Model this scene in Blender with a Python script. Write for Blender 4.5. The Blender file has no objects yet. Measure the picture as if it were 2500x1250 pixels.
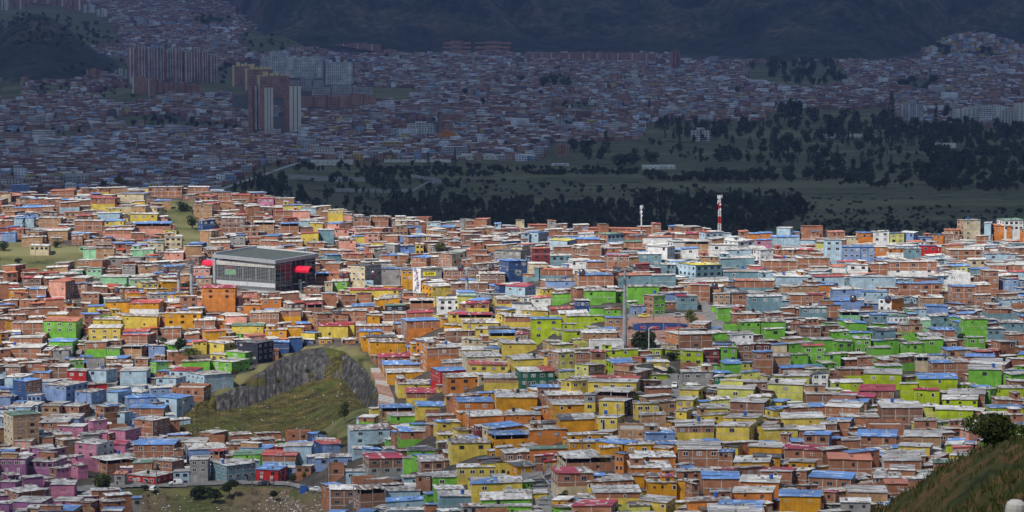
import bpy, math, random
import numpy as np
from mathutils import Vector, Matrix
R = random.Random(7)
NR = np.random.default_rng(11)
scene = bpy.context.scene
col = scene.collection
rad = math.radians

# ------------------------------------------------------------------ camera, world, sun, exposure
F = 7000.0                                   # focal length in pixels of the 2500 px wide photograph
PITCH = math.atan(625.0 / F)
CP, SP = math.cos(PITCH), math.sin(PITCH)
cam_d = bpy.data.cameras.new("camera")
cam = bpy.data.objects.new("camera", cam_d)
col.objects.link(cam)
cam.rotation_euler = (math.pi / 2 - PITCH, 0, 0)
cam_d.sensor_width = 36.0
cam_d.lens = 36.0 * F / 2500.0
cam_d.clip_start = 1.0
cam_d.clip_end = 40000.0
cam_d.dof.use_dof = True
cam_d.dof.focus_distance = 1000.0
cam_d.dof.aperture_fstop = 4.5
scene.camera = cam

SUN_EL, SUN_AZ = 54.0, 40.0                  # azimuth measured from straight behind the camera towards its left
SUN_VEC = Vector((-math.sin(rad(SUN_AZ)) * math.cos(rad(SUN_EL)), -math.cos(rad(SUN_AZ)) * math.cos(rad(SUN_EL)), math.sin(rad(SUN_EL))))
world = bpy.data.worlds.new("World")
scene.world = world
world.use_nodes = True
wn = world.node_tree
sky = wn.nodes.new("ShaderNodeTexSky")
sky.sky_type = 'NISHITA'
sky.sun_disc = False
sky.sun_elevation = rad(SUN_EL)
sky.sun_rotation = math.atan2(SUN_VEC.x, SUN_VEC.y)
sky.altitude = 2600
wn.nodes["Background"].inputs[1].default_value = 0.06
wn.links.new(sky.outputs[0], wn.nodes["Background"].inputs[0])
sun_d = bpy.data.lights.new("sun", 'SUN')
sun_d.energy = 5.0
sun_d.angle = rad(0.5)
sun_d.color = (1.0, 0.95, 0.86)
sun = bpy.data.objects.new("sun", sun_d)
col.objects.link(sun)
sun.rotation_euler = (-SUN_VEC).to_track_quat('-Z', 'Y').to_euler()
vs = scene.view_settings
vs.view_transform = 'Standard'
vs.look = 'None'
vs.exposure = 0.30
vs.gamma = 1.0
scene.cycles.use_denoising = True
scene.cycles.max_bounces = 5
scene.cycles.diffuse_bounces = 2
scene.cycles.glossy_bounces = 2
scene.cycles.transmission_bounces = 3
scene.cycles.volume_bounces = 1
scene.cycles.transparent_max_bounces = 6

# ------------------------------------------------------------------ projection
def ray(u, v):
    a, b = (u - 1250.0) / F, (625.0 - v) / F
    return a, CP + b * SP, b * CP - SP
def at(u, v, Y):
    x, y, z = ray(u, v)
    return Vector((x * Y / y, Y, z * Y / y))
def proj(p):
    d = p[1] * CP - p[2] * SP
    h = p[1] * SP + p[2] * CP
    return 1250 + F * p[0] / d, 625 - F * h / d
def tv(v):
    b = (625.0 - v) / F
    return (b * CP - SP) / (CP + b * SP)

# ------------------------------------------------------------------ ground: picture row of the bare ground at each distance, then the valley and the mountains
YN = np.array([500, 600, 700, 800, 900, 1000, 1100, 1200, 1300, 1400, 1500, 1650, 1800], float)
UC = np.array([0, 420, 700, 900, 1200, 1500, 1800, 2100, 2500], float)
TAB = np.array([
    [1850, 1700, 1560, 1420, 1290, 1160, 1000, 850, 725, 630, 560, 482, 480],
    [1950, 1750, 1580, 1430, 1300, 1185, 1050, 870, 715, 620, 560, 478, 490],
    [1950, 1750, 1580, 1430, 1290, 1175, 1050, 870, 730, 640, 570, 500, 520],
    [1780, 1600, 1450, 1310, 1190, 1085, 960, 845, 735, 650, 585, 540, 560],
    [1680, 1500, 1350, 1210, 1070, 950, 850, 760, 680, 615, 575, 580, 600],
    [1660, 1480, 1310, 1140, 1000, 870, 765, 690, 630, 590, 585, 610, 640],
    [1660, 1480, 1300, 1130, 980, 850, 755, 685, 632, 597, 600, 630, 655],
    [1660, 1480, 1300, 1130, 985, 860, 765, 690, 635, 605, 620, 645, 660],
    [1660, 1480, 1300, 1130, 990, 870, 775, 700, 640, 610, 620, 650, 660]], float)
def vnoise(x, y, seed=0):
    xi, yi = np.floor(x).astype(int), np.floor(y).astype(int)
    xf, yf = x - xi, y - yi
    xf, yf = xf * xf * (3 - 2 * xf), yf * yf * (3 - 2 * yf)
    def h(a, b):
        n = (a * 374761393 + b * 668265263 + seed * 974711) & 0x7fffffff
        n = ((n ^ (n >> 13)) * 1274126177) & 0x7fffffff
        return ((n ^ (n >> 16)) & 0xffff) / 65535.0
    return (h(xi, yi) * (1 - xf) + h(xi + 1, yi) * xf) * (1 - yf) + (h(xi, yi + 1) * (1 - xf) + h(xi + 1, yi + 1) * xf) * yf
def fbm(x, y, seed=0, octs=4):
    s, a = 0, 0.5
    for i in range(octs):
        s = s + a * vnoise(x * 2 ** i, y * 2 ** i, seed + i)
        a *= 0.5
    return s
def smooth(e0, e1, x):
    t = np.clip((x - e0) / (e1 - e0), 0, 1)
    return t * t * (3 - 2 * t)
FOOT_U = [-400, 250, 560, 660, 800, 1000, 1750, 1850, 2080, 2200, 2320, 2420, 2900]
FOOT_Y = [9200, 9200, 8200, 6900, 6700, 6800, 6800, 6450, 6350, 6700, 7050, 7000, 6900]
def z_far(Y, u):
    X = (u - 1250) / F * Y
    z = -170 + np.maximum(Y - 3500, 0) * 0.0125
    z = z + (1 - smooth(560, 760, u)) * np.maximum(Y - 5300, 0) * 0.036
    yf = np.interp(u, FOOT_U, FOOT_Y)
    d = np.maximum(Y - yf, 0)
    rid = np.abs(fbm(X / 520 + Y / 2600, Y / 1500, 5) * 2 - 1) * 2.0
    fine = fbm(X / 110, Y / 160, 9)
    z = z + d * 0.27 * (0.62 + 0.5 * rid) + smooth(0, 400, d) * (fine - 0.5) * 80 + smooth(40, 500, d) * rid * 95
    hill = np.exp(-((u - 95) / 150.0) ** 2 - ((Y - 5350) / 420.0) ** 2)
    z = z + 118 * hill
    z = z + 38 * np.exp(-((u - 700) / 85.0) ** 2 - ((Y - 6500) / 300.0) ** 2)
    z = z + 16 * np.exp(-((u - 420) / 150.0) ** 2 - ((Y - 4500) / 600.0) ** 2)
    z = z + 45 * np.exp(-((u - 2370) / 110.0) ** 2 - ((Y - 6900) / 260.0) ** 2)
    return z
def z_near(Y, u):
    ix = np.clip(np.searchsorted(UC, u) - 1, 0, len(UC) - 2)
    f = np.clip((u - UC[ix]) / (UC[ix + 1] - UC[ix]), 0, 1)
    f = f * f * (3 - 2 * f)
    return ix, f
YF = np.arange(500, 1801, 4.0)
COLS = []
for k in range(len(UC)):
    c = np.interp(YF, YN, TAB[k])
    ker = np.hanning(27); ker /= ker.sum()
    pad = np.concatenate([c[0] + (c[0] - c[1]) * np.arange(13, 0, -1), c, c[-1] + (c[-1] - c[-2]) * np.arange(1, 14)])
    COLS.append(np.convolve(pad, ker, 'valid'))
COLS = np.array(COLS)
def v_near(Y, u):
    Y = np.asarray(Y, float); u = np.asarray(u, float)
    ix = np.clip(np.searchsorted(UC, u) - 1, 0, len(UC) - 2)
    f = np.clip((u - UC[ix]) / (UC[ix + 1] - UC[ix]), 0, 1)
    f = f * f * (3 - 2 * f)
    yi = np.clip((Y - 500) / 4.0, 0, len(YF) - 1.001)
    y0 = np.floor(yi).astype(int); yf = yi - y0
    def col_at(i):
        return COLS[i, y0] * (1 - yf) + COLS[i, y0 + 1] * yf
    return col_at(ix) * (1 - f) + col_at(ix + 1) * f
def ground_z(Y, u):
    Y = np.asarray(Y, float); u = np.asarray(u, float)
    zn = Y * tv(v_near(np.minimum(Y, 1800), u))
    zf = z_far(Y, u)
    w = smooth(1690, 1960, Y)
    return zn * (1 - w) + zf * w
def gz(x, y):
    return float(ground_z(y, 1250 + F * 0.996 * x / y))
def ground_Y(u, v, y0=520.0, y1=1790.0):
    ys = np.arange(y0, y1, 2.0)
    vv = v_near(ys, np.full_like(ys, u))
    k = np.argmax(vv <= v)
    if vv[k] > v:
        k = int(np.argmin(vv))
    return float(ys[k])
def gp(u, v):
    Y = ground_Y(u, v)
    return at(u, v, Y)
def far_Y(u, v, y0=2000.0, y1=9000.0):
    ys = np.arange(y0, y1, 10.0)
    z = z_far(ys, np.full_like(ys, u))
    t = z / ys
    k = int(np.argmax(t >= tv(v)))
    return float(ys[k]) if t[k] >= tv(v) else y1
def fp(u, v):
    return at(u, v, far_Y(u, v))
def inpoly(x, y, poly):
    x = np.asarray(x, float); y = np.asarray(y, float)
    r = np.zeros(np.broadcast(x, y).shape, bool)
    n = len(poly)
    for i in range(n):
        (x1, y1), (x2, y2) = poly[i], poly[(i + 1) % n]
        if y1 == y2:
            continue
        c = ((y1 > y) != (y2 > y)) & (x < (x2 - x1) * (y - y1) / (y2 - y1) + x1)
        r ^= c
    return r

# ------------------------------------------------------------------ materials
MATS = {}
def nodes_of(name, rough=0.8, spec=0.3, metal=0.0):
    m = bpy.data.materials.new(name)
    m.use_nodes = True
    nt = m.node_tree
    b = nt.nodes["Principled BSDF"]
    b.inputs["Roughness"].default_value = rough
    b.inputs["Specular IOR Level"].default_value = spec
    b.inputs["Metallic"].default_value = metal
    MATS[name] = m
    return m, nt, b
def nd(nt, typ, **kw):
    n = nt.nodes.new(typ)
    for k, v in kw.items():
        if k.startswith("i_"):
            n.inputs[int(k[2:]) if k[2:].isdigit() else k[2:]].default_value = v
        else:
            setattr(n, k, v)
    return n
def mixc(nt, fac, a, b, blend='MIX'):
    n = nt.nodes.new("ShaderNodeMix")
    n.data_type = 'RGBA'
    n.blend_type = blend
    for s, val in ((0, fac), (6, a), (7, b)):
        if hasattr(val, "is_output"):
            nt.links.new(val, n.inputs[s])
        else:
            n.inputs[s].default_value = val if s == 0 else (*val, 1)
    return n.outputs[2]
def noise(nt, vec, scale, detail=3.0, rough=0.6):
    n = nd(nt, "ShaderNodeTexNoise")
    n.inputs["Scale"].default_value = scale
    n.inputs["Detail"].default_value = detail
    n.inputs["Roughness"].default_value = rough
    nt.links.new(vec, n.inputs["Vector"])
    return n.outputs[0]
def ramp(nt, fac, stops):
    n = nd(nt, "ShaderNodeValToRGB")
    els = n.color_ramp.elements
    while len(els) < len(stops):
        els.new(0.5)
    for e, (p, c) in zip(els, stops):
        e.position = p
        e.color = (*c, 1) if len(c) == 3 else c
    nt.links.new(fac, n.inputs[0])
    return n.outputs[0]
def mapping(nt, vec, sc, loc=(0, 0, 0)):
    n = nd(nt, "ShaderNodeMapping")
    n.inputs["Scale"].default_value = sc
    n.inputs["Location"].default_value = loc
    nt.links.new(vec, n.inputs["Vector"])
    return n.outputs[0]
def uvc(nt):
    return nd(nt, "ShaderNodeTexCoord").outputs["UV"]
def wpos(nt):
    return nd(nt, "ShaderNodeNewGeometry").outputs["Position"]
G = lambda x: (x, x, x)
def mat_paint(name, c, rough=0.8, dirt=0.75):
    m, nt, b = nodes_of(name, rough, 0.25)
    uv, wp = uvc(nt), wpos(nt)
    big = ramp(nt, noise(nt, wp, 0.35, 4), [(0.3, G(0.60)), (0.68, G(1.08))])
    base = mixc(nt, 1.0, c, big, 'MULTIPLY')
    st = ramp(nt, noise(nt, mapping(nt, uv, (1.6, 0.22, 1)), 1.0, 5, 0.7), [(0.52, G(0)), (0.72, G(1))])
    fine = ramp(nt, noise(nt, uv, 1.3, 6, 0.75), [(0.60, G(0)), (0.72, G(1))])
    base = mixc(nt, mixf(nt, st, dirt), base, tuple(x * 0.35 + 0.012 for x in c))
    base = mixc(nt, mixf(nt, fine, 0.6), base, tuple(x * 0.45 + 0.05 for x in c))
    # tie holes and board lines left by the formwork
    br = nd(nt, "ShaderNodeTexBrick", offset=0.0)
    br.inputs["Color1"].default_value = br.inputs["Color2"].default_value = (1, 1, 1, 1)
    br.inputs["Mortar"].default_value = (0, 0, 0, 1)
    for k, v in (("Scale", 1.0), ("Mortar Size", 0.045), ("Brick Width", 3.1), ("Row Height", 2.45)):
        br.inputs[k].default_value = v
    nt.links.new(uv, br.inputs["Vector"])
    inv = nd(nt, "ShaderNodeMath", operation='SUBTRACT'); inv.inputs[0].default_value = 1.0
    nt.links.new(br.outputs[0], inv.inputs[1])
    base = mixc(nt, mixf(nt, inv.outputs[0], 0.45), base, tuple(x * 0.3 for x in c))
    nt.links.new(base, b.inputs["Base Color"])
    return m
def mixf(nt, v, k):
    n = nd(nt, "ShaderNodeMath", operation='MULTIPLY')
    nt.links.new(v, n.inputs[0])
    n.inputs[1].default_value = k
    return n.outputs[0]
def mat_brick(name, c1, c2, mortar):
    m, nt, b = nodes_of(name, 0.9, 0.15)
    uv, wp = uvc(nt), wpos(nt)
    br = nd(nt, "ShaderNodeTexBrick")
    for k, v in (("Color1", (*c1, 1)), ("Color2", (*c2, 1)), ("Mortar", (*mortar, 1)), ("Scale", 1.0), ("Mortar Size", 0.025),
                 ("Brick Width", 0.42), ("Row Height", 0.24), ("Bias", 0.0)):
        br.inputs[k].default_value = v
    nt.links.new(uv, br.inputs["Vector"])
    big = ramp(nt, noise(nt, wp, 0.4, 4), [(0.3, G(0.68)), (0.7, G(1.2))])
    base = mixc(nt, 1.0, br.outputs[0], big, 'MULTIPLY')
    pat = ramp(nt, noise(nt, uv, 0.9, 6, 0.75), [(0.55, G(0)), (0.70, G(1))])
    base = mixc(nt, mixf(nt, pat, 0.55), base, tuple(x * 0.42 for x in c1))
    pale = ramp(nt, noise(nt, mapping(nt, uv, (0.8, 0.5, 1), (7, 3, 0)), 1.1, 5, 0.7), [(0.60, G(0)), (0.74, G(1))])
    base = mixc(nt, mixf(nt, pale, 0.45), base, (0.40, 0.33, 0.27))
    nt.links.new(base, b.inputs["Base Color"])
    return m
def mat_roof(name, cols, rust=0.25, rough=0.5, sheet=(0.95, 2.6)):
    m, nt, b = nodes_of(name, rough, 0.35)
    uv, wp = uvc(nt), wpos(nt)
    mp = mapping(nt, uv, (1 / sheet[0], 1 / sheet[1], 1))
    fl = nd(nt, "ShaderNodeVectorMath", operation='FLOOR')
    nt.links.new(mp, fl.inputs[0])
    wnz = nd(nt, "ShaderNodeTexWhiteNoise", noise_dimensions='3D')
    nt.links.new(fl.outputs[0], wnz.inputs["Vector"])
    stops, tot = [], sum(w for _, w in cols)
    acc = 0
    for c, w in cols:
        stops.append((acc / tot, c)); acc += w
    r = ramp(nt, wnz.outputs["Value"], stops)
    r.node.color_ramp.interpolation = 'CONSTANT'
    dirt = ramp(nt, noise(nt, mapping(nt, uv, (1.2, 0.35, 1)), 1.0, 6, 0.75), [(0.48, G(0)), (0.66, G(1))])
    base = mixc(nt, mixf(nt, dirt, rust), r, (0.13, 0.085, 0.06))
    gr = ramp(nt, noise(nt, wp, 0.7, 4), [(0.3, G(0.74)), (0.7, G(1.05))])
    base = mixc(nt, 1.0, base, gr, 'MULTIPLY')
    gr = ramp(nt, noise(nt, wp, 0.07, 3), [(0.32, (0.52, 0.49, 0.46)), (0.62, (1.06, 1.06, 1.06))])
    base = mixc(nt, 1.0, base, gr, 'MULTIPLY')
    nt.links.new(base, b.inputs["Base Color"])
    return m
def mat_plain(name, c, rough=0.6, spec=0.3, var=0.25, scale=0.8, metal=0.0):
    m, nt, b = nodes_of(name, rough, spec, metal)
    n = ramp(nt, noise(nt, wpos(nt), scale, 4), [(0.3, tuple(x * (1 - var) for x in c)), (0.7, tuple(min(1, x * (1 + var)) for x in c))])
    nt.links.new(n, b.inputs["Base Color"])
    return m
WALL = dict(oc=(0.62, 0.29, 0.015), ye=(0.66, 0.50, 0.085), ly=(0.58, 0.57, 0.14), li=(0.42, 0.53, 0.02), gr=(0.18, 0.46, 0.05),
            mi=(0.28, 0.56, 0.33), tq=(0.17, 0.29, 0.34), sb=(0.38, 0.52, 0.62), bl=(0.22, 0.33, 0.58), db=(0.035, 0.08, 0.22), wh=(0.78, 0.78, 0.78),
            cr=(0.60, 0.50, 0.33), pi=(0.56, 0.21, 0.33), sa=(0.68, 0.32, 0.24), pu=(0.32, 0.13, 0.27), re=(0.48, 0.022, 0.022), mr=(0.20, 0.035, 0.035),
            gy=(0.30, 0.29, 0.28), dg=(0.025, 0.14, 0.085), ch=(0.028, 0.032, 0.05))
WALL['or'] = (0.58, 0.20, 0.04)
for k, c in WALL.items():
    mat_paint('w_' + k, c)
mat_brick('w_br', (0.37, 0.145, 0.072), (0.28, 0.10, 0.052), (0.30, 0.19, 0.13))
mat_brick('w_bk', (0.27, 0.115, 0.065), (0.20, 0.085, 0.055), (0.24, 0.17, 0.13))
mat_brick('w_tb', (0.46, 0.25, 0.12), (0.30, 0.15, 0.07), (0.36, 0.26, 0.17))
mat_roof('r_w', [((0.80, 0.80, 0.78), 5), ((0.62, 0.62, 0.60), 4), ((0.70, 0.66, 0.58), 3), ((0.36, 0.34, 0.32), 2), ((0.25, 0.17, 0.12), .6)], 0.6)
mat_roof('r_g', [((0.46, 0.46, 0.45), 4), ((0.60, 0.59, 0.56), 3), ((0.30, 0.29, 0.28), 2), ((0.66, 0.66, 0.66), 1.5), ((0.30, 0.22, 0.16), 0.7)], 0.7)
mat_roof('r_b', [((0.15, 0.30, 0.62), 7), ((0.11, 0.25, 0.60), 4), ((0.60, 0.68, 0.80), 0.9)], 0.15)
mat_roof('r_r', [((0.52, 0.09, 0.06), 5), ((0.42, 0.07, 0.05), 3), ((0.62, 0.55, 0.50), 0.7)], 0.3)
mat_roof('r_c', [((0.42, 0.03, 0.06), 6), ((0.34, 0.05, 0.06), 3), ((0.70, 0.62, 0.60), 0.8)], 0.25)
mat_roof('r_o', [((0.58, 0.21, 0.11), 5), ((0.50, 0.17, 0.09), 3)], 0.3)
mat_roof('r_n', [((0.11, 0.26, 0.16), 4), ((0.15, 0.22, 0.17), 3), ((0.30, 0.36, 0.26), 1)], 0.3)
mat_roof('r_k', [((0.075, 0.075, 0.08), 4), ((0.13, 0.12, 0.115), 3), ((0.30, 0.29, 0.27), 1)], 0.4)
mat_roof('r_s', [((0.60, 0.58, 0.54), 3), ((0.28, 0.15, 0.09), 2), ((0.42, 0.40, 0.37), 3), ((0.16, 0.13, 0.12), 2), ((0.78, 0.78, 0.76), 1.5)], 0.8)
mat_roof('r_y', [((0.78, 0.66, 0.04), 5), ((0.80, 0.80, 0.72), 1)], 0.15)
mat_roof('r_l', [((0.42, 0.62, 0.10), 5), ((0.78, 0.80, 0.70), 1)], 0.2)
mat_plain('concrete', (0.40, 0.38, 0.35), 0.9, 0.2, 0.35)
mat_plain('r_f', (0.34, 0.32, 0.30), 0.9, 0.2, 0.4)
MATS['r_t'] = MATS['r_f']
mat_plain('frame_white', (0.72, 0.72, 0.70), 0.5)
mat_plain('frame_dark', (0.05, 0.045, 0.045), 0.5)
mat_plain('frame_metal', (0.30, 0.30, 0.31), 0.4)
mat_plain('glass', (0.022, 0.025, 0.032), 0.08, 0.5, 0.5, 0.5)
mat_plain('curtain', (0.30, 0.29, 0.30), 0.5, 0.4, 0.4, 0.6)
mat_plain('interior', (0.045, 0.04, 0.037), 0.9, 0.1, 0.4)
mat_plain('junk', (0.16, 0.13, 0.11), 0.9, 0.2, 0.7, 1.5)
mat_plain('asphalt', (0.17, 0.165, 0.16), 0.9, 0.2, 0.35, 0.25)
mat_plain('pavement', (0.33, 0.31, 0.29), 0.9, 0.2, 0.25, 0.6)
mat_plain('plaza_brick', (0.27, 0.16, 0.125), 0.9, 0.2, 0.25, 0.5)
mat_plain('metal_grey', (0.27, 0.28, 0.30), 0.45, 0.4, 0.15)
mat_plain('metal_pale', (0.46, 0.47, 0.49), 0.45, 0.4, 0.15)
mat_plain('metal_dark', (0.06, 0.065, 0.075), 0.5, 0.4, 0.2)
mat_plain('pole_wood', (0.16, 0.14, 0.12), 0.9)
mat_plain('pole_concrete', (0.42, 0.41, 0.39), 0.9)
mat_plain('red_gloss', (0.55, 0.012, 0.035), 0.3, 0.5, 0.1)
mat_plain('blue_plastic', (0.02, 0.09, 0.36), 0.4, 0.4, 0.1)
mat_plain('black_plastic', (0.02, 0.02, 0.022), 0.5, 0.4, 0.1)
mat_plain('white_paint', (0.78, 0.78, 0.78), 0.5, 0.4, 0.08)
mat_plain('red_paint', (0.50, 0.03, 0.02), 0.5, 0.4, 0.08)
mat_plain('yellow_paint', (0.72, 0.62, 0.02), 0.5, 0.4, 0.08)
mat_plain('sign_blue', (0.02, 0.06, 0.22), 0.5, 0.4, 0.3)
mat_plain('letter_coral', (0.75, 0.16, 0.10), 0.6)
mat_plain('tyre', (0.018, 0.018, 0.018), 0.8)
mat_plain('bark', (0.10, 0.075, 0.055), 0.95, 0.1, 0.4, 2)
mat_plain('skin', (0.32, 0.17, 0.10), 0.7)
mat_plain('hair', (0.015, 0.012, 0.01), 0.6)

# ------------------------------------------------------------------ mesh collector
class MB:
    def __init__(s):
        s.v, s.f, s.m, s.uv = [], [], [], []
        s.ox, s.oy = R.uniform(0, 400), R.uniform(0, 400)
    def quad(s, a, b, c, d, mat, lu=None, lv=None):
        n = len(s.v)
        s.v += [tuple(a), tuple(b), tuple(c), tuple(d)]
        s.f.append((n, n + 1, n + 2, n + 3)); s.m.append(mat)
        if lu is None:
            lu = math.dist(a, b); lv = math.dist(a, d)
        x, y = s.ox, s.oy
        s.uv += [(x, y), (x + lu, y), (x + lu, y + lv), (x, y + lv)]
    def tri(s, a, b, c, mat):
        n = len(s.v)
        s.v += [tuple(a), tuple(b), tuple(c)]
        s.f.append((n, n + 1, n + 2)); s.m.append(mat)
        l = math.dist(a, b)
        s.uv += [(s.ox, s.oy), (s.ox + l, s.oy), (s.ox + l / 2, s.oy + l)]
    def hexa(s, lo, hi, mat, top=None):
        """a solid from its four lower and four upper corners, both counter-clockwise from above"""
        for i in range(4):
            j = (i + 1) % 4
            s.quad(lo[i], lo[j], hi[j], hi[i], mat)
        s.quad(hi[0], hi[1], hi[2], hi[3], top or mat)
        s.quad(lo[3], lo[2], lo[1], lo[0], mat)
    def box(s, x0, x1, y0, y1, z0, z1, mat, top=None):
        s.hexa([(x0, y0, z0), (x1, y0, z0), (x1, y1, z0), (x0, y1, z0)], [(x0, y0, z1), (x1, y0, z1), (x1, y1, z1), (x0, y1, z1)], mat, top)
    def tube(s, p, q, r0, r1, mat, n=8, cap=True):
        p, q = Vector(p), Vector(q)
        d = (q - p).normalized()
        a = d.orthogonal().normalized(); b = d.cross(a)
        cs = [(math.cos(2 * math.pi * i / n), math.sin(2 * math.pi * i / n)) for i in range(n)]
        P = [p + (a * c + b * t) * r0 for c, t in cs]
        Q = [q + (a * c + b * t) * r1 for c, t in cs]
        for i in range(n):
            j = (i + 1) % n
            s.quad(P[i], P[j], Q[j], Q[i], mat)
        if cap:
            k = len(s.v)
            s.v += [tuple(x) for x in Q]; s.f.append(tuple(range(k, k + n))); s.m.append(mat); s.uv += [(0, 0)] * n
    def lathe(s, prof, mat, n=12, c=(0, 0, 0), axis='z'):
        """prof: (radius, height) from the bottom up"""
        def pt(r, h, i):
            a = 2 * math.pi * i / n
            x, y = r * math.cos(a), r * math.sin(a)
            return (c[0] + x, c[1] + y, c[2] + h) if axis == 'z' else ((c[0] + x, c[1] + h, c[2] + y) if axis == 'y' else (c[0] + h, c[1] + x, c[2] + y))
        for (r0, h0), (r1, h1) in zip(prof, prof[1:]):
            for i in range(n):
                s.quad(pt(r0, h0, i), pt(r0, h0, i + 1), pt(r1, h1, i + 1), pt(r1, h1, i), mat)
    def add(s, o, M):
        n = len(s.v)
        s.v += [tuple(M @ Vector(p)) for p in o.v]
        s.f += [tuple(i + n for i in f) for f in o.f]
        s.m += o.m
        s.uv += o.uv
    def mesh(s, name):
        me = bpy.data.meshes.new(name)
        me.from_pydata(s.v, [], s.f)
        slots = sorted(set(s.m))
        idx = {k: i for i, k in enumerate(slots)}
        for k in slots:
            me.materials.append(MATS[k])
        me.polygons.foreach_set("material_index", [idx[k] for k in s.m])
        ul = me.uv_layers.new(name="UVMap")
        ul.data.foreach_set("uv", np.array(s.uv, np.float32).ravel())
        return me
    def build(s, name, parent=None, smooth_=False):
        me = s.mesh(name)
        if smooth_:
            me.polygons.foreach_set("use_smooth", [True] * len(me.polygons))
        o = bpy.data.objects.new(name, me)
        col.objects.link(o)
        o.parent = parent
        return o
def tag(o, label, cat, group=None, kind=None):
    o['label'] = label; o['category'] = cat
    if group: o['group'] = group
    if kind: o['kind'] = kind
    return o
def empty(name, loc, rz=0.0):
    o = bpy.data.objects.new(name, None)
    col.objects.link(o)
    o.empty_display_size = 1.0
    o.location = loc
    o.rotation_euler = (0, 0, rz)
    return o
def grid_mesh(name, P, mats, midx=None, attrs=None, smooth_=True, ny=None, nx=None):
    """P: (ny, nx, 3) array of points"""
    ny, nx = P.shape[:2]
    i = np.arange(ny * nx).reshape(ny, nx)
    q = np.stack([i[:-1, :-1], i[:-1, 1:], i[1:, 1:], i[1:, :-1]], -1).reshape(-1, 4)
    return raw_mesh(name, P.reshape(-1, 3), q, mats, midx, attrs, smooth_)
def raw_mesh(name, V, Q, mats, midx=None, attrs=None, smooth_=False, uv=None):
    me = bpy.data.meshes.new(name)
    k = Q.shape[1]
    me.vertices.add(len(V)); me.loops.add(Q.size); me.polygons.add(len(Q))
    me.vertices.foreach_set("co", np.asarray(V, np.float32).ravel())
    me.loops.foreach_set("vertex_index", np.asarray(Q, np.int32).ravel())
    me.polygons.foreach_set("loop_start", np.arange(0, Q.size, k, dtype=np.int32))
    me.polygons.foreach_set("loop_total", np.full(len(Q), k, np.int32))
    for m in mats:
        me.materials.append(MATS[m])
    if midx is not None:
        me.polygons.foreach_set("material_index", np.asarray(midx, np.int32))
    if smooth_:
        me.polygons.foreach_set("use_smooth", np.ones(len(Q), bool))
    if uv is not None:
        me.uv_layers.new(name="UVMap").data.foreach_set("uv", np.asarray(uv, np.float32).ravel())
    me.update(calc_edges=True)
    for an, av in (attrs or {}).items():
        me.attributes.new(an, 'FLOAT', 'POINT').data.foreach_set("value", np.asarray(av, np.float32).ravel())
    me.validate()
    o = bpy.data.objects.new(name, me)
    col.objects.link(o)
    return o
# ------------------------------------------------------------------ the land
PARK = [(530, 462), (640, 405), (760, 398), (900, 392), (1310, 392), (1345, 350), (1560, 342), (1580, 300), (1870, 296), (1900, 262), (2060, 268), (2160, 262),
        (2200, 292), (2330, 310), (2600, 306), (2700, 640), (700, 640), (560, 540)]
BELTS = [[(1815, 160), (1900, 150), (2060, 158), (2075, 212), (1960, 222), (1830, 200)],
         [(2180, 222), (2200, 196), (2290, 196), (2305, 226)],
         [(250, 292), (330, 282), (480, 300), (620, 312), (615, 330), (480, 318), (300, 312)],
         [(880, 212), (1010, 214), (1030, 238), (900, 248)],
         [(1310, 196), (1340, 180), (1400, 192), (1405, 214), (1320, 216)],
         [(1330, 258), (1400, 250), (1470, 262), (1440, 278), (1340, 274)],
         [(530, 160), (590, 160), (575, 205), (540, 205)],
         [(580, 88), (700, 92), (690, 130), (600, 132)],
         [(120, 170), (300, 150), (310, 185), (150, 190)],
         [(470, 48), (560, 36), (560, 60), (480, 66)],
         [(0, 330), (60, 320), (70, 338), (0, 345)],
         [(110, 325), (200, 318), (200, 340), (120, 345)],
         [(2280, 106), (2330, 120), (2320, 140), (2290, 138)],
         [(2390, 120), (2420, 122), (2420, 142), (2392, 140)],
         [(60, 222), (120, 205), (190, 218), (90, 240)],
         [(200, 230), (330, 205), (420, 240), (300, 262)]]
GRASSY = BELTS[6:7] + [[(0, 148), (300, 140), (310, 172), (0, 190)], [(-60, 15), (250, 15), (300, 112), (-60, 130)], [(480, 195), (600, 205), (600, 232), (490, 225)],
          [(600, 70), (830, 100), (800, 122), (610, 118)], [(910, 225), (1010, 235), (1000, 255), (910, 250)], [(0, 190), (60, 195), (60, 245), (0, 260)]]
LEFT_GRASS = [[(375, 490), (470, 490), (510, 555), (505, 600), (440, 612), (400, 560)], [(-50, 588), (60, 590), (215, 605), (215, 660), (90, 680), (-50, 690)]]
GULLY = [(285, 1196), (400, 1192), (560, 1186), (690, 1190), (790, 1208), (800, 1300), (280, 1300)]
QUARRY = [(430, 1085), (425, 1040), (500, 955), (640, 885), (745, 845), (880, 845), (925, 900), (938, 985), (905, 1035), (900, 1085)]

VT = [(420, 1040), (500, 972), (532, 966), (584, 942), (632, 910), (683, 875), (744, 852), (785, 846), (840, 858), (895, 902), (923, 955), (940, 1000)]
VB = [(420, 1044), (500, 990), (537, 1003), (608, 990), (679, 962), (740, 936), (776, 925), (830, 918), (852, 942), (884, 981), (902, 1003), (940, 1012)]
us = np.arange(-350, 2860, 13.0)
Ys = np.concatenate([np.arange(520, 1800, 4.0), np.arange(1800, 3000, 20.0), np.arange(3000, 6200, 40.0), np.arange(6200, 8200, 12.0), np.arange(8200, 9900, 60.0)])
UU, YY = np.meshgrid(us, Ys)
ZZ = ground_z(YY, UU)
XX = (UU - 1250) / (F * 0.996) * YY
yt_ = np.array([ground_Y(q, float(np.interp(q, *zip(*VT)))) if 400 < q < 960 else 0 for q in us])[None, :]
near_hole = 26 * smooth(424, 448, UU) * (1 - smooth(912, 938, UU)) * smooth(1072, 1096, YY) * (1 - smooth(yt_ - 8, yt_ - 1, YY))
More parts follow.
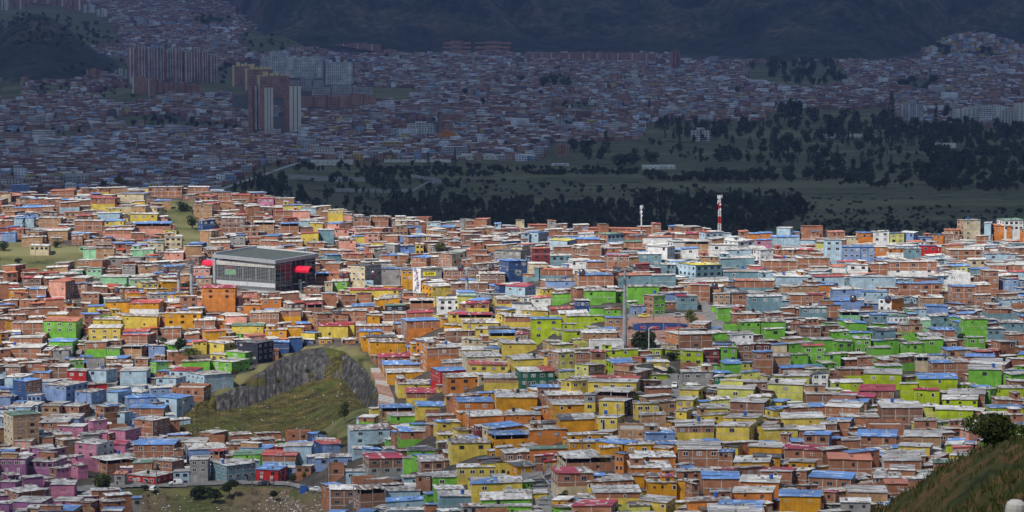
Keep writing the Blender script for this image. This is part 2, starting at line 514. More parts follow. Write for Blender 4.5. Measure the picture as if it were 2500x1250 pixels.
ZZ = ZZ - near_hole
gy_ = np.interp(us, [270, 400, 560, 690, 800, 830], [ground_Y(q, w) for q, w in ((270, 1200), (400, 1196), (560, 1190), (690, 1193), (800, 1207), (830, 1210))])[None, :]
ZZ = ZZ - 16 * smooth(262, 300, UU) * (1 - smooth(795, 826, UU)) * smooth(gy_ - 3, gy_ - 10, YY) * smooth(gy_ - 150, gy_ - 80, YY)
ZZ = ZZ + (fbm(XX / 40, YY / 40, 3) - 0.5) * 5 * smooth(2050, 2300, YY)
d_ = YY * CP - ZZ * SP
VV = 625 - F * (YY * SP + ZZ * CP) / d_
UP = 1250 + F * XX / d_
grass = np.zeros_like(UU)
isfar = YY > 1760
g = inpoly(UP, VV, PARK) & isfar
for p in GRASSY + BELTS:
    g |= inpoly(UP, VV, p) & isfar
g |= (YY > 1640) & (UU > 700) & (YY < 2200)
hillm = (YY > np.interp(UU, FOOT_U, FOOT_Y) - 30) | (np.exp(-((UU - 95) / 150.0) ** 2 - ((YY - 5350) / 420.0) ** 2) > 0.15)
for p in LEFT_GRASS + [GULLY, QUARRY]:
    g |= inpoly(UP, VV, p) & ~isfar
grass[g] = 1
land = grid_mesh("terrain", np.stack([XX, YY, ZZ], -1), [], attrs={"grass": grass.ravel(), "hill": hillm.astype(float).ravel()})
m, nt, b = nodes_of("land", 0.95, 0.1)
wp = wpos(nt)
dirt = ramp(nt, noise(nt, wp, 0.12, 6, 0.7), [(0.3, (0.03, 0.027, 0.024)), (0.5, (0.06, 0.052, 0.045)), (0.72, (0.115, 0.09, 0.07))])
ga = nd(nt, "ShaderNodeAttribute", attribute_name="grass")
ha = nd(nt, "ShaderNodeAttribute", attribute_name="hill")
gr = ramp(nt, noise(nt, wp, 0.045, 8, 0.7), [(0.32, (0.022, 0.03, 0.014)), (0.44, (0.07, 0.075, 0.028)), (0.54, (0.115, 0.11, 0.045)), (0.62, (0.09, 0.075, 0.045)), (0.74, (0.19, 0.15, 0.085))])
md = ramp(nt, noise(nt, mapping(nt, wp, (0.22, 1, 1)), 0.011, 4, 0.6), [(0.50, G(0)), (0.60, G(0.75))])
gr = mixc(nt, md, gr, (0.17, 0.16, 0.075))
hl = ramp(nt, noise(nt, mapping(nt, wp, (1, 0.6, 1)), 0.009, 10, 0.72), [(0.38, (0.014, 0.022, 0.012)), (0.48, (0.07, 0.075, 0.04)), (0.56, (0.20, 0.14, 0.095)), (0.64, (0.11, 0.10, 0.055)), (0.72, (0.22, 0.15, 0.10))])
sp = ramp(nt, noise(nt, wp, 0.05, 4, 0.8), [(0.46, G(0.45)), (0.6, G(1.15))])
hl = mixc(nt, 1.0, hl, sp, 'MULTIPLY')
sz = nd(nt, "ShaderNodeSeparateXYZ"); nt.links.new(wp, sz.inputs[0])
mr_ = nd(nt, "ShaderNodeMapRange"); nt.links.new(sz.outputs[2], mr_.inputs[0]); mr_.inputs[1].default_value = -110; mr_.inputs[2].default_value = -30
fz_ = nd(nt, "ShaderNodeMath", operation='ADD'); nt.links.new(mr_.outputs[0], fz_.inputs[0]); nt.links.new(ramp(nt, noise(nt, wp, 0.004, 5, 0.6), [(0.3, G(-0.0)), (0.7, G(0.55))]), fz_.inputs[1])
fz2 = ramp(nt, fz_.outputs[0], [(0.38, G(0)), (0.75, G(0.62))])
fo_ = ramp(nt, noise(nt, wp, 0.03, 6, 0.75), [(0.4, (0.012, 0.018, 0.012)), (0.62, (0.05, 0.055, 0.03))])
hl = mixc(nt, fz2, fo_, hl)
c = mixc(nt, ga.outputs["Fac"], dirt, gr)
c = mixc(nt, ha.outputs["Fac"], c, hl)
nt.links.new(c, b.inputs["Base Color"])
land.data.materials.append(m)
tag(land, "sloping land carrying the hillside barrio, the green valley and the mountain foot", "terrain", kind="structure")

def strip(name, left, right, mat, label, lift=0.12, n=20, cat="road", kind="structure"):
    """a sheet on the ground between two lines of picture points"""
    def dens(l):
        out = []
        for a, b_ in zip(l, l[1:]):
            out += [(a[0] + (b_[0] - a[0]) * k / n, a[1] + (b_[1] - a[1]) * k / n) for k in range(n)]
        return out + [l[-1]]
    A, B = dens(left), dens(right)
    rows = []
    for a, b_ in zip(A, B):
        row = []
        p, q = gp(*a), gp(*b_)
        for k in range(7):
            w = p.lerp(q, k / 6)
            row.append((w.x, w.y, gz(w.x, w.y) + lift + 0.2))
        rows.append(row)
    o = grid_mesh(name, np.array(rows), [mat])
    return tag(o, label, cat, kind=kind)
strip("road", [(150, 1195), (330, 1178), (450, 1182), (560, 1176), (690, 1178), (815, 1196)], [(150, 1208), (330, 1192), (450, 1191), (560, 1184), (690, 1187), (815, 1208)], 'asphalt',
      "grey asphalt road curving along the top of the rubbish gully", 0.15)
strip("road", [(1285, 1168), (1300, 1185), (1303, 1215), (1300, 1262)], [(1322, 1166), (1338, 1185), (1348, 1215), (1362, 1262)], 'asphalt', "steep concrete street running down between ochre and lime houses", 0.15)
strip("kerb", [(1322, 1168), (1338, 1187), (1349, 1217), (1363, 1262)], [(1326, 1168), (1343, 1187), (1355, 1217), (1370, 1262)], 'pavement', "pale kerb and footway beside the steep concrete street", 0.32, cat="kerb")
strip("street", [(1270, 1150), (1300, 1160), (1345, 1148)], [(1262, 1172), (1300, 1176), (1350, 1160)], 'asphalt', "grey street corner in front of the small ochre houses", 0.14)
strip("road", [(1572, 872), (1596, 890), (1604, 930), (1606, 975)], [(1592, 866), (1640, 905), (1668, 925), (1668, 975)], 'asphalt', "grey road with the bus between yellow houses and the planted bank", 0.15)
strip("street", [(1690, 690), (1706, 735), (1722, 780), (1735, 815)], [(1700, 688), (1724, 735), (1748, 770), (1792, 815)], 'asphalt', "grey street climbing to the plaza between blue and brick houses", 0.15)
strip("plaza", [(1500, 778), (1490, 800), (1490, 830), (1540, 850)], [(1735, 770), (1735, 795), (1700, 812), (1630, 850)], 'plaza_brick', "pink brick paved plaza round the tall cable car pylon", 0.12, cat="plaza")
strip("street", [(1500, 770), (1500, 778)], [(1735, 764), (1735, 772)], 'asphalt', "level grey street with parked cars above the plaza", 0.16, n=4)
strip("street", [(258, 935), (240, 960), (225, 990), (200, 1040)], [(290, 932), (275, 965), (268, 990), (230, 1040)], 'asphalt', "pale street climbing between the light blue houses", 0.15)
strip("street", [(206, 820), (192, 845), (184, 868)], [(216, 820), (206, 845), (198, 868)], 'asphalt', "narrow grey street running down beside the green houses", 0.15)
strip("street", [(2330, 1020), (2315, 1060), (2300, 1110)], [(2375, 1010), (2360, 1060), (2340, 1110)], 'asphalt', "narrow street descending on the right behind the grassy slope", 0.15)
strip("street", [(700, 715), (760, 722), (1010, 735)], [(700, 735), (760, 742), (1010, 748)], 'pavement', "pale pavement in front of the cable car station", 0.12)

# ---- brick stairway beside the quarry
st = MB()
LA, LB = [(905, 900), (915, 925), (925, 960), (922, 1010)], [(928, 900), (945, 930), (962, 970), (968, 1012)]
for k in range(26):
    t0 = k / 26 * 3
    i = min(int(t0), 2); f0 = t0 - i
    a = gp(*[LA[i][j] + (LA[i + 1][j] - LA[i][j]) * f0 for j in (0, 1)])
    b_ = gp(*[LB[i][j] + (LB[i + 1][j] - LB[i][j]) * f0 for j in (0, 1)])
    d = max(2.4, 3.0)
    mt = 'plaza_brick' if (k // 3) % 3 else 'pavement'
    st.hexa([(a.x, a.y - d, a.z - 3), (b_.x, b_.y - d, b_.z - 3), (b_.x, b_.y + 1, b_.z - 3), (a.x, a.y + 1, a.z - 3)],
            [(a.x, a.y - d, a.z + .2), (b_.x, b_.y - d, b_.z + .2), (b_.x, b_.y + 1, b_.z + .2), (a.x, a.y + 1, a.z + .2)], mt)
tag(st.build("stairway"), "wide brick stairway climbing between the quarry edge and ochre houses", "stairway")

# ---- the quarry: rock face round a grassy bowl
qu = np.arange(422, 940, 3.0)
rows_t, pts, rock, = 60, [], []
NB = 90
for u in qu:
    vt_, vb_ = np.interp(u, *zip(*VT)), np.interp(u, *zip(*VB))
    yt = ground_Y(u, vt_)
    yb = yt - 0.34 * max(vb_ - vt_, 0) - 2
    y_end = ground_Y(u, 1086) - 1
    yb = max(yb, y_end + 12)
    cl, cr_ = [], []
    for k in range(NB):
        t = k / (NB - 1)
        if t < 0.08:                               # shoulder behind the edge
            q = 1 - t / 0.08
            v, Y, rk = vt_ + 3 * q, yt + 14 * q, 0
        elif t < 0.5:
            q = (t - 0.08) / 0.42
            v, Y, rk = vt_ + (vb_ - vt_) * q, yt + (yb - yt) * q ** 0.8, 1
        else:
            q = (t - 0.5) / 0.5
            v, Y, rk = vb_ + (1086 - vb_) * q, yb + (y_end - yb) * q, 0
        p = at(u, v, Y)
        x, y = (np.array([u / 7.0]), np.array([v / 30.0])) if rk else (np.array([u / 34.0]), np.array([v / 12.0]))
        amp = 5.0 if rk else 1.6
        dn = float(fbm(x, y, 21, 5)[0] - 0.5) * amp + (float(fbm(np.array([u / 60.0]), np.array([v / 60.0]), 31, 3)[0]) - 0.5) * 5 * (0.4 + rk)
        edge = min(1, (u - 422) / 25, (937 - u) / 25, k / 6, (NB - 1 - k) / 8)
        p = p + Vector((0, -abs(dn) * max(edge, 0), dn * 0.35 * max(edge, 0)))
        cl.append(tuple(p))
        grassy = 0.0
        if rk:
            grassy = 1.0 if float(fbm(np.array([u / 40.0]), np.array([v / 30.0]), 41, 4)[0]) < 0.30 + 0.20 * (795 < u < 835) else 0.0
        cr_.append(rk * (1 - grassy) if u > 528 else 0)
    pts.append(cl); rock.append(cr_)
P = np.array(pts).transpose(1, 0, 2)[::-1]
quarry = grid_mesh("quarry_hill", P, [], attrs={"rock": np.array(rock).T[::-1].ravel()})
m, nt, b = nodes_of("quarry", 0.95, 0.1)
wp = wpos(nt)
ra = nd(nt, "ShaderNodeAttribute", attribute_name="rock")
str_ = noise(nt, mapping(nt, wp, (0.9, 0.25, 0.10)), 0.8, 8, 0.75)
rk = ramp(nt, str_, [(0.38, (0.014, 0.013, 0.014)), (0.5, (0.042, 0.040, 0.041)), (0.60, (0.085, 0.08, 0.078)), (0.69, (0.26, 0.245, 0.23))])
gs = ramp(nt, noise(nt, wp, 0.16, 8, 0.75), [(0.34, (0.010, 0.010, 0.004)), (0.46, (0.036, 0.032, 0.009)), (0.54, (0.068, 0.058, 0.014)), (0.62, (0.10, 0.072, 0.03)), (0.74, (0.20, 0.15, 0.10))])
lush = ramp(nt, noise(nt, wp, 0.05, 4), [(0.5, G(0)), (0.62, G(1))])
gs = mixc(nt, mixf(nt, lush, 0.5), gs, (0.035, 0.062, 0.009))
speck = ramp(nt, noise(nt, wp, 1.6, 2, 0.5), [(0.70, G(0)), (0.73, G(1))])
gs = mixc(nt, speck, gs, (0.5, 0.48, 0.44))
nt.links.new(mixc(nt, ra.outputs["Fac"], gs, rk), b.inputs["Base Color"])
quarry.data.materials.append(m)
tag(quarry, "grey quarry face curving round a grassy brown bowl among the houses", "quarry", kind="structure")

# ---- rubbish gully under the road: a bank facing the camera
gu = np.arange(270, 830, 5.0)
pts = []
for u in gu:
    v0 = float(np.interp(u, [270, 400, 560, 690, 800, 830], [1200, 1196, 1190, 1193, 1207, 1210]))
    y0 = ground_Y(u, v0) - 1
    c_ = []
    for k in range(34):
        t = k / 33
        v = v0 + (1300 - v0) * t
        Y = y0 - 60 * t ** 1.3
        n_ = float(fbm(np.array([u / 30.0]), np.array([v / 14.0]), 55, 5)[0] - 0.5) * 9 * min(1, k / 4)
        p = at(u, v, Y + n_)
        c_.append(tuple(p))
    pts.append(c_)
P = np.array(pts).transpose(1, 0, 2)[::-1]
uu_ = np.tile(gu, (34, 1))[::-1]
bank = grid_mesh("bank", P, [], attrs={"lush": (np.exp(-((uu_ - 480) / 80.0) ** 2) * 0.8).ravel()})
m, nt, b = nodes_of("bank", 0.95, 0.1)
wp = wpos(nt)
base = ramp(nt, noise(nt, wp, 0.22, 8, 0.75), [(0.34, (0.03, 0.028, 0.016)), (0.46, (0.10, 0.075, 0.045)), (0.56, (0.15, 0.11, 0.07)), (0.64, (0.055, 0.05, 0.02)), (0.74, (0.30, 0.26, 0.22))])
la = nd(nt, "ShaderNodeAttribute", attribute_name="lush")
base = mixc(nt, la.outputs["Fac"], base, ramp(nt, noise(nt, wp, 0.4, 6, 0.7), [(0.4, (0.02, 0.03, 0.008)), (0.6, (0.07, 0.095, 0.02))]))
nt.links.new(base, b.inputs["Base Color"])
bank.data.materials.append(m)
tag(bank, "earthy bank with rubbish and weeds falling away below the road", "bank", kind="structure")

# ---- the grassy slope the photographer stands on
RID = [(2040, 1325), (2080, 1292), (2140, 1244), (2230, 1192), (2300, 1142), (2370, 1108), (2420, 1082), (2500, 1070), (2650, 1040), (2900, 1010)]
fu = np.arange(2030, 2900, 5.0)
pts = []
for u in fu:
    v0 = float(np.interp(u, *zip(*RID)))
    Y0 = float(np.interp(u, [2030, 2500, 2900], [118, 92, 80]))
    c_ = []
    for k in range(70):
        if k < 10:
            q = (10 - k) / 10
            p = at(u, v0, Y0) + Vector((0, q * 24, -q * 20))
        else:
            t = (k - 10) / 59
            v = v0 + 900 * t ** 1.25
            p = at(u, v, Y0 - (Y0 - 34) * min(1, t * 1.5) ** 0.8)
        n_ = float(fbm(np.array([p.x / 1.1]), np.array([p.y / 1.1]), 61, 5)[0] - 0.5)
        c_.append((p.x, p.y, p.z + n_ * 0.55))
    pts.append(c_)
P = np.array(pts).transpose(1, 0, 2)[::-1]
FG = P[::-1]
slope = grid_mesh("grassy_slope", P, [])
m, nt, b = nodes_of("slope", 0.95, 0.1)
wp = wpos(nt)
base = ramp(nt, noise(nt, mapping(nt, wp, (0.6, 1, 1)), 0.42, 7, 0.72), [(0.34, (0.012, 0.016, 0.005)), (0.48, (0.035, 0.04, 0.009)), (0.54, (0.075, 0.043, 0.018)), (0.66, (0.115, 0.065, 0.026)), (0.8, (0.18, 0.11, 0.035))])
nt.links.new(base, b.inputs["Base Color"])
slope.data.materials.append(m)
tag(slope, "rough grassy brown slope in the near right corner", "hillside", kind="structure")
mat_plain('blade_green', (0.038, 0.05, 0.009), 0.8, 0.2, 0.5, 3)
mat_plain('blade_dry', (0.12, 0.085, 0.028), 0.8, 0.2, 0.4, 3)
V, Q, MI = [], [], []
for k in range(48000):
    i = int(R.uniform(5, 62)); j = int(R.uniform(0, FG.shape[1] - 1))
    p = FG[i, j] + (FG[i + 1, j] - FG[i, j]) * R.random() + (FG[i, j + 1] - FG[i, j]) * R.random()
    cl = float(vnoise(np.array([p[0] / 2.2]), np.array([p[1] / 2.2]), 77)[0])
    if cl < R.uniform(0.25, 0.6): continue
    h = R.uniform(0.06, 0.22) * (1.3 if i < 14 else 1); w = R.uniform(0.008, 0.02); a = R.uniform(0, 6.28)
    dx, dy = math.cos(a) * w, math.sin(a) * w
    lx, ly = R.uniform(-.6, .6) * h, R.uniform(-.6, .6) * h
    n = len(V)
    V += [(p[0] - dx, p[1] - dy, p[2] - .05), (p[0] + dx, p[1] + dy, p[2] - .05), (p[0] + lx * .5 + dx * .7, p[1] + ly * .5 + dy * .7, p[2] + h * .7), (p[0] + lx, p[1] + ly, p[2] + h)]
    Q.append((n, n + 1, n + 2, n + 3)); MI.append(1 if R.random() < 0.22 else 0)
grass_o = raw_mesh("grass", np.array(V), np.array(Q), ['blade_green', 'blade_dry'], MI)
tag(grass_o, "tufts of green and straw coloured grass on the near slope", "grass", kind="stuff")

# ---- cloud deck that shades the valley and the far city
cl = np.zeros((60, 64, 3)); cb = np.zeros_like(cl)
cx = np.linspace(-5200, 4200, 64); cy = np.linspace(620, 11800, 60)
CZ = 1750.0
OUT = (-SUN_VEC.x / SUN_VEC.z, -SUN_VEC.y / SUN_VEC.z)
for i, y in enumerate(cy):
    for j, x in enumerate(cx):
        e = min(i, 59 - i, j, 63 - j) / 5.0
        th = min(1, e) ** 0.5
        n_ = float(fbm(np.array([x / 700]), np.array([y / 700]), 91, 4)[0])
        cl[i, j] = (x, y, CZ + th * (160 + 260 * n_))
        cb[i, j] = (x, y, CZ - th * (30 + 60 * n_) * 0.5)
# the near edge follows the foot of the sunlit barrio: ground edge shifted towards the sun
EDGE_U = [(-400, 1745), (0, 1735), (250, 1690), (520, 1690), (700, 1760), (900, 1820), (1200, 1850), (1700, 1800), (2500, 1800), (3200, 1850)]
for arr in (cl, cb):
    for j in range(64):
        gx = cx[j] - SUN_VEC.x / SUN_VEC.z * (CZ + 150)
        u_ = 1250 + gx / 1750 * F
        ye = float(np.interp(u_, *zip(*EDGE_U))) + SUN_VEC.y / SUN_VEC.z * (CZ + 150)
        s_ = (arr[:, j, 1] - cy[0]) / (cy[-1] - cy[0])
        arr[:, j, 1] = ye + s_ * (11800 - ye)
n = 60 * 64
i_ = np.arange(n).reshape(60, 64)
q = np.stack([i_[:-1, :-1], i_[:-1, 1:], i_[1:, 1:], i_[1:, :-1]], -1).reshape(-1, 4)
rim = list(i_[0, :]) + list(i_[1:, -1]) + list(i_[-1, -2::-1]) + list(i_[-2:0:-1, 0])
side = [(a, a + n, b2 + n, b2) for a, b2 in zip(rim, rim[1:] + rim[:1])]
Vc = np.concatenate([cl.reshape(-1, 3), cb.reshape(-1, 3)])
Qc = np.concatenate([q, q[:, ::-1] + n, np.array(side)])
m, nt, b = nodes_of("cloud", 1.0, 0.0)
out = nt.nodes["Material Output"]
df = nd(nt, "ShaderNodeBsdfDiffuse"); df.inputs[0].default_value = (0.85, 0.87, 0.92, 1)
tr = nd(nt, "ShaderNodeBsdfTranslucent"); tr.inputs[0].default_value = (0.70, 0.82, 1.0, 1)
ad = nd(nt, "ShaderNodeMixShader"); ad.inputs[0].default_value = 0.55
nt.links.new(df.outputs[0], ad.inputs[1]); nt.links.new(tr.outputs[0], ad.inputs[2])
nt.links.new(ad.outputs[0], out.inputs["Surface"])
clouds = raw_mesh("clouds", Vc, Qc, ["cloud"], None, None, True)
tag(clouds, "grey cloud deck overhead shading the valley and far city", "clouds", kind="stuff")

# ---- added unseen thin cloud, put in to dim the lower barrio and near slope
ox_, oy_ = SUN_VEC.x / SUN_VEC.z * 1560, SUN_VEC.y / SUN_VEC.z * 1560
vx = np.linspace(-1500, 1500, 40) + ox_; vy = np.linspace(-500, 1215, 40) + oy_
T_ = np.zeros((40, 40, 3)); B_ = np.zeros((40, 40, 3))
for i in range(40):
    for j in range(40):
        e = min(1, min(i, 39 - i, j, 39 - j) / 4)
        n_ = float(fbm(np.array([vx[j] / 300]), np.array([vy[i] / 300]), 131, 4)[0])
        T_[i, j] = (vx[j], vy[i], 1450 + 60 * e * n_); B_[i, j] = (vx[j], vy[i], 1450 - 6 - 20 * e * n_)
n = 1600
i_ = np.arange(n).reshape(40, 40)
q = np.stack([i_[:-1, :-1], i_[:-1, 1:], i_[1:, 1:], i_[1:, :-1]], -1).reshape(-1, 4)
rim = list(i_[0, :]) + list(i_[1:, -1]) + list(i_[-1, -2::-1]) + list(i_[-2:0:-1, 0])
m, nt, b = nodes_of("added_cloud", 1.0, 0.0)
out = nt.nodes["Material Output"]
tp = nd(nt, "ShaderNodeBsdfTransparent"); tr = nd(nt, "ShaderNodeBsdfTranslucent"); tr.inputs[0].default_value = (0.8, 0.84, 0.9, 1)
wp = wpos(nt)
sy_ = nd(nt, "ShaderNodeSeparateXYZ"); nt.links.new(wp, sy_.inputs[0])
mr_ = nd(nt, "ShaderNodeMapRange"); nt.links.new(sy_.outputs[1], mr_.inputs[0])
mr_.inputs[1].default_value = 1210 + oy_; mr_.inputs[2].default_value = 960 + oy_; mr_.inputs[3].default_value = 0.0; mr_.inputs[4].default_value = 0.34
dn_ = nd(nt, "ShaderNodeMath", operation='MULTIPLY'); nt.links.new(mr_.outputs[0], dn_.inputs[0]); nt.links.new(ramp(nt, noise(nt, wp, 0.004, 4), [(0.3, G(0.55)), (0.7, G(1.1))]), dn_.inputs[1])
mx_ = nd(nt, "ShaderNodeMixShader"); nt.links.new(dn_.outputs[0], mx_.inputs[0]); nt.links.new(tp.outputs[0], mx_.inputs[1]); nt.links.new(tr.outputs[0], mx_.inputs[2])
nt.links.new(mx_.outputs[0], out.inputs["Surface"])
tc = raw_mesh("clouds", np.concatenate([T_.reshape(-1, 3), B_.reshape(-1, 3)]), np.concatenate([q, q[:, ::-1] + n, np.array([(a, a + n, b2 + n, b2) for a, b2 in zip(rim, rim[1:] + rim[:1])])]), ["added_cloud"], None, None, True)
tag(tc, "added thin cloud veil, out of view, softening the light on the nearer houses", "clouds", kind="stuff")
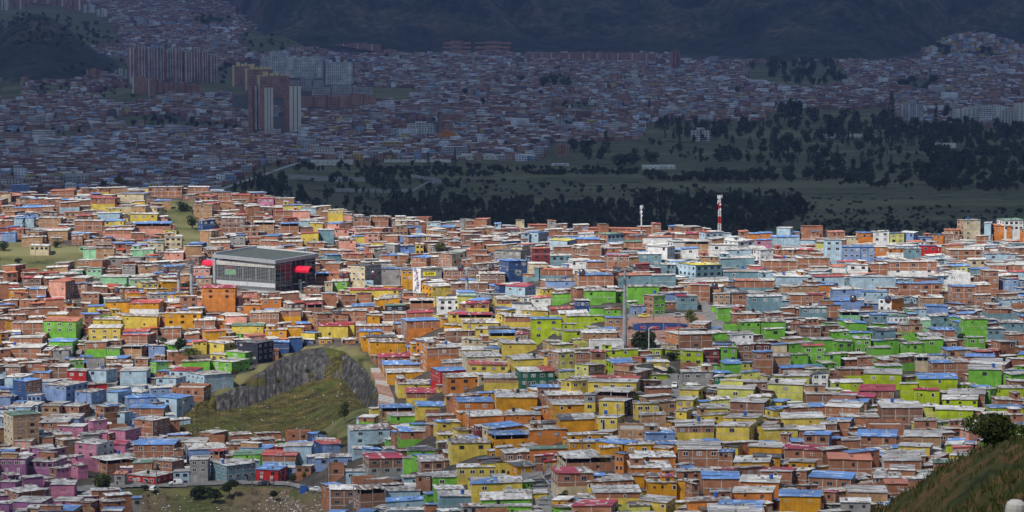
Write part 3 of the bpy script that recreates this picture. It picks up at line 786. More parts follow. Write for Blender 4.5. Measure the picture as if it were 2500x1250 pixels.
# ---- houses read from the photograph: region, then  x0 xs x1 ytop ybot walls roof [flags]
HOUSES = {
'A': """
1165 1170 1425 1060 1165 oc w w3x2
1425 1435 1670 880 1045 or c w2x2
1845 1850 1995 960 1035 or w w2x1
1725 1730 1850 1000 1060 or w
650 660 860 1105 1150 ye s
860 865 1115 1080 1180 ye s
620 630 855 1165 1250 ye w w3x2
860 870 1055 1190 1250 br|bl r
305 540 555 1115 1250 gr o w3x2
915 1125 1140 985 1080 oc/wh r
745 750 915 980 1040 oc k
80 85 305 1130 1195 br w
200 205 305 1090 1130 br w
1770 1775 1980 1055 1150 br w w3x1
1980 1985 2135 1040 1140 br/oc g
1590 1600 1750 1080 1140 sa w
1370 1380 1525 1110 1180 br w
1640 1645 1870 1150 1210 ye n
1875 1880 2035 1180 1235 oc w w2x1
2035 2040 2155 1160 1215 oc w
2210 2250 2360 1065 1180 br n
2360 2365 2471 1065 1110 br k
2255 2260 2471 1150 1235 ye c
2160 2180 2290 1000 1060 bk c T
1160 1165 1285 1165 1215 br g
330 335 470 1070 1110 oc g
915 925 1115 355 420 ye w w3x1
640 645 815 245 330 br/ye r
400 430 560 275 350 br/sb w
675 680 850 350 390 sb w
725 730 880 405 440 ye b
525 530 725 405 500 br w
945 950 1210 425 500 br/sa b
740 745 940 470 530 br/sa w
1165 1170 1290 515 610 cr w w3x3
1040 1045 1160 560 630 cr n w2x2
890 895 1035 575 640 br b
660 665 790 525 575 br b w3x1
675 680 810 600 680 tb s
1370 1375 1505 290 400 tb s
1330 1335 1480 165 210 br w
1520 1525 1635 200 280 br b
1640 1645 1770 220 260 br r
1395 1440 1525 400 480 db b w2x1
1565 1570 1735 385 500 bk s w4x2
1825 1830 1940 245 310 pi r w3x2
1950 1955 2085 245 300 br w
1795 1800 1945 415 490 tb w T
1985 1990 2120 425 510 br b
1950 1955 2070 335 390 br r
2285 2290 2430 340 420 br w
820 1020 1045 215 275 cr b
1045 1050 1290 165 240 br g w6x1
350 355 525 190 240 br o
465 468 530 180 240 br o w2x1
340 465 515 835 960 sa|br o
515 520 615 850 930 br b w2x2
160 165 290 810 880 bk c w3x1
610 615 720 740 810 mi g w3x2
710 900 905 805 860 mi w
860 865 960 720 790 gy w w3x1
575 580 700 920 990 br w
1370 1375 1490 740 830 sa w w3x1
2355 2360 2471 830 890 gr w w3x1
2235 2240 2340 780 860 br b
2300 2305 2360 840 890 cr g
0 40 90 1110 1185 oc s
210 215 345 580 610 cr w w4x1
270 275 430 385 460 tb s
310 315 480 475 520 tb w
85 90 360 310 350 br b
205 210 325 890 920 br b
95 100 240 385 460 sb b
45 50 165 465 520 br r
0 5 110 490 550 bl b
150 155 300 520 570 tb w
80 82 200 150 190 bl b
0 5 75 210 260 cr o
1385 1390 1500 810 880 tb b w2x1
1160 1165 1300 630 690 sa w
920 925 1090 610 650 mi g
2000 2005 2140 295 345 ye b
2120 2125 2250 405 450 sb g
2195 2200 2290 420 460 ye w
2070 2075 2200 335 400 sa w
2250 2255 2370 470 560 tq g
2130 2135 2260 490 570 ye r
2140 2145 2240 310 350 sb w
2400 2405 2471 530 620 sa w
1720 1725 1830 445 530 br g w2x2
1630 1635 1740 510 590 gy b w2x2
1490 1495 1630 560 600 br w
1845 1850 1970 545 590 br w
2170 2175 2300 560 600 br g
""",
'B': """
135 265 375 725 890 cr|gy k w4x3
380 385 515 745 870 gy b
515 525 605 750 890 oc b w2x2
655 680 810 745 830 gy n
590 700 785 665 740 br|or b w2x1
785 880 975 640 740 br|cr n w2x2
820 825 1060 755 820 br g w4x1
1070 1080 1260 780 870 cr|bk w w4x1
870 875 1135 850 910 bk w
665 740 900 870 935 oc|ye w
1215 1285 1420 690 850 db b
1440 1450 1580 600 720 mr o w2x3
1180 1370 1440 620 700 gy k w4x2
1300 1380 1440 590 680 cr k w1x2
1395 1495 1575 490 560 sb b w3x1
1580 1585 1730 650 720 tq w w3x1
1575 1700 1765 545 580 sb y
1735 1740 1835 690 750 wh w
1840 1845 1965 695 760 br b
1505 1510 1750 750 830 br/tq o
1550 1555 1775 830 905 bl s
1775 1780 2030 790 890 br b
1465 1500 1530 740 830 tq s
1260 1400 1475 870 930 sb c w2x1
1590 1600 1750 920 1000 gr s
1820 1825 2045 900 1000 gr s
1750 1760 1860 970 1050 db s w3x1
1860 1865 1970 1020 1060 gr k
1965 1970 2080 1030 1090 gr r
2125 2130 2355 870 990 gr s
2245 2310 2400 935 1085 br|gr w w2x3F
2145 2150 2290 1010 1080 bl s F
2070 2080 2300 790 880 tq o
2300 2305 2471 790 880 tq w
1980 1985 2140 650 770 br r w4x1
2205 2210 2370 640 740 tq w w2x2
2185 2190 2285 710 770 mr r w2x1
2370 2375 2471 715 790 tq w
1945 1950 2090 600 650 br g
1850 1852 1940 570 690 br w
1900 1985 2105 500 570 br|sb n w4x1
1780 1785 1890 495 530 wh w
1695 1700 1935 535 580 br b
2105 2110 2230 555 610 br n
2235 2237 2445 520 580 wh o
2275 2410 2471 590 690 wh w
980 985 1130 615 650 br o
1845 1850 2230 460 490 br o
25 30 140 835 890 gr g w2x1
150 155 530 895 935 ye c
60 95 200 930 1010 br w
200 205 310 920 990 br k
400 405 550 1005 1050 br|ch n w2x1
360 365 510 955 1000 oc g
580 585 755 970 1040 br w
770 790 945 960 1060 wh g w3x2
915 920 1060 940 970 ly n
980 985 1145 990 1060 br/ye c w2x1
850 870 990 1060 1150 ye r w2x2
920 925 1170 1070 1120 ye c T
1060 1065 1190 920 960 gy g
1300 1310 1450 990 1020 wh k
1445 1450 1585 950 1020 wh r w2x1
1370 1380 1565 1040 1090 ye w
1255 1260 1440 1085 1180 br/ye w
1440 1445 1660 1100 1250 li b w2x3
1694 1700 1970 1080 1170 li w
1665 1670 1765 1135 1180 li w
1665 1680 1850 1190 1250 li g
1800 1810 2055 1200 1250 tb w
1575 1580 1735 1030 1080 bk r
1640 1650 1850 1060 1110 ye w
950 960 1215 1130 1170 ye s w3x1
1045 1050 1290 1170 1200 ye k
1140 1150 1335 1200 1255 ye b T
1335 1340 1420 1205 1250 bk c w2x1
830 835 1085 1185 1240 bk w
820 825 945 1145 1180 oc s
510 560 800 1115 1245 bk|br/or b
375 400 590 1065 1120 br w
550 560 750 1055 1100 br c
275 280 370 1075 1130 oc w
95 100 275 1045 1130 br w
0 35 150 1050 1100 br k
0 5 190 1135 1210 ye c w2x1
195 200 460 1150 1200 br s
220 225 380 1190 1250 oc b
275 280 500 1230 1290 oc k
165 170 330 1010 1050 br b
75 80 200 540 620 sa s
165 170 262 515 560 ye b
40 45 150 465 515 sa r
275 280 360 490 570 sa w w2x2
620 625 680 570 640 ye w w2x2
620 622 668 445 505 bl b w2x2
175 180 300 380 450 br k w3x1
0 2 110 325 430 ye w w4x1
100 102 170 360 410 sa w
300 305 430 375 450 br g
480 483 550 405 440 cr w
705 708 800 415 445 sb g
840 843 945 415 450 gy n
975 978 1045 405 440 br w
1335 1338 1395 400 430 cr g
1560 1563 1620 405 430 gy o
1185 1188 1230 425 460 sb b
2300 2303 2365 425 480 br r w1x1
1600 1603 1740 590 640 br s
1735 1738 1850 600 650 br s
100 105 320 640 680 br r
370 375 570 650 700 br b
""",
'C': """
30 140 335 720 850 sb|tq y w4x2
315 320 560 670 760 tq g
615 620 860 690 790 br s
860 865 1095 670 740 br s
1055 1175 1180 540 740 sb g w2x3
1180 1185 1310 590 700 bl b w3x3
1310 1315 1410 590 700 bl b w2x2
1395 1400 1515 480 570 wh w w2x2
1515 1520 1620 490 575 ly b w2x2
1290 1295 1410 490 560 or b w4x1
1080 1085 1200 485 515 br o
510 515 690 495 570 or b w1x1
570 575 680 540 600 pi b w3x1
350 440 565 550 600 wh w w2x1
235 240 440 575 640 wh w w2x1
60 235 240 550 640 tb w
685 690 880 520 600 sb b
555 600 695 610 710 wh w
700 705 890 610 660 br w
40 45 160 600 670 wh b w1x1
175 180 310 660 710 tb w
360 365 540 610 670 sb g
1215 1220 1365 715 790 wh w w2x1
1370 1375 1515 710 790 br s
1517 1520 1855 695 830 br/wh w w3x2
1248 1250 1565 800 920 sb w
985 990 1200 800 850 sb r
695 710 940 800 880 sb w
1410 1415 1505 590 660 or w w1x1
1510 1515 1620 600 660 or/wh s
1630 1635 1740 600 690 tq w w2x1
1740 1745 1855 580 660 re b w2x1
1905 2010 2030 470 550 br o w3x2
2015 2045 2165 400 520 tb|cr w w2x4
2190 2235 2260 420 490 sb b
2260 2265 2385 440 500 or o
2300 2330 2471 400 540 wh n w4x2
1905 1910 2030 500 550 br w w2x1
2130 2135 2250 510 540 br w
1940 1945 2185 610 700 br w w3x2
2190 2195 2430 640 690 sb s w2x1
2080 2085 2210 680 740 cr w w2x1
1955 1960 2090 725 770 ly b w4x1
2215 2220 2460 720 760 br w
0 10 155 940 1035 tq c w2x1
420 425 695 830 920 br/tq o
265 385 395 920 1010 tb w w3x2
395 400 515 920 1010 br k w1x1
514 520 755 940 1060 tq w w3x1
805 810 1050 930 1000 br c w1x1
890 895 1075 1020 1100 tq w w4x1
1015 1170 1180 1000 1060 br b
1115 1120 1320 890 980 bl w
1110 1115 1340 970 1040 bl b
1450 1530 1630 960 1040 wh|or b
1580 1585 1895 850 950 br b w4x1
750 755 1015 870 930 tb s
1955 1960 2130 870 990 br b w2x3
2125 2130 2240 930 1000 br w w3x1
2075 2080 2230 860 930 br w
2320 2325 2435 815 900 bl r w2x2
2175 2180 2290 760 900 br s w2x2
1780 1785 1935 1010 1110 bl b
1800 1805 1940 1080 1170 tq g
1720 1775 1780 1030 1130 sb|tq g
2200 2210 2400 1030 1110 br/tq s
2320 2325 2480 960 1010 sb s
1590 1595 1750 1140 1250 tb/gr g w2x2
2035 2040 2210 1100 1250 gr s
630 640 775 1170 1245 gr w w1x1
400 405 610 1065 1170 br w
290 300 400 1020 1120 gr w
395 400 550 1210 1260 wh g
820 860 930 1140 1190 br o
875 880 1030 1160 1240 bk s
1165 1170 1310 1050 1130 mi s T
1385 1390 1510 1070 1140 tq b
1205 1210 1355 1130 1170 gr b
1100 1105 1230 1190 1250 gr w
1230 1235 1385 1200 1260 gr b w2x1
2350 2355 2471 1210 1260 br s
2210 2215 2340 1170 1250 tq s w3x1
1660 1665 1810 1110 1160 mi w
1820 1825 1985 1180 1250 br b
1730 1735 1900 1220 1260 gr g
930 935 1010 1100 1150 br w
820 825 905 1135 1180 br o w1x1
450 455 600 1120 1150 gr w
600 605 780 1120 1150 gr s
1020 1025 1160 1150 1200 bk g
100 240 245 860 980 br c
130 370 385 830 880 tb w
880 885 1000 540 580 sb s
995 1000 1080 560 605 ly k
1700 1705 1820 520 550 bl b w3x1
1820 1825 1900 500 570 or b w1x2
450 455 515 480 540 br o
190 195 250 460 485 br w
0 5 180 500 540 br c
780 783 880 490 520 br b
960 963 1020 480 500 br b
1200 1205 1310 520 590 cr w
1440 1445 1585 880 940 br w
1740 1745 1900 950 1010 tb w
1000 1005 1130 860 890 or b
2440 2445 2471 460 550 or w
1320 1500 1510 910 960 sb b
340 600 605 770 830 tq s
-61 23 267 1212 1331 or|br w w1x2
1160 1165 1270 1110 1140 gr b
2300 2305 2471 1130 1190 tq s
1510 1515 1640 1080 1130 wh n w4x1
""",
'D': """
65 290 295 82 150 br w w1x1
65 298 300 10 60 br g
345 515 530 40 75 gr b
308 365 370 95 135 br w
370 375 490 100 160 gy s
600 755 760 45 150 br/gr w w1x1
757 850 855 85 135 gr s
857 1005 1035 72 160 tb g
857 1045 1085 -5 65 br r
1460 1590 1680 55 125 ye w w1x1
1590 1740 1830 120 190 gr w w1x1
1490 1645 1760 185 265 gr w w2x1F
1680 1830 1930 50 190 ch k w3x3F
1925 1935 2050 45 95 db b w2x1
1285 1290 1490 180 240 gr s
1045 1110 1190 185 250 gr b w1x1
957 1050 1060 165 215 br w
1190 1375 1425 250 320 sb c w3x1
1305 1450 1645 280 385 sb g w2x1F
850 1040 1045 245 350 sb g
1100 1250 1305 300 385 sb g w2x1
1215 1445 1475 380 440 br t
1105 1255 1360 445 545 sb b w1x1F
840 905 1105 440 510 bl b w3x1
1030 1070 1240 370 450 bl g w3x1
15 145 175 220 290 br g w2x1
220 350 355 260 310 br b
350 480 485 215 290 bk s
475 610 615 250 310 re g w2x1
614 755 815 245 345 sb g w2x1
75 185 285 320 480 db|br/bl b w1x2F
290 470 600 350 470 bl s w4x1
490 650 725 400 500 bl s F
20 150 220 290 345 sb w
0 75 80 430 500 bl s
190 290 300 420 480 bl g w3x1
55 220 225 505 545 sb w
295 420 425 500 590 tb s w2x1
425 560 620 500 600 br w
0 95 265 560 820 cr|tb n w2x4
665 740 840 505 630 br b
795 885 935 545 640 sb g w1x1
935 1085 1190 600 735 br g F
910 1160 1165 515 560 br b
595 660 755 600 705 pi s w1x2
405 590 600 645 700 pi w
755 890 985 670 760 pi w
515 685 785 770 880 pi|wh g w2x2
670 890 895 770 850 pi c
230 375 380 720 790 br w
375 450 550 740 840 tb s w1x1
100 220 230 745 810 sa g w2x1
185 340 450 810 865 pu g
0 185 190 870 980 pu g w4x1F
190 380 450 890 990 pu g w4x1
335 400 490 940 1010 bk|pi g
490 555 620 920 980 pi s
945 1235 1240 770 890 br b w3x1F
1230 1460 1465 755 810 br w
619 760 945 885 975 br w
1080 1220 1290 895 970 br w w2x1
1290 1345 1605 805 900 bl w
1347 1475 1480 870 1035 gy g w2x2F
1475 1610 1805 920 1040 tq g w4x2F
1475 1555 1610 820 890 br r T
1230 1345 1346 960 1040 sb g w2x2F
890 1105 1215 1000 1065 re w w4x1F
810 885 890 980 1070 gy o w1x1F
1690 1900 1990 800 870 sb b
1855 2100 2110 850 930 br/sb r
1810 1975 2030 950 1040 re b w2x2F
2010 2210 2215 780 850 sb w
2215 2290 2460 770 835 db|bl r
2235 2240 2471 865 920 bl s w2x1
130 180 300 1005 1080 pu w
358 365 530 1055 1140 pi w F
0 110 130 1040 1110 pu g
0 60 130 990 1030 pu w
70 290 340 1180 1250 pu g
200 320 330 1095 1140 pu w
385 560 570 1170 1210 pi s
490 640 680 1185 1250 br s
270 520 545 1240 1300 tb b
720 860 865 1240 1290 br b
0 65 70 1195 1260 pu g
190 270 280 1220 1300 tb w
0 5 75 590 640 sb w
270 480 490 610 670 br w
320 560 565 585 640 bl s
0 130 300 1110 1150 br w
630 640 760 690 720 pi w
550 590 700 700 740 gy g
1165 1310 1350 740 800 br g
1230 1235 1300 805 850 br s
940 945 1080 900 950 br n
1600 1605 1700 770 820 br s
1650 1850 1855 840 880 gr n
""",
'E': """
275 300 555 45 145 oc s
230 250 290 10 60 oc w
350 360 590 150 180 br c
375 395 655 205 250 oc|tb b
400 420 700 260 345 oc w
625 690 770 45 115 or b w1x1
670 705 950 85 240 or|br/or g w1x1
950 955 1085 25 80 cr g
949 955 1160 100 135 cr w
950 990 1240 150 190 cr g w3x1
1205 1240 1485 55 145 ye w
1290 1320 1570 165 250 ye w
995 1005 1280 205 275 ye r w4x1
800 820 985 190 240 tb g
725 800 1030 250 330 re b
808 850 1105 295 425 or w w3x2
1103 1110 1355 300 375 tb/ye w
1330 1370 1615 255 370 dg r w4x2F
1590 1640 1755 115 250 tb|ly w w2x2
1755 1757 1865 120 185 br w
1865 1870 1975 110 235 bk/ly r w1x1
1943 1945 2205 100 170 li w
1860 1870 2105 55 90 wh f w3x1
1755 1850 1965 210 290 ly|bk g w2x1
1980 2030 2220 190 270 li b
2090 2190 2310 205 265 cr w w2x1
2030 2190 2310 260 330 br g
1845 2190 2235 330 400 ye r w3x1
1890 2130 2195 400 460 bk w T
1655 1725 1850 320 385 ye g w2x1
1485 1490 1730 365 430 br b w3x1
1540 1560 1815 420 480 br w
1570 1600 1870 490 600 oc w
1625 1650 1915 595 680 oc k
1925 2105 2170 465 570 ye|ch g w2x1
1918 2055 2115 580 670 ye g w2x1F
1820 1900 1920 415 540 gy/ye s w1x2
900 930 1180 470 545 or b w2x1
1185 1195 1490 435 555 oc w
970 1010 1255 570 660 or w
1259 1265 1515 560 640 or w
1095 1190 1390 650 700 oc b
1130 1185 1430 705 795 oc b T
1428 1435 1695 665 790 or w w2x1
465 500 795 345 440 ye s
545 560 840 405 480 br/ye c
610 640 870 500 545 ye b
355 385 610 510 640 br b
405 450 695 570 640 gr w
695 700 900 565 590 br w
480 515 770 680 810 br/gr b
746 780 945 615 680 ye b
885 925 1000 670 725 ye s
125 160 445 665 810 sb s w2x2F
555 570 760 815 860 gr k
590 645 800 860 920 gr b
631 660 915 890 1000 bk g w3x1
235 290 550 870 1030 bk/gy c w3x2
845 880 1160 760 895 ye s w2x1
775 777 845 755 810 bk w
915 920 1205 930 990 ye w w4x1
735 745 1005 1000 1080 gr g w2x1
745 770 970 1090 1120 gr w
770 800 1075 1140 1230 tq g
1010 1020 1385 1045 1140 ye b w2x1
1250 1255 1440 1110 1160 gr g
1080 1090 1450 1160 1190 gr w
1125 1130 1450 1210 1260 gr g
940 960 1120 1210 1260 gy s
1225 1260 1470 830 900 bk w w3x1
1185 1200 1320 790 860 oc g
1468 1470 1610 845 910 bk c w1x1
1275 1345 1520 930 1000 oc k F
1520 1540 1630 890 945 oc c w2x1F
1430 1435 1735 800 840 or n
1635 1690 2045 870 980 cr|br w
2040 2100 2150 840 980 or|oc b w2x2
1710 1720 1905 755 810 oc g
1700 1705 1990 700 740 oc w
1905 2090 2215 770 840 oc b w2x1
2065 2360 2365 670 750 tb f
2190 2200 2471 860 920 or s w2x1
2140 2150 2440 935 1000 or w
1590 1630 1890 975 1160 br/cr c w2x1
1880 1890 2225 1110 1200 br/ye w
1955 1965 2170 1025 1070 br g
2265 2275 2480 1040 1180 oc w
1730 2010 2070 1205 1250 br c
2205 2400 2480 1180 1250 ye w
2135 2140 2290 1200 1260 ly s
0 20 215 1090 1250 sb|bk w w2x2
170 230 410 1090 1250 bk s T
405 410 660 1100 1150 sb g
410 415 690 1170 1220 sb b
125 130 275 960 1030 sb g w2x1
0 10 205 860 915 bl s w2x1
415 420 700 1235 1300 sb w
0 5 118 930 1040 br t w1x1
1930 1935 2070 790 830 oc w
2100 2105 2300 770 830 oc g w2x1
1095 1140 1190 660 720 cr w
1035 1060 1190 640 700 mr w
2220 2225 2400 560 620 tb g
2240 2260 2471 690 740 bl b
1780 1790 1900 1150 1200 gy s
770 790 900 700 750 ye w
1190 1200 1290 400 430 oc w
1640 1650 1780 250 300 ly b
2100 2110 2250 990 1040 oc s
2270 2280 2471 1000 1050 or s
""",
'F': """
40 55 195 105 220 li w w2x2
195 198 310 95 190 mr w w2x2
312 320 435 80 185 gr w w2x2
435 437 555 60 170 bk g w1x2
550 560 690 115 270 br b w2x1
555 558 670 55 110 mr w w2x1
670 675 790 60 100 cr b
690 695 815 145 210 tb g
820 825 940 130 215 gr w
900 905 1055 70 215 gr r w2x2
1050 1055 1170 130 190 gr g
1100 1145 1265 40 130 gr w w2x2
1265 1270 1385 20 130 gr g w2x2
1370 1380 1530 85 165 gr g
1610 1625 1770 55 105 gr s
1730 1740 1895 25 110 gr w w1x1
1530 1580 1700 150 235 bk/gr g
1700 1705 1805 150 250 cr w T
1800 1810 1935 135 165 wh b
1900 1925 2070 100 165 tb b w2x1
2060 2075 2200 10 80 gr w w2x1
2130 2150 2300 110 170 mr r
1815 1820 2085 190 280 br b
2080 2330 2430 200 250 br w
2080 2310 2345 240 370 gr g w1x1
1145 1150 1420 235 320 br/li w
1340 1600 1635 270 380 li w w2x1
1420 1425 1610 215 290 gr g
1725 2000 2015 300 410 li b
1595 1715 1725 340 470 li w
1690 1870 1890 390 480 li c
1110 1115 1330 330 375 li w
1300 1545 1590 385 460 br c
1005 1010 1180 380 420 ly w
700 705 950 285 330 ly g
655 900 950 345 460 ly w w1x1
295 550 590 380 450 ly w w1x1
520 525 680 435 500 ly w
250 255 385 450 500 ly w
30 160 215 380 450 ye/ly g
40 45 265 255 350 gy w w3x1
465 480 600 255 310 ly b
270 330 350 285 350 dg s
460 650 655 330 400 bk w
965 1080 1085 260 380 wh k w2x2
925 1155 1160 415 485 bk w
1160 1400 1455 435 490 bk c
385 625 680 475 585 bk g
640 690 765 520 580 ye b
0 120 165 450 520 ye w w2x1
0 75 125 530 600 ye w
150 155 370 560 610 ye s
342 570 640 585 660 ye w
815 820 1065 505 575 br b
1065 1300 1365 505 650 br|ye w
1090 1350 1410 475 520 br b
1460 1750 1755 505 635 bk w
1755 1760 1850 500 600 ly w
1850 2110 2145 530 600 li w
1895 2140 2180 450 500 li w
1935 2190 2240 410 460 br w
2130 2230 2300 380 480 gr s
2300 2305 2471 370 430 li w w1x1
2270 2280 2471 455 490 br s
2230 2240 2471 510 550 li b
2195 2200 2471 560 610 br w
0 270 275 635 755 br/ye w w3x1
280 520 590 640 755 ye s w1x1
626 865 870 665 770 ye w
872 1060 1070 660 700 br w
1065 1230 1275 605 680 br b
755 1050 1060 580 610 ye w
1370 1620 1625 645 700 br t
1620 1880 1925 710 790 tb|sb w
1290 1560 1605 710 790 br b
1180 1310 1320 735 800 br s
905 1085 1130 700 800 br|bl b w2x1
820 905 910 750 790 br b
770 1040 1080 815 900 br c
1580 1800 1855 790 860 ye|br w
1475 1740 1760 880 960 br|wh w
1505 1770 1800 850 890 br w
1085 1390 1410 880 990 br o
515 750 770 790 860 oc w
550 740 760 865 900 oc k
410 660 700 890 930 oc g
800 980 1020 900 970 oc s
300 400 430 820 880 br b
15 320 330 800 930 br g w3x1
345 440 480 790 840 ye k
0 5 270 960 1000 br w
305 400 470 950 1000 wh c
600 820 880 965 1060 br c
190 455 460 1010 1080 br b
455 730 770 1040 1130 or w w3x1
945 1240 1310 1015 1110 br b w3x1
1490 1650 1655 1045 1100 br o
1525 1690 1710 950 1010 br w
400 680 725 1110 1200 or w
735 1025 1055 1140 1290 oc b
1050 1130 1165 1110 1170 br c
1171 1380 1400 1180 1260 gy w
290 600 650 1220 1260 br b
0 120 175 1030 1150 oc|br w
80 85 390 1170 1230 or s
1835 1990 2000 900 950 br n
1970 2100 2110 790 850 sa r
230 620 640 1250 1290 br w
245 390 395 1110 1170 br s
1225 1500 1510 1110 1180 tb g
70 110 165 1050 1110 br w
830 925 990 955 1010 br w
740 800 830 700 750 br s
1420 1480 1520 960 1010 bk w
1690 1850 1880 600 650 br s
1940 2050 2090 600 660 br|gr w
1180 1440 1450 580 620 br s
180 370 375 510 560 ye w
0 130 140 770 800 oc s
1030 1140 1150 620 650 bk g
1410 1600 1610 1000 1050 bk g
870 900 1010 1060 1130 br w
2060 2260 2290 150 200 br b
1290 1400 1410 150 210 br s
800 960 970 270 300 bk s
"""}
HOUSE_REGION = {'A': (0, 400), 'B': (800, 400), 'C': (1650, 400), 'D': (0, 820), 'E': (800, 820), 'F': (1650, 820)}
# ------------------------------------------------------------------ houses
WNAME = dict(br='brick', bk='dark brick', tb='tan brick', oc='ochre', ye='yellow', ly='lemon', li='lime yellow', gr='bright green', mi='mint', tq='grey teal', sb='sky blue',
             bl='periwinkle blue', db='deep blue', wh='white', cr='cream', pi='pink', sa='salmon', pu='purple', re='red', mr='maroon', gy='grey', dg='dark green', ch='black')
WNAME['or'] = 'orange'
RNAME = dict(w='white', g='grey', b='blue', r='red', c='crimson', o='orange', n='green', k='dark', s='patched rusty', f='flat grey', t='no', y='yellow', l='lime')
BRICKY = ('br', 'bk', 'tb')
SX = 850 / 2471.0

def face_frame(o, d, out):
    """returns f(t, z, off): a point t along the face, z up, off out of it"""
    return lambda t, z, off=0.0: (o[0] + d[0] * t + out[0] * off, o[1] + d[1] * t + out[1] * off, z)

def wall_face(mb, f, L, z0, zl, zr, mat, frame):
    """one wall from t=0 to L, its top running from zl to zr"""
    mb.quad(f(0, z0), f(L, z0), f(L, zr), f(0, zl), mat, L, max(zl, zr) - z0)
    if frame:
        n = max(1, int(L / 3.6))
        for i in range(n + 1):
            t = i * L / n
            a, b_ = max(0, t - .13), min(L, t + .13)
            zt = zl + (zr - zl) * t / L - .03
            mb.quad(f(a, z0, .03), f(b_, z0, .03), f(b_, zt, .03), f(a, zt, .03), 'concrete')
        z = max(zl, zr) - 2.55
        while z > z0 + 1:
            mb.quad(f(0, z - .12, .034), f(L, z - .12, .034), f(L, z + .12, .034), f(0, z + .12, .034), 'concrete')
            z -= 2.5

def window_mb(f, t, z, w, h, frame, glass, pane2=True):
    """a window centred at t, z on the face"""
    mb = MB()
    a, b_, c, d = t - w / 2, t + w / 2, z - h / 2, z + h / 2
    lo = [f(a, c, .05), f(b_, c, .05), f(b_, d, .05), f(a, d, .05)]
    bk = [f(a, c, 0), f(b_, c, 0), f(b_, d, 0), f(a, d, 0)]
    for i in range(4):
        j = (i + 1) % 4
        mb.quad(bk[i], bk[j], lo[j], lo[i], frame)
    mb.quad(*lo, frame)
    e = .09
    cols_ = 2 if (pane2 and w > 0.9) else 1
    pw = (w - e * (cols_ + 1)) / cols_
    for k in range(cols_):
        x0 = a + e + k * (pw + e)
        mb.quad(f(x0, c + e, .056), f(x0 + pw, c + e, .056), f(x0 + pw, d - e, .056), f(x0, d - e, .056), glass)
    return mb

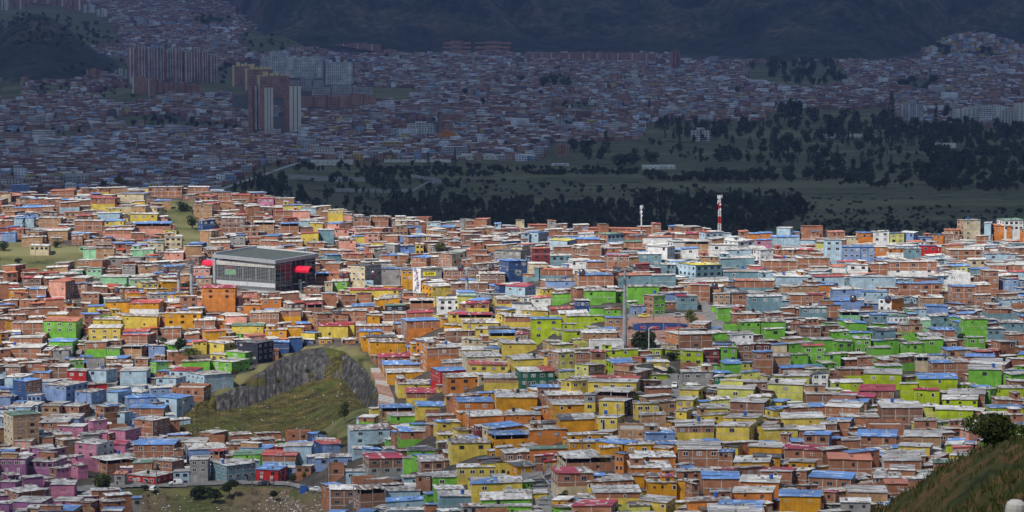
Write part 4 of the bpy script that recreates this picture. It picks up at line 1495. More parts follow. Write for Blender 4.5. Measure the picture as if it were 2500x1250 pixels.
def house_parts(Lr, Ll, H, base, walls, roof, flags, vis, rng, grid, detail=True, dom='r'):
    """local frame: near corner at the origin, right face along x, left face along y. Returns [(part name, MB)]"""
    parts = []
    wr, wl = walls
    rise_y, rise_x = rng.uniform(-0.45, 0.2), rng.uniform(-0.4, 0.4)
    if roof == 't':
        rise_y = rise_x = 0
    terr = 'T' in flags or (detail and roof in 'wgrcsb' and vis > 3.6 and Lr > 6 and wr[0] in BRICKY and not grid and rng.random() < .16)
    Hw = H - (1.25 if terr else 0)
    zt = lambda x, y: Hw + (rise_y * y / Ll + rise_x * (x / Lr - .5) if not terr else 0)
    fr = face_frame((0, 0), (1, 0), (0, -1))
    fl = face_frame((0, Ll), (0, -1), (-1, 0))
    fb = face_frame((Lr, Ll), (-1, 0), (0, 1))
    fe = face_frame((Lr, 0), (0, 1), (1, 0))
    mb = MB()
    split = vis * rng.uniform(0.38, 0.55)
    for f, L, wm, zl, zr in ((fr, Lr, wr, zt(0, 0), zt(Lr, 0)), (fl, Ll, wl, zt(0, Ll), zt(0, 0)), (fb, Lr, wr, zt(Lr, Ll), zt(0, Ll)), (fe, Ll, wl, zt(Lr, 0), zt(Lr, Ll))):
        up, lo_ = wm
        frm = detail and f in (fr, fl)
        if up != lo_:
            zs = H - split
            wall_face(mb, f, L, zs, zl, zr, 'w_' + up, frm and up in BRICKY)
            wall_face(mb, f, L, base, zs, zs, 'w_' + lo_, frm and lo_ in BRICKY)
        else:
            wall_face(mb, f, L, base, zl, zr, 'w_' + up, frm and up in BRICKY)
            if frm and up not in BRICKY and L > 3 and rng.random() < .5:          # a floor line
                z = H - 2.6
                mb.quad(f(0, z - .08, .02), f(L, z - .08, .02), f(L, z + .08, .02), f(0, z + .08, .02), 'w_' + up if rng.random() < .4 else 'concrete')
    mb.quad((0, 0, Hw - 1.3 if terr else Hw - .3), (Lr, 0, Hw - 1.3 if terr else Hw - .3), (Lr, Ll, Hw - 1.3 if terr else Hw - .3), (0, Ll, Hw - 1.3 if terr else Hw - .3), 'r_f')
    if roof in ('t', 'f'):            # parapet round an open top
        for a, b_, c, d in ((0, Lr, -.002, .16), (0, Lr, Ll - .16, Ll + .002), (-.002, .16, .16, Ll - .16), (Lr - .16, Lr + .002, .16, Ll - .16)):
            mb.box(a, b_, c, d, Hw - .05, Hw + (.75 if roof == 't' else .3), 'w_' + wr[0])
        if roof == 't':
            for k in range(3):
                x, y = rng.uniform(.3, Lr - .3), rng.choice([.1, Ll - .1])
                mb.tube((x, y, Hw), (x, y, Hw + rng.uniform(1.2, 1.9)), .04, .04, 'metal_dark', 4)
    if detail and not terr and roof not in 'tf' and (wr[0] in BRICKY or wl[0] in BRICKY) and rng.random() < .4:      # column stubs waiting for the next storey
        for k in range(rng.randint(2, 4)):
            x, y = rng.choice([.1, Lr - .1, Lr * .5]), rng.choice([.1, Ll - .1])
            mb.box(x - .12, x + .12, y - .12, y + .12, Hw - .5, zt(x, y) + rng.uniform(.5, 1.1), 'concrete')
    parts.append(('wall', mb))
    if detail and not terr and roof in 'wgsb' and Lr > 7 and rng.random() < .14:              # a small room on the roof
        rb = MB(); w = rng.uniform(2.2, 3.6); x0 = rng.choice([.4, Lr - w - .4]); y0 = Ll * .35
        z1 = max(zt(x0, Ll), zt(x0 + w, y0)) + rng.uniform(1.3, 1.9)
        rb.box(x0, x0 + w, y0, Ll - .2, Hw - .4, z1, 'w_' + rng.choice([wr[0], 'br', 'tb']))
        rb.box(x0 + w * .3, x0 + w * .65, y0 - .04, y0, z1 - 1.2, z1 - .35, 'glass')
        rb.box(x0 - .2, x0 + w + .2, y0 - .25, Ll, z1, z1 + .1, 'r_' + rng.choice('wgsr'))
        parts.append(('roof_room', rb))
    if terr:                          # posts under the roof of an open top floor
        for x, y in ((.15, .15), (Lr / 2, .15), (Lr - .15, .15), (.15, Ll - .15), (Lr - .15, Ll - .15), (.15, Ll / 2)):
            pm = MB(); pm.box(x - .11, x + .11, y - .11, y + .11, Hw, H + .03, 'concrete'); parts.append(('post', pm))
        pm = MB(); pm.quad((Lr * .98, Ll * .55, Hw - 1), (0.02, Ll * .55, Hw - 1), (0.02, Ll * .55, H), (Lr * .98, Ll * .55, H), 'interior')  # dark sheet, its colour stands in for the shade inside the open floor
        parts.append(('shade_sheet', pm))
        zt = lambda x, y: H + rise_y * y / Ll * .6
    if roof not in ('t', 'f'):
        rm = MB()
        ov = .28
        mat = 'r_' + roof
        segs = [(-ov, Lr + ov, 0.0, mat)]
        if Lr > 6 and rng.random() < 0.42:
            c = Lr * rng.uniform(.35, .65)
            alt = mat if rng.random() < .45 else 'r_' + rng.choice('wwgs')
            segs = [(-ov, c, 0.0, mat), (c + .02, Lr + ov, rng.uniform(.06, .18), alt)]
            if rng.random() < .5: segs[0], segs[1] = (-ov, c, 0.0, alt), (c + .02, Lr + ov, segs[1][2], mat)
        for x0, x1, dz, mt in segs:
            ys = [-ov, Ll + ov] if not (Ll > 7 and rng.random() < .35) else [-ov, Ll * .5, Ll + ov]
            for k in range(len(ys) - 1):
                y0, y1 = ys[k], ys[k + 1] - (.02 if k == 0 and len(ys) > 2 else 0)
                d2 = dz + (0.10 if k == 1 else 0)
                z = [zt(x0, y0), zt(x1, y0), zt(x1, y1), zt(x0, y1)]
                j = [rng.uniform(-.04, .06) for _ in range(4)]
                jx = rng.uniform(-.12, .12)
                lo = [(x0, y0 + jx, z[0] + .02 + d2), (x1, y0 - jx, z[1] + .02 + d2), (x1, y1, z[2] + .02 + d2), (x0, y1, z[3] + .02 + d2)]
                hi = [(p[0], p[1], p[2] + .06 + max(0, jj)) for p, jj in zip(lo, j)]
                rm.hexa(lo, hi, mt)
        if detail:
            for k in range(rng.randint(0, 4)):      # loose sheets, boards and bricks weighting the roof
                x, y = rng.uniform(.4, Lr - 1.2), rng.uniform(.4, max(.5, Ll - 1.5))
                sx, sy = rng.uniform(.2, 1.3), rng.uniform(.15, .9)
                z = zt(x, y) + .32
                rm.box(x, x + sx, y, y + sy, z - .2, z + rng.uniform(.05, .22), rng.choice(['junk', 'r_w', 'r_s', 'concrete', 'junk']))
        parts.append(('roof', rm))
    # windows
    def put(f, L, n, rows, w, h, z_top, frame, wall):
        for r in range(rows):
            z = z_top - 1.25 - 2.5 * r
            if H - z - h / 2 > vis + 0.35 and r > 0: break
            for k in range(n):
                t = L * (k + .5) / n + rng.uniform(-.15, .15)
                gl = 'glass' if rng.random() < .72 else 'curtain'
                parts.append(('window', window_mb(f, t, z, w, h, frame, gl)))
    fw = lambda: rng.choice(['frame_white', 'frame_white', 'frame_dark', 'frame_metal'])
    storeys = max(1, int(round((vis + .5) / 2.5)))
    ztop = H - (1.5 if terr else 0.1)
    dL, sL = (Lr, Ll) if dom == 'r' else (Ll, Lr)
    df, sf = (fr, fl) if dom == 'r' else (fl, fr)
    if grid:
        put(df, dL, grid[0], grid[1], min(1.5, dL / grid[0] * .62), 1.15, ztop, fw(), wr)
    elif rng.random() < .72:
        n = rng.randint(1, 3)
        ts = [dL * (k + rng.uniform(.25, .75)) / n for k in range(n)]
        for t in ts:
            z = ztop - 1.0 - rng.choice([0, 0, 2.4] if vis > 4 else [0]) + rng.uniform(-.2, .3)
            s = rng.choice([.55, .65, .8, 1.0])
            if .6 < t < dL - .6:
                parts.append(('window', window_mb(df, t, z, s, s * rng.uniform(.8, 1.3), rng.choice(['frame_dark', 'frame_white', 'frame_dark']), 'glass', False)))
    n = max(1, int(sL / 3.0))
    if sL > 2.2:
        fm = fw()
        put(sf, sL, n, storeys, min(1.35, sL / n * .6), 1.1, ztop, fm, wl)
    if 'F' in flags and detail:        # a street door at the foot of the main face
        for t in ([dL * .3] if dL < 7 else [dL * .25, dL * .7]):
            parts.append(('door', window_mb(df, t, H - vis + 1.05, .95, 2.1, 'frame_white', rng.choice(['curtain', 'frame_metal', 'glass']), False)))
    return parts

class House: pass
HS = []
def parse():
    for reg, txt in HOUSES.items():
        X0, Y0 = HOUSE_REGION[reg]
        for ln in txt.strip().splitlines():
            p = ln.split()
            h = House()
            h.x0, h.xs, h.x1 = [X0 + float(q) * SX for q in p[:3]]
            h.yt, h.yb = [Y0 + float(q) * SX for q in p[3:5]]
            w, h.roof = p[5], p[6]
            fl = p[7] if len(p) > 7 else ''
            h.grid = None
            if fl.startswith('w') and 'x' in fl:
                a = fl[1:].rstrip('FT'); c, r = a.split('x'); h.grid = (int(c), int(r))
            h.flags = ''.join(c for c in fl if c in 'FT')
            L_, R_ = w.split('|') if '|' in w else (w, w)
            sp = lambda s: tuple(s.split('/')) if '/' in s else (s, s)
            h.wl, h.wr = sp(L_), sp(R_)
            h.reg = reg
            if h.roof == 'w' and reg in 'DEF' and R.random() < .42: h.roof = 'g'
            HS.append(h)
parse()
def solve(h):
    """distance, size and turn of a house from its outline in the photograph"""
    vis_px = h.yb - h.yt
    base_v = h.yb
    Y = ground_Y(h.xs, base_v)
    ppm = F / Y
    if 'F' not in h.flags:
        for _ in range(3):
            need = max(vis_px, 4.7 * F / Y)
            Y = ground_Y(h.xs, h.yt + need)
        base_v = h.yt + max(vis_px, 4.7 * F / Y)
    h.Y, ppm = Y, F / Y
    h.H = (base_v - h.yt) / ppm
    h.vis = vis_px / ppm
    wl, wr = (h.xs - h.x0) / ppm, (h.x1 - h.xs) / ppm
    dep = min(7.0, max(4.0, 40 / ppm))
    if wr >= wl:
        ph = min(math.asin(min(.9, max(.03, wl / dep))), max(.03, math.atan2(wl, wr)))
        h.Ll = max(3.6, wl / math.sin(ph)) if wl / dep > .03 else dep
        h.Lr = wr / math.cos(ph)
        h.dom = 'r'
    else:
        ph = max(math.acos(min(.9, max(.03, wr / dep))), math.atan2(wl, wr))
        h.Lr = max(3.6, wr / math.cos(ph)) if wr / dep > .03 else dep
        h.Ll = wl / math.sin(ph)
        h.dom = 'l'
    h.Lr, h.Ll = max(h.Lr, 2.0), max(h.Ll, 2.0)
    h.ph = ph
    h.p = at(h.xs, base_v, Y)
    h.area = (h.x1 - h.x0) * vis_px
    h.ppm = ppm
for h in HS: solve(h)
HS.sort(key=lambda h: -h.area)
NIND = 300
IND, REST = HS[:NIND], HS[NIND:]

# the plots are cut level into the slope: the ground under and just before each house lies at its floor
nl = len(land.data.vertices)
LV = np.empty(nl * 3, np.float32); land.data.vertices.foreach_get("co", LV); LV = LV.reshape(-1, 3)
nearv = np.where(LV[:, 1] < 1700)[0]
NX, NY = LV[nearv, 0], LV[nearv, 1]
NZ = LV[nearv, 2].copy()
for h in HS:
    c, s = math.cos(h.ph), math.sin(h.ph)
    dx, dy = NX - h.p.x, NY - h.p.y
    a, b_ = dx * c + dy * s, -dx * s + dy * c
    m_ = (a > -4.0) & (a < h.Lr + 4.5) & (b_ > -8.0) & (b_ < h.Ll + 1.5)
    NZ[m_] = np.minimum(NZ[m_], h.p.z - .15 + np.clip(-b_[m_] - 3, 0, 3) * 0.0)
LV[nearv, 2] = NZ
land.data.vertices.foreach_set("co", LV.ravel()); land.data.update()
# ---- labels: look first, then the neighbour
def look(h):
    w = h.wr if h.dom == 'r' else h.wl
    s = WNAME[w[0]] if w[0] == w[1] else f"{WNAME[w[0]]} over {WNAME[w[1]]}"
    o = h.wl if h.dom == 'r' else h.wr
    if o[0] != w[0] and (min(h.x1 - h.xs, h.xs - h.x0) * h.ppm) > 20:
        s += f" and {WNAME[o[0]]}"
    return s
def shortname(h):
    w = h.wr if h.dom == 'r' else h.wl
    return f"{WNAME[w[0]]} {RNAME[h.roof]}-roofed"
LAND = [(640, 665, "cable car station"), (690, 960, "quarry"), (480, 1190, "gully road"), (1620, 800, "plaza"), (1630, 930, "bus road"), (1325, 1215, "steep concrete street"), (1525, 740, "tall pylon"),
        (1140, 690, "middle pylon"), (1757, 540, "red and white mast"), (440, 550, "grassy left slope"), (2300, 1150, "near grassy slope"), (255, 985, "pale climbing street"), (930, 960, "brick stairway")]
def where(h):
    cx_, cy_ = (h.x0 + h.x1) / 2, (h.yt + h.yb) / 2
    d, l = min(((math.hypot(cx_ - a, (cy_ - b_) * 1.5), (n_, a, b_)) for a, b_, n_ in LAND))
    dx, dy = cx_ - l[1], cy_ - l[2]
    if abs(dx) > abs(dy) * 1.3: r = "left of" if dx < 0 else "right of"
    else: r = "beyond" if dy < 0 else "below"
    return r, l[0], d
def labels(hs):
    used = set()
    look_n = {}
    for h in hs:
        h.base = f"{look(h)} house with {RNAME[h.roof]} roof"
        look_n[h.base] = look_n.get(h.base, 0) + 1
    nbs = {}
    for h in hs:
        if look_n[h.base] == 1:
            h.label = h.base if len(h.base.split()) >= 4 else h.base
            used.add(h.label); continue
        cands = []
        win = f"{('three' if h.grid[0] == 3 else 'two' if h.grid[0] == 2 else 'one' if h.grid[0] == 1 else 'four')}-window " if h.grid else ""
        cy_ = (h.yt + h.yb) / 2
        for o in sorted(hs, key=lambda o: math.hypot((o.x0 + o.x1 - h.x0 - h.x1) / 2, (o.yt + o.yb) / 2 - cy_)):
            if o is h or shortname(o) == shortname(h): continue
            dx = (h.x0 + h.x1 - o.x0 - o.x1) / 2; dy = cy_ - (o.yt + o.yb) / 2
            dd = math.hypot(dx, dy)
            if dd > 190: break
            if abs(dx) > 1.5 * abs(dy): r = "left of" if dx < 0 else "right of"
            elif abs(dy) > 1.2 * abs(dx): r = "behind" if dy < 0 else "in front of"
            else: continue
            cands.append(f"{win}{h.base}, {r} the {shortname(o)} one")
        r, l, d = where(h)
        size = "long " if (h.x1 - h.x0) > 105 else "small " if (h.x1 - h.x0) < 58 else "tall " if h.vis > 6 else ""
        ok = [c for c in cands if c not in used and len(c.split()) <= 16]
        c2 = []
        for c in cands[:6]:
            c2 += [c + f", {r} {l}", size + c + f", {r} {l}"]
        ok += [c for c in c2 if c not in used and len(c.split()) <= 16]
        if not ok:
            for k, wd in enumerate(["nearest", "second", "third", "fourth", "fifth", "sixth", "seventh", "eighth", "ninth", "tenth"]):
                c = f"{h.base}, {wd} such {r} the {l}"
                if c not in used: ok = [c]; break
        h.label = ok[0]
        used.add(h.label)
labels(IND)

def footprint(h):
    c, s = math.cos(h.ph), math.sin(h.ph)
    o = h.p
    return [(o.x, o.y), (o.x + c * h.Lr, o.y + s * h.Lr), (o.x + c * h.Lr - s * h.Ll, o.y + s * h.Lr + c * h.Ll), (o.x - s * h.Ll, o.y + c * h.Ll)]
def base_depth(h):
    return min(gz(x, y) for x, y in footprint(h)) - h.p.z - 5.0
stuff_mb = MB()
for i, h in enumerate(IND):
    rng = random.Random(1000 + i)
    parts = house_parts(h.Lr, h.Ll, h.H, min(-1.0, base_depth(h)), (h.wr, h.wl), h.roof, h.flags, h.vis, rng, h.grid, True, h.dom)
    w = h.wr if h.dom == 'r' else h.wl
    root = empty("brick_house" if w[0] in BRICKY and w[1] in BRICKY else "painted_house", h.p, h.ph)
    tag(root, h.label, "house", "houses of the hillside barrio")
    h.root = root
    for nm, mb in parts:
        mb.build(nm, root)
for i, h in enumerate(REST):
    rng = random.Random(5000 + i)
    M = Matrix.Translation(h.p) @ Matrix.Rotation(h.ph, 4, 'Z')
    for nm, mb in house_parts(h.Lr, h.Ll, h.H, min(-1.0, base_depth(h)), (h.wr, h.wl), h.roof, h.flags, h.vis, rng, h.grid, True, h.dom):
        stuff_mb.add(mb, M)

# ---- smaller houses between them and up to the crest, too many to list: one mass
NOBUILD = LEFT_GRASS + [GULLY, QUARRY,
    [(498, 678), (600, 664), (772, 682), (772, 736), (672, 742), (500, 728)],                       # station
    [(1480, 755), (1750, 755), (1790, 812), (1690, 822), (1625, 850), (1500, 850)],                  # plaza
    [(1690, 690), (1725, 690), (1760, 770), (1700, 780)],
    [(1570, 870), (1600, 866), (1672, 925), (1672, 1010), (1600, 1010)],
    [(140, 1165), (820, 1165), (820, 1215), (140, 1215)],
    [(1280, 1160), (1350, 1160), (1385, 1280), (1290, 1280)],
    [(215, 925), (300, 925), (270, 1000), (225, 1060), (195, 1060)],
    [(895, 890), (950, 890), (975, 1015), (910, 1015)],
    [(430, 860), (640, 900), (500, 1000), (420, 1045)],
    [(2290, 1000), (2385, 1000), (2345, 1125), (2290, 1125)]]
rects = [(h.x0, h.x1, h.yt, h.yb, h.Y) for h in HS]
rects.append((512, 762, 606, 724, ground_Y(672, 722)))
RA = np.array(rects)
CEN = np.array([[np.mean([p[0] for p in footprint(h)]), np.mean([p[1] for p in footprint(h)])] for h in HS])
RAD = np.array([0.5 * max(min(h.Lr, h.Ll), 3) for h in HS])
FILL = []
filled = []
def try_fill(u, v, rng, low=False):
    for poly in NOBUILD:
        if inpoly(u, v, poly): return
    Y = ground_Y(u, v)
    if Y > 1700: return
    ppm = F / Y
    h = House()
    h.Lr, h.Ll = rng.uniform(5, 10), min(7.0, max(4.0, 40 * Y / F))
    h.ph = rad(rng.uniform(4, 24)) if rng.random() < .75 else rad(rng.uniform(60, 80))
    h.p = at(u, v, Y)
    h.H = rng.choice([2.7, 4.8, 5.0, 5.2, 7.2 if Y > 1250 else 5.2]) if not low else rng.uniform(2.4, 3.0)
    if low: h.Lr = rng.uniform(3.5, 7)
    yt = v - h.H * ppm
    w = h.Lr * math.cos(h.ph) * ppm
    w2 = h.Ll * math.sin(h.ph) * ppm
    x0, x1 = u - w2, u + w
    # keep clear of the listed houses: not inside them, not in front of them
    fx, fy = h.p.x + (h.Lr * math.cos(h.ph) - h.Ll * math.sin(h.ph)) / 2, h.p.y + (h.Lr * math.sin(h.ph) + h.Ll * math.cos(h.ph)) / 2
    if np.any(np.hypot(CEN[:, 0] - fx, CEN[:, 1] - fy) < RAD + (1.4 if low else 2.4)): return
    if filled:
        fa = np.array(filled)
        if np.any(np.hypot(fa[:, 0] - fx, fa[:, 1] - fy) < (5.0 if low else 7.0)): return
    ox = np.minimum(RA[:, 1], x1) - np.maximum(RA[:, 0], x0)
    oy = np.minimum(RA[:, 3], v) - np.maximum(RA[:, 2], yt)
    cov = np.clip(ox, 0, None) * np.clip(oy, 0, None) / ((RA[:, 1] - RA[:, 0]) * (RA[:, 3] - RA[:, 2]))
    front = RA[:, 4] > Y
    if np.any((cov > ((0.05 if low else 0.09) if v < 740 else (0.06 if low else 0.02))) & front): return
    if yt < np.interp(u, [0, 300, 480, 560, 720, 900, 1200, 1500, 2500], [465, 455, 460, 455, 492, 525, 535, 548, 555]): return
    near = np.argsort(((RA[:, 0] / 2 + RA[:, 1] / 2 - u) ** 2 + ((RA[:, 2] + RA[:, 3]) / 2 - (yt + v) / 2) ** 2)[:len(HS)])[:5]
    o = HS[int(near[rng.randint(0, 4)])]
    h.wr = h.wl = ('br', 'br')
    r = rng.random()
    if r < (.52 if v < 740 else .78): h.wr, h.wl = o.wr, o.wl
    elif r < .64: h.wr = h.wl = ('tb', 'tb')
    elif r < .76: h.wr = h.wl = ('bk', 'bk')
    if u > 1650 and v < 745 and rng.random() < .5: h.wr = h.wl = (rng.choice(['sb', 'wh', 'wh', 'tq', 'sb']),) * 2
    h.roof = rng.choice('wwwggggsssbbtk' if Y < 1200 else 'wwwwwggssbro')
    filled.append((fx, fy))
    h.vis = min(h.H, 4.5); h.flags = ''; h.grid = None; h.dom = 'r' if h.ph < .8 else 'l'
    if rng.random() < .3: h.grid = (rng.randint(2, 3), 2)
    FILL.append(h)
rng = random.Random(77)
pts = []
vv = 1330.0
while vv > 470:
    st_ = 9 if vv < 700 else 13
    uu = -260.0
    while uu < 2760:
        pts.append((uu + rng.uniform(-10, 10), vv + rng.uniform(-5, 5)))
        uu += 17 if vv < 700 else 26
    vv -= st_
for u, v in pts:
    try_fill(u, v, rng)
for u, v in pts:
    try_fill(u + 6, v - 3, rng, True)
for i, h in enumerate(FILL):
    M = Matrix.Translation(h.p) @ Matrix.Rotation(h.ph, 4, 'Z')
    for nm, mb in house_parts(h.Lr, h.Ll, h.H, min(-1.0, base_depth(h)), (h.wr, h.wl), h.roof, h.flags, h.vis, random.Random(9000 + i), h.grid, h.Y < 1300 if hasattr(h, 'Y') else False, h.dom):
        stuff_mb.add(mb, M)
print("houses", len(IND), len(REST), len(FILL))
tag(stuff_mb.build("hillside_houses"), "mass of smaller brick and painted houses filling the hillside barrio", "houses", kind="stuff")
# ------------------------------------------------------------------ cable car station
def station():
    u, v = 672, 722
    Y = ground_Y(u, v)
    k = Y / F
    base = at(u, v, Y)
    H = 16.4
    ph = rad(57)
    L2 = 90 * k / math.cos(ph)          # right face
    L1 = 160 * k / math.sin(ph)         # left, long face
    root = empty("cable_car_station", base, ph)
    tag(root, "grey louvred cable car station with green roof and red tunnel mouths", "station")
    fr = face_frame((0, 0), (1, 0), (0, -1))
    fl = face_frame((0, L1), (0, -1), (-1, 0))        # t=0 at the far left end
    zt = lambda x, y: H + 1.1 * y / L1 + 0.9 * x / L2
    m = MB()                                          # concrete base and spandrels
    m.box(.35, L2 - .35, .35, L1 - .35, -3, 3.2, 'metal_grey')
    m.quad(fl(1.2, 3.6, .02), fl(L1, 3.6, .02), fl(L1, 5.6, .02), fl(1.2, 5.6, .02), 'metal_pale')
    m.quad(fl(1.2, .4, .02), fl(L1, .4, .02), fl(L1, 1.9, .02), fl(1.2, 1.9, .02), 'metal_pale')
    m.build("base", root)
    m = MB()
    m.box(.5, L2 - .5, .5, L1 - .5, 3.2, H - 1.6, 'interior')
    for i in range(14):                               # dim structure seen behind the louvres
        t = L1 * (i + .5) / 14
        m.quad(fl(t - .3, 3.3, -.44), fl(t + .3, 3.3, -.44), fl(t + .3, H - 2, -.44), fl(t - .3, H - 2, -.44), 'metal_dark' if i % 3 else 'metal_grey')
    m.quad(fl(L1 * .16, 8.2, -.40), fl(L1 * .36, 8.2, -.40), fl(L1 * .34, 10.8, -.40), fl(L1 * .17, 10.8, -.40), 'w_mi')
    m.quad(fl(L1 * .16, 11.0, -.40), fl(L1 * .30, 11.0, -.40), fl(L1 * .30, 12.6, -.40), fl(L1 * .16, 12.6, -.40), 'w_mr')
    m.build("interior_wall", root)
    m = MB()                                          # louvres
    z = 5.75
    while z < H - 2.6:
        m.box(-.12, .05, .3, L1 - 1.0, z, z + .10, 'metal_grey')
        z += .62 if z > 7 else .34
    n = 26
    for i in range(n + 1):
        y = .3 + (L1 - 1.3) * i / n
        m.box(-.02, .04, y - .05, y + .05, 5.6, H - 2, 'metal_grey')
    m.box(-.1, .03, .3, L1 - 1, H - 3.6, H - 1.5, 'concrete')
    for zz in (2.2, 2.6, 3.0, 3.3):
        m.box(-.08, .03, .3, L1 - 1.2, zz, zz + .12, 'metal_grey')
    m.build("louvre_screen", root)
    m = MB()                                          # portal frame round the long face and eaves
    m.box(-.6, .9, L1 - 1.1, L1 + .4, -3, H + .9, 'metal_grey')
    m.hexa([(-.9, -.9, H - 1.6), (L2 + 1.2, -.9, H - .9), (L2 + 1.2, .2, H - .9), (-.9, .2, H - 1.6)], [(-.9, -.9, zt(0, 0)), (L2 + 1.2, -.9, zt(L2, 0)), (L2 + 1.2, .2, zt(L2, 0)), (-.9, .2, zt(0, 0))], 'metal_grey')
    m.hexa([(-.9, .2, H - 1.6), (.2, .2, H - 1.6), (.2, L1 + .4, H - .5), (-.9, L1 + .4, H - .5)], [(-.9, .2, zt(0, 0)), (.2, .2, zt(0, 0)), (.2, L1 + .4, zt(0, L1)), (-.9, L1 + .4, zt(0, L1))], 'metal_grey')
    m.hexa([(L2 + .6, .2, H - .9), (L2 + 1.2, .2, H - .9), (L2 + 1.2, L1, H), (L2 + .6, L1, H)], [(L2 + .6, .2, zt(L2, 0) + .1), (L2 + 1.2, .2, zt(L2, 0) + .1), (L2 + 1.2, L1, zt(L2, L1) + .6), (L2 + .6, L1, zt(L2, L1) + .6)], 'metal_pale')
    m.hexa([(.2, L1 - .5, H), (L2 + .6, L1 - .5, H), (L2 + .6, L1, H), (.2, L1, H)], [(.2, L1 - .5, zt(0, L1) + .8), (L2 + .6, L1 - .5, zt(L2, L1) + .8), (L2 + .6, L1, zt(L2, L1) + .8), (.2, L1, zt(0, L1) + .8)], 'metal_pale')
    for i in range(18):
        x = L2 * (i + .5) / 18
        m.box(x - .05, x + .05, L1 - .62, L1 - .5, H, zt(x, L1) + .8, 'metal_grey')
    m.build("roof_frame", root)
    m = MB()
    m.hexa([(.2, .2, H - .9), (L2 + .6, .2, H - .9), (L2 + .6, L1 - .5, H - .9), (.2, L1 - .5, H - .9)], [(.2, .2, zt(0, 0) - .25), (L2 + .6, .2, zt(L2, 0) - .25), (L2 + .6, L1 - .5, zt(L2, L1) - .25), (.2, L1 - .5, zt(0, L1) - .25)], 'station_green')
    m.build("roof", root)
    # glazed right face
    m = MB()
    m.quad(fr(.4, -1, .03), fr(L2 * .42, -1, .03), fr(L2 * .42, H - 1, .03), fr(.4, H - 1, .03), 'glass')
    m.quad(fr(L2 * .72, 3.4, .03), fr(L2 - .3, 3.4, .03), fr(L2 - .3, H - 1, .03), fr(L2 * .72, H - 1, .03), 'glass')
    m.quad(fr(L2 * .22, 6, .035), fr(L2 * .40, 6, .035), fr(L2 * .40, H - 2, .035), fr(L2 * .22, H - 2, .035), 'w_mr')
    m.build("glass_wall", root)
    m = MB()
    for i in range(9):
        t = L2 * i / 8
        m.box(t - .1, t + .1, -.12, -.04, -1 if i < 4 or i > 5 else 7, H - 1.2, 'metal_pale' if i in (0, 8) else 'metal_grey')
    for zz in range(0, 16, 2):
        m.box(.1, L2 * .42, -.10, -.05, zz, zz + .14, 'metal_grey')
        m.box(L2 * .72, L2, -.10, -.05, zz, zz + .14, 'metal_grey')
    m.box(L2 * .40, L2 * .76, -1.4, .2, 4.1, 4.5, 'metal_grey')
    m.box(L2 * .58, L2 * .64, -.3, .3, -1, 6, 'concrete')
    m.build("mullion_frame", root)
    m = MB()
    m.quad(fr(L2 * .46, -.5, -.30), fr(L2 * .58, -.5, -.30), fr(L2 * .58, 3.2, -.30), fr(L2 * .46, 3.2, -.30), 'black_plastic')
    m.build("door", root)
    def tunnel(c, dirx, length, r):
        mm = MB()
        n = 14
        for i in range(n):
            a0, a1 = math.pi * (-.08 + 1.16 * i / n), math.pi * (-.08 + 1.16 * (i + 1) / n)
            P = lambda a, s: (c[0] + dirx[0] * s + math.cos(a) * r * -dirx[1], c[1] + dirx[1] * s + math.cos(a) * r * dirx[0], c[2] + math.sin(a) * r * .85)
            mm.quad(P(a0, 0), P(a0, length), P(a1, length), P(a1, 0), 'red_gloss')
            Q = lambda a, s: (c[0] + dirx[0] * s + math.cos(a) * (r - .35) * -dirx[1], c[1] + dirx[1] * s + math.cos(a) * (r - .35) * dirx[0], c[2] + math.sin(a) * (r - .35) * .85)
            mm.quad(Q(a1, 0), Q(a1, length), Q(a0, length), Q(a0, 0), 'interior')
            mm.quad(P(a0, length), Q(a0, length), Q(a1, length), P(a1, length), 'red_gloss')
        mm.box(c[0] - 1.2 if dirx[0] == 0 else min(c[0], c[0] + dirx[0] * length * .9), c[0] + 1.2 if dirx[0] == 0 else max(c[0], c[0] + dirx[0] * length * .9),
               c[1] - 1.2 if dirx[1] == 0 else min(c[1], c[1] + dirx[1] * length * .9), c[1] + 1.2 if dirx[1] == 0 else max(c[1], c[1] + dirx[1] * length * .9), c[2] - 1.0, c[2] - .4, 'metal_dark')
        mm.build("canopy_tunnel", root)
    tunnel((L2 * .52, .4, 10.4), (0, -1), 9.5, 2.7)
    tunnel((L2 * .30, L1 - .4, 11.5), (0, 1), 13.5, 2.4)
    return root
mat_plain('station_green', (0.06, 0.072, 0.066), 0.85, 0.2, 0.25, 0.4)
station()

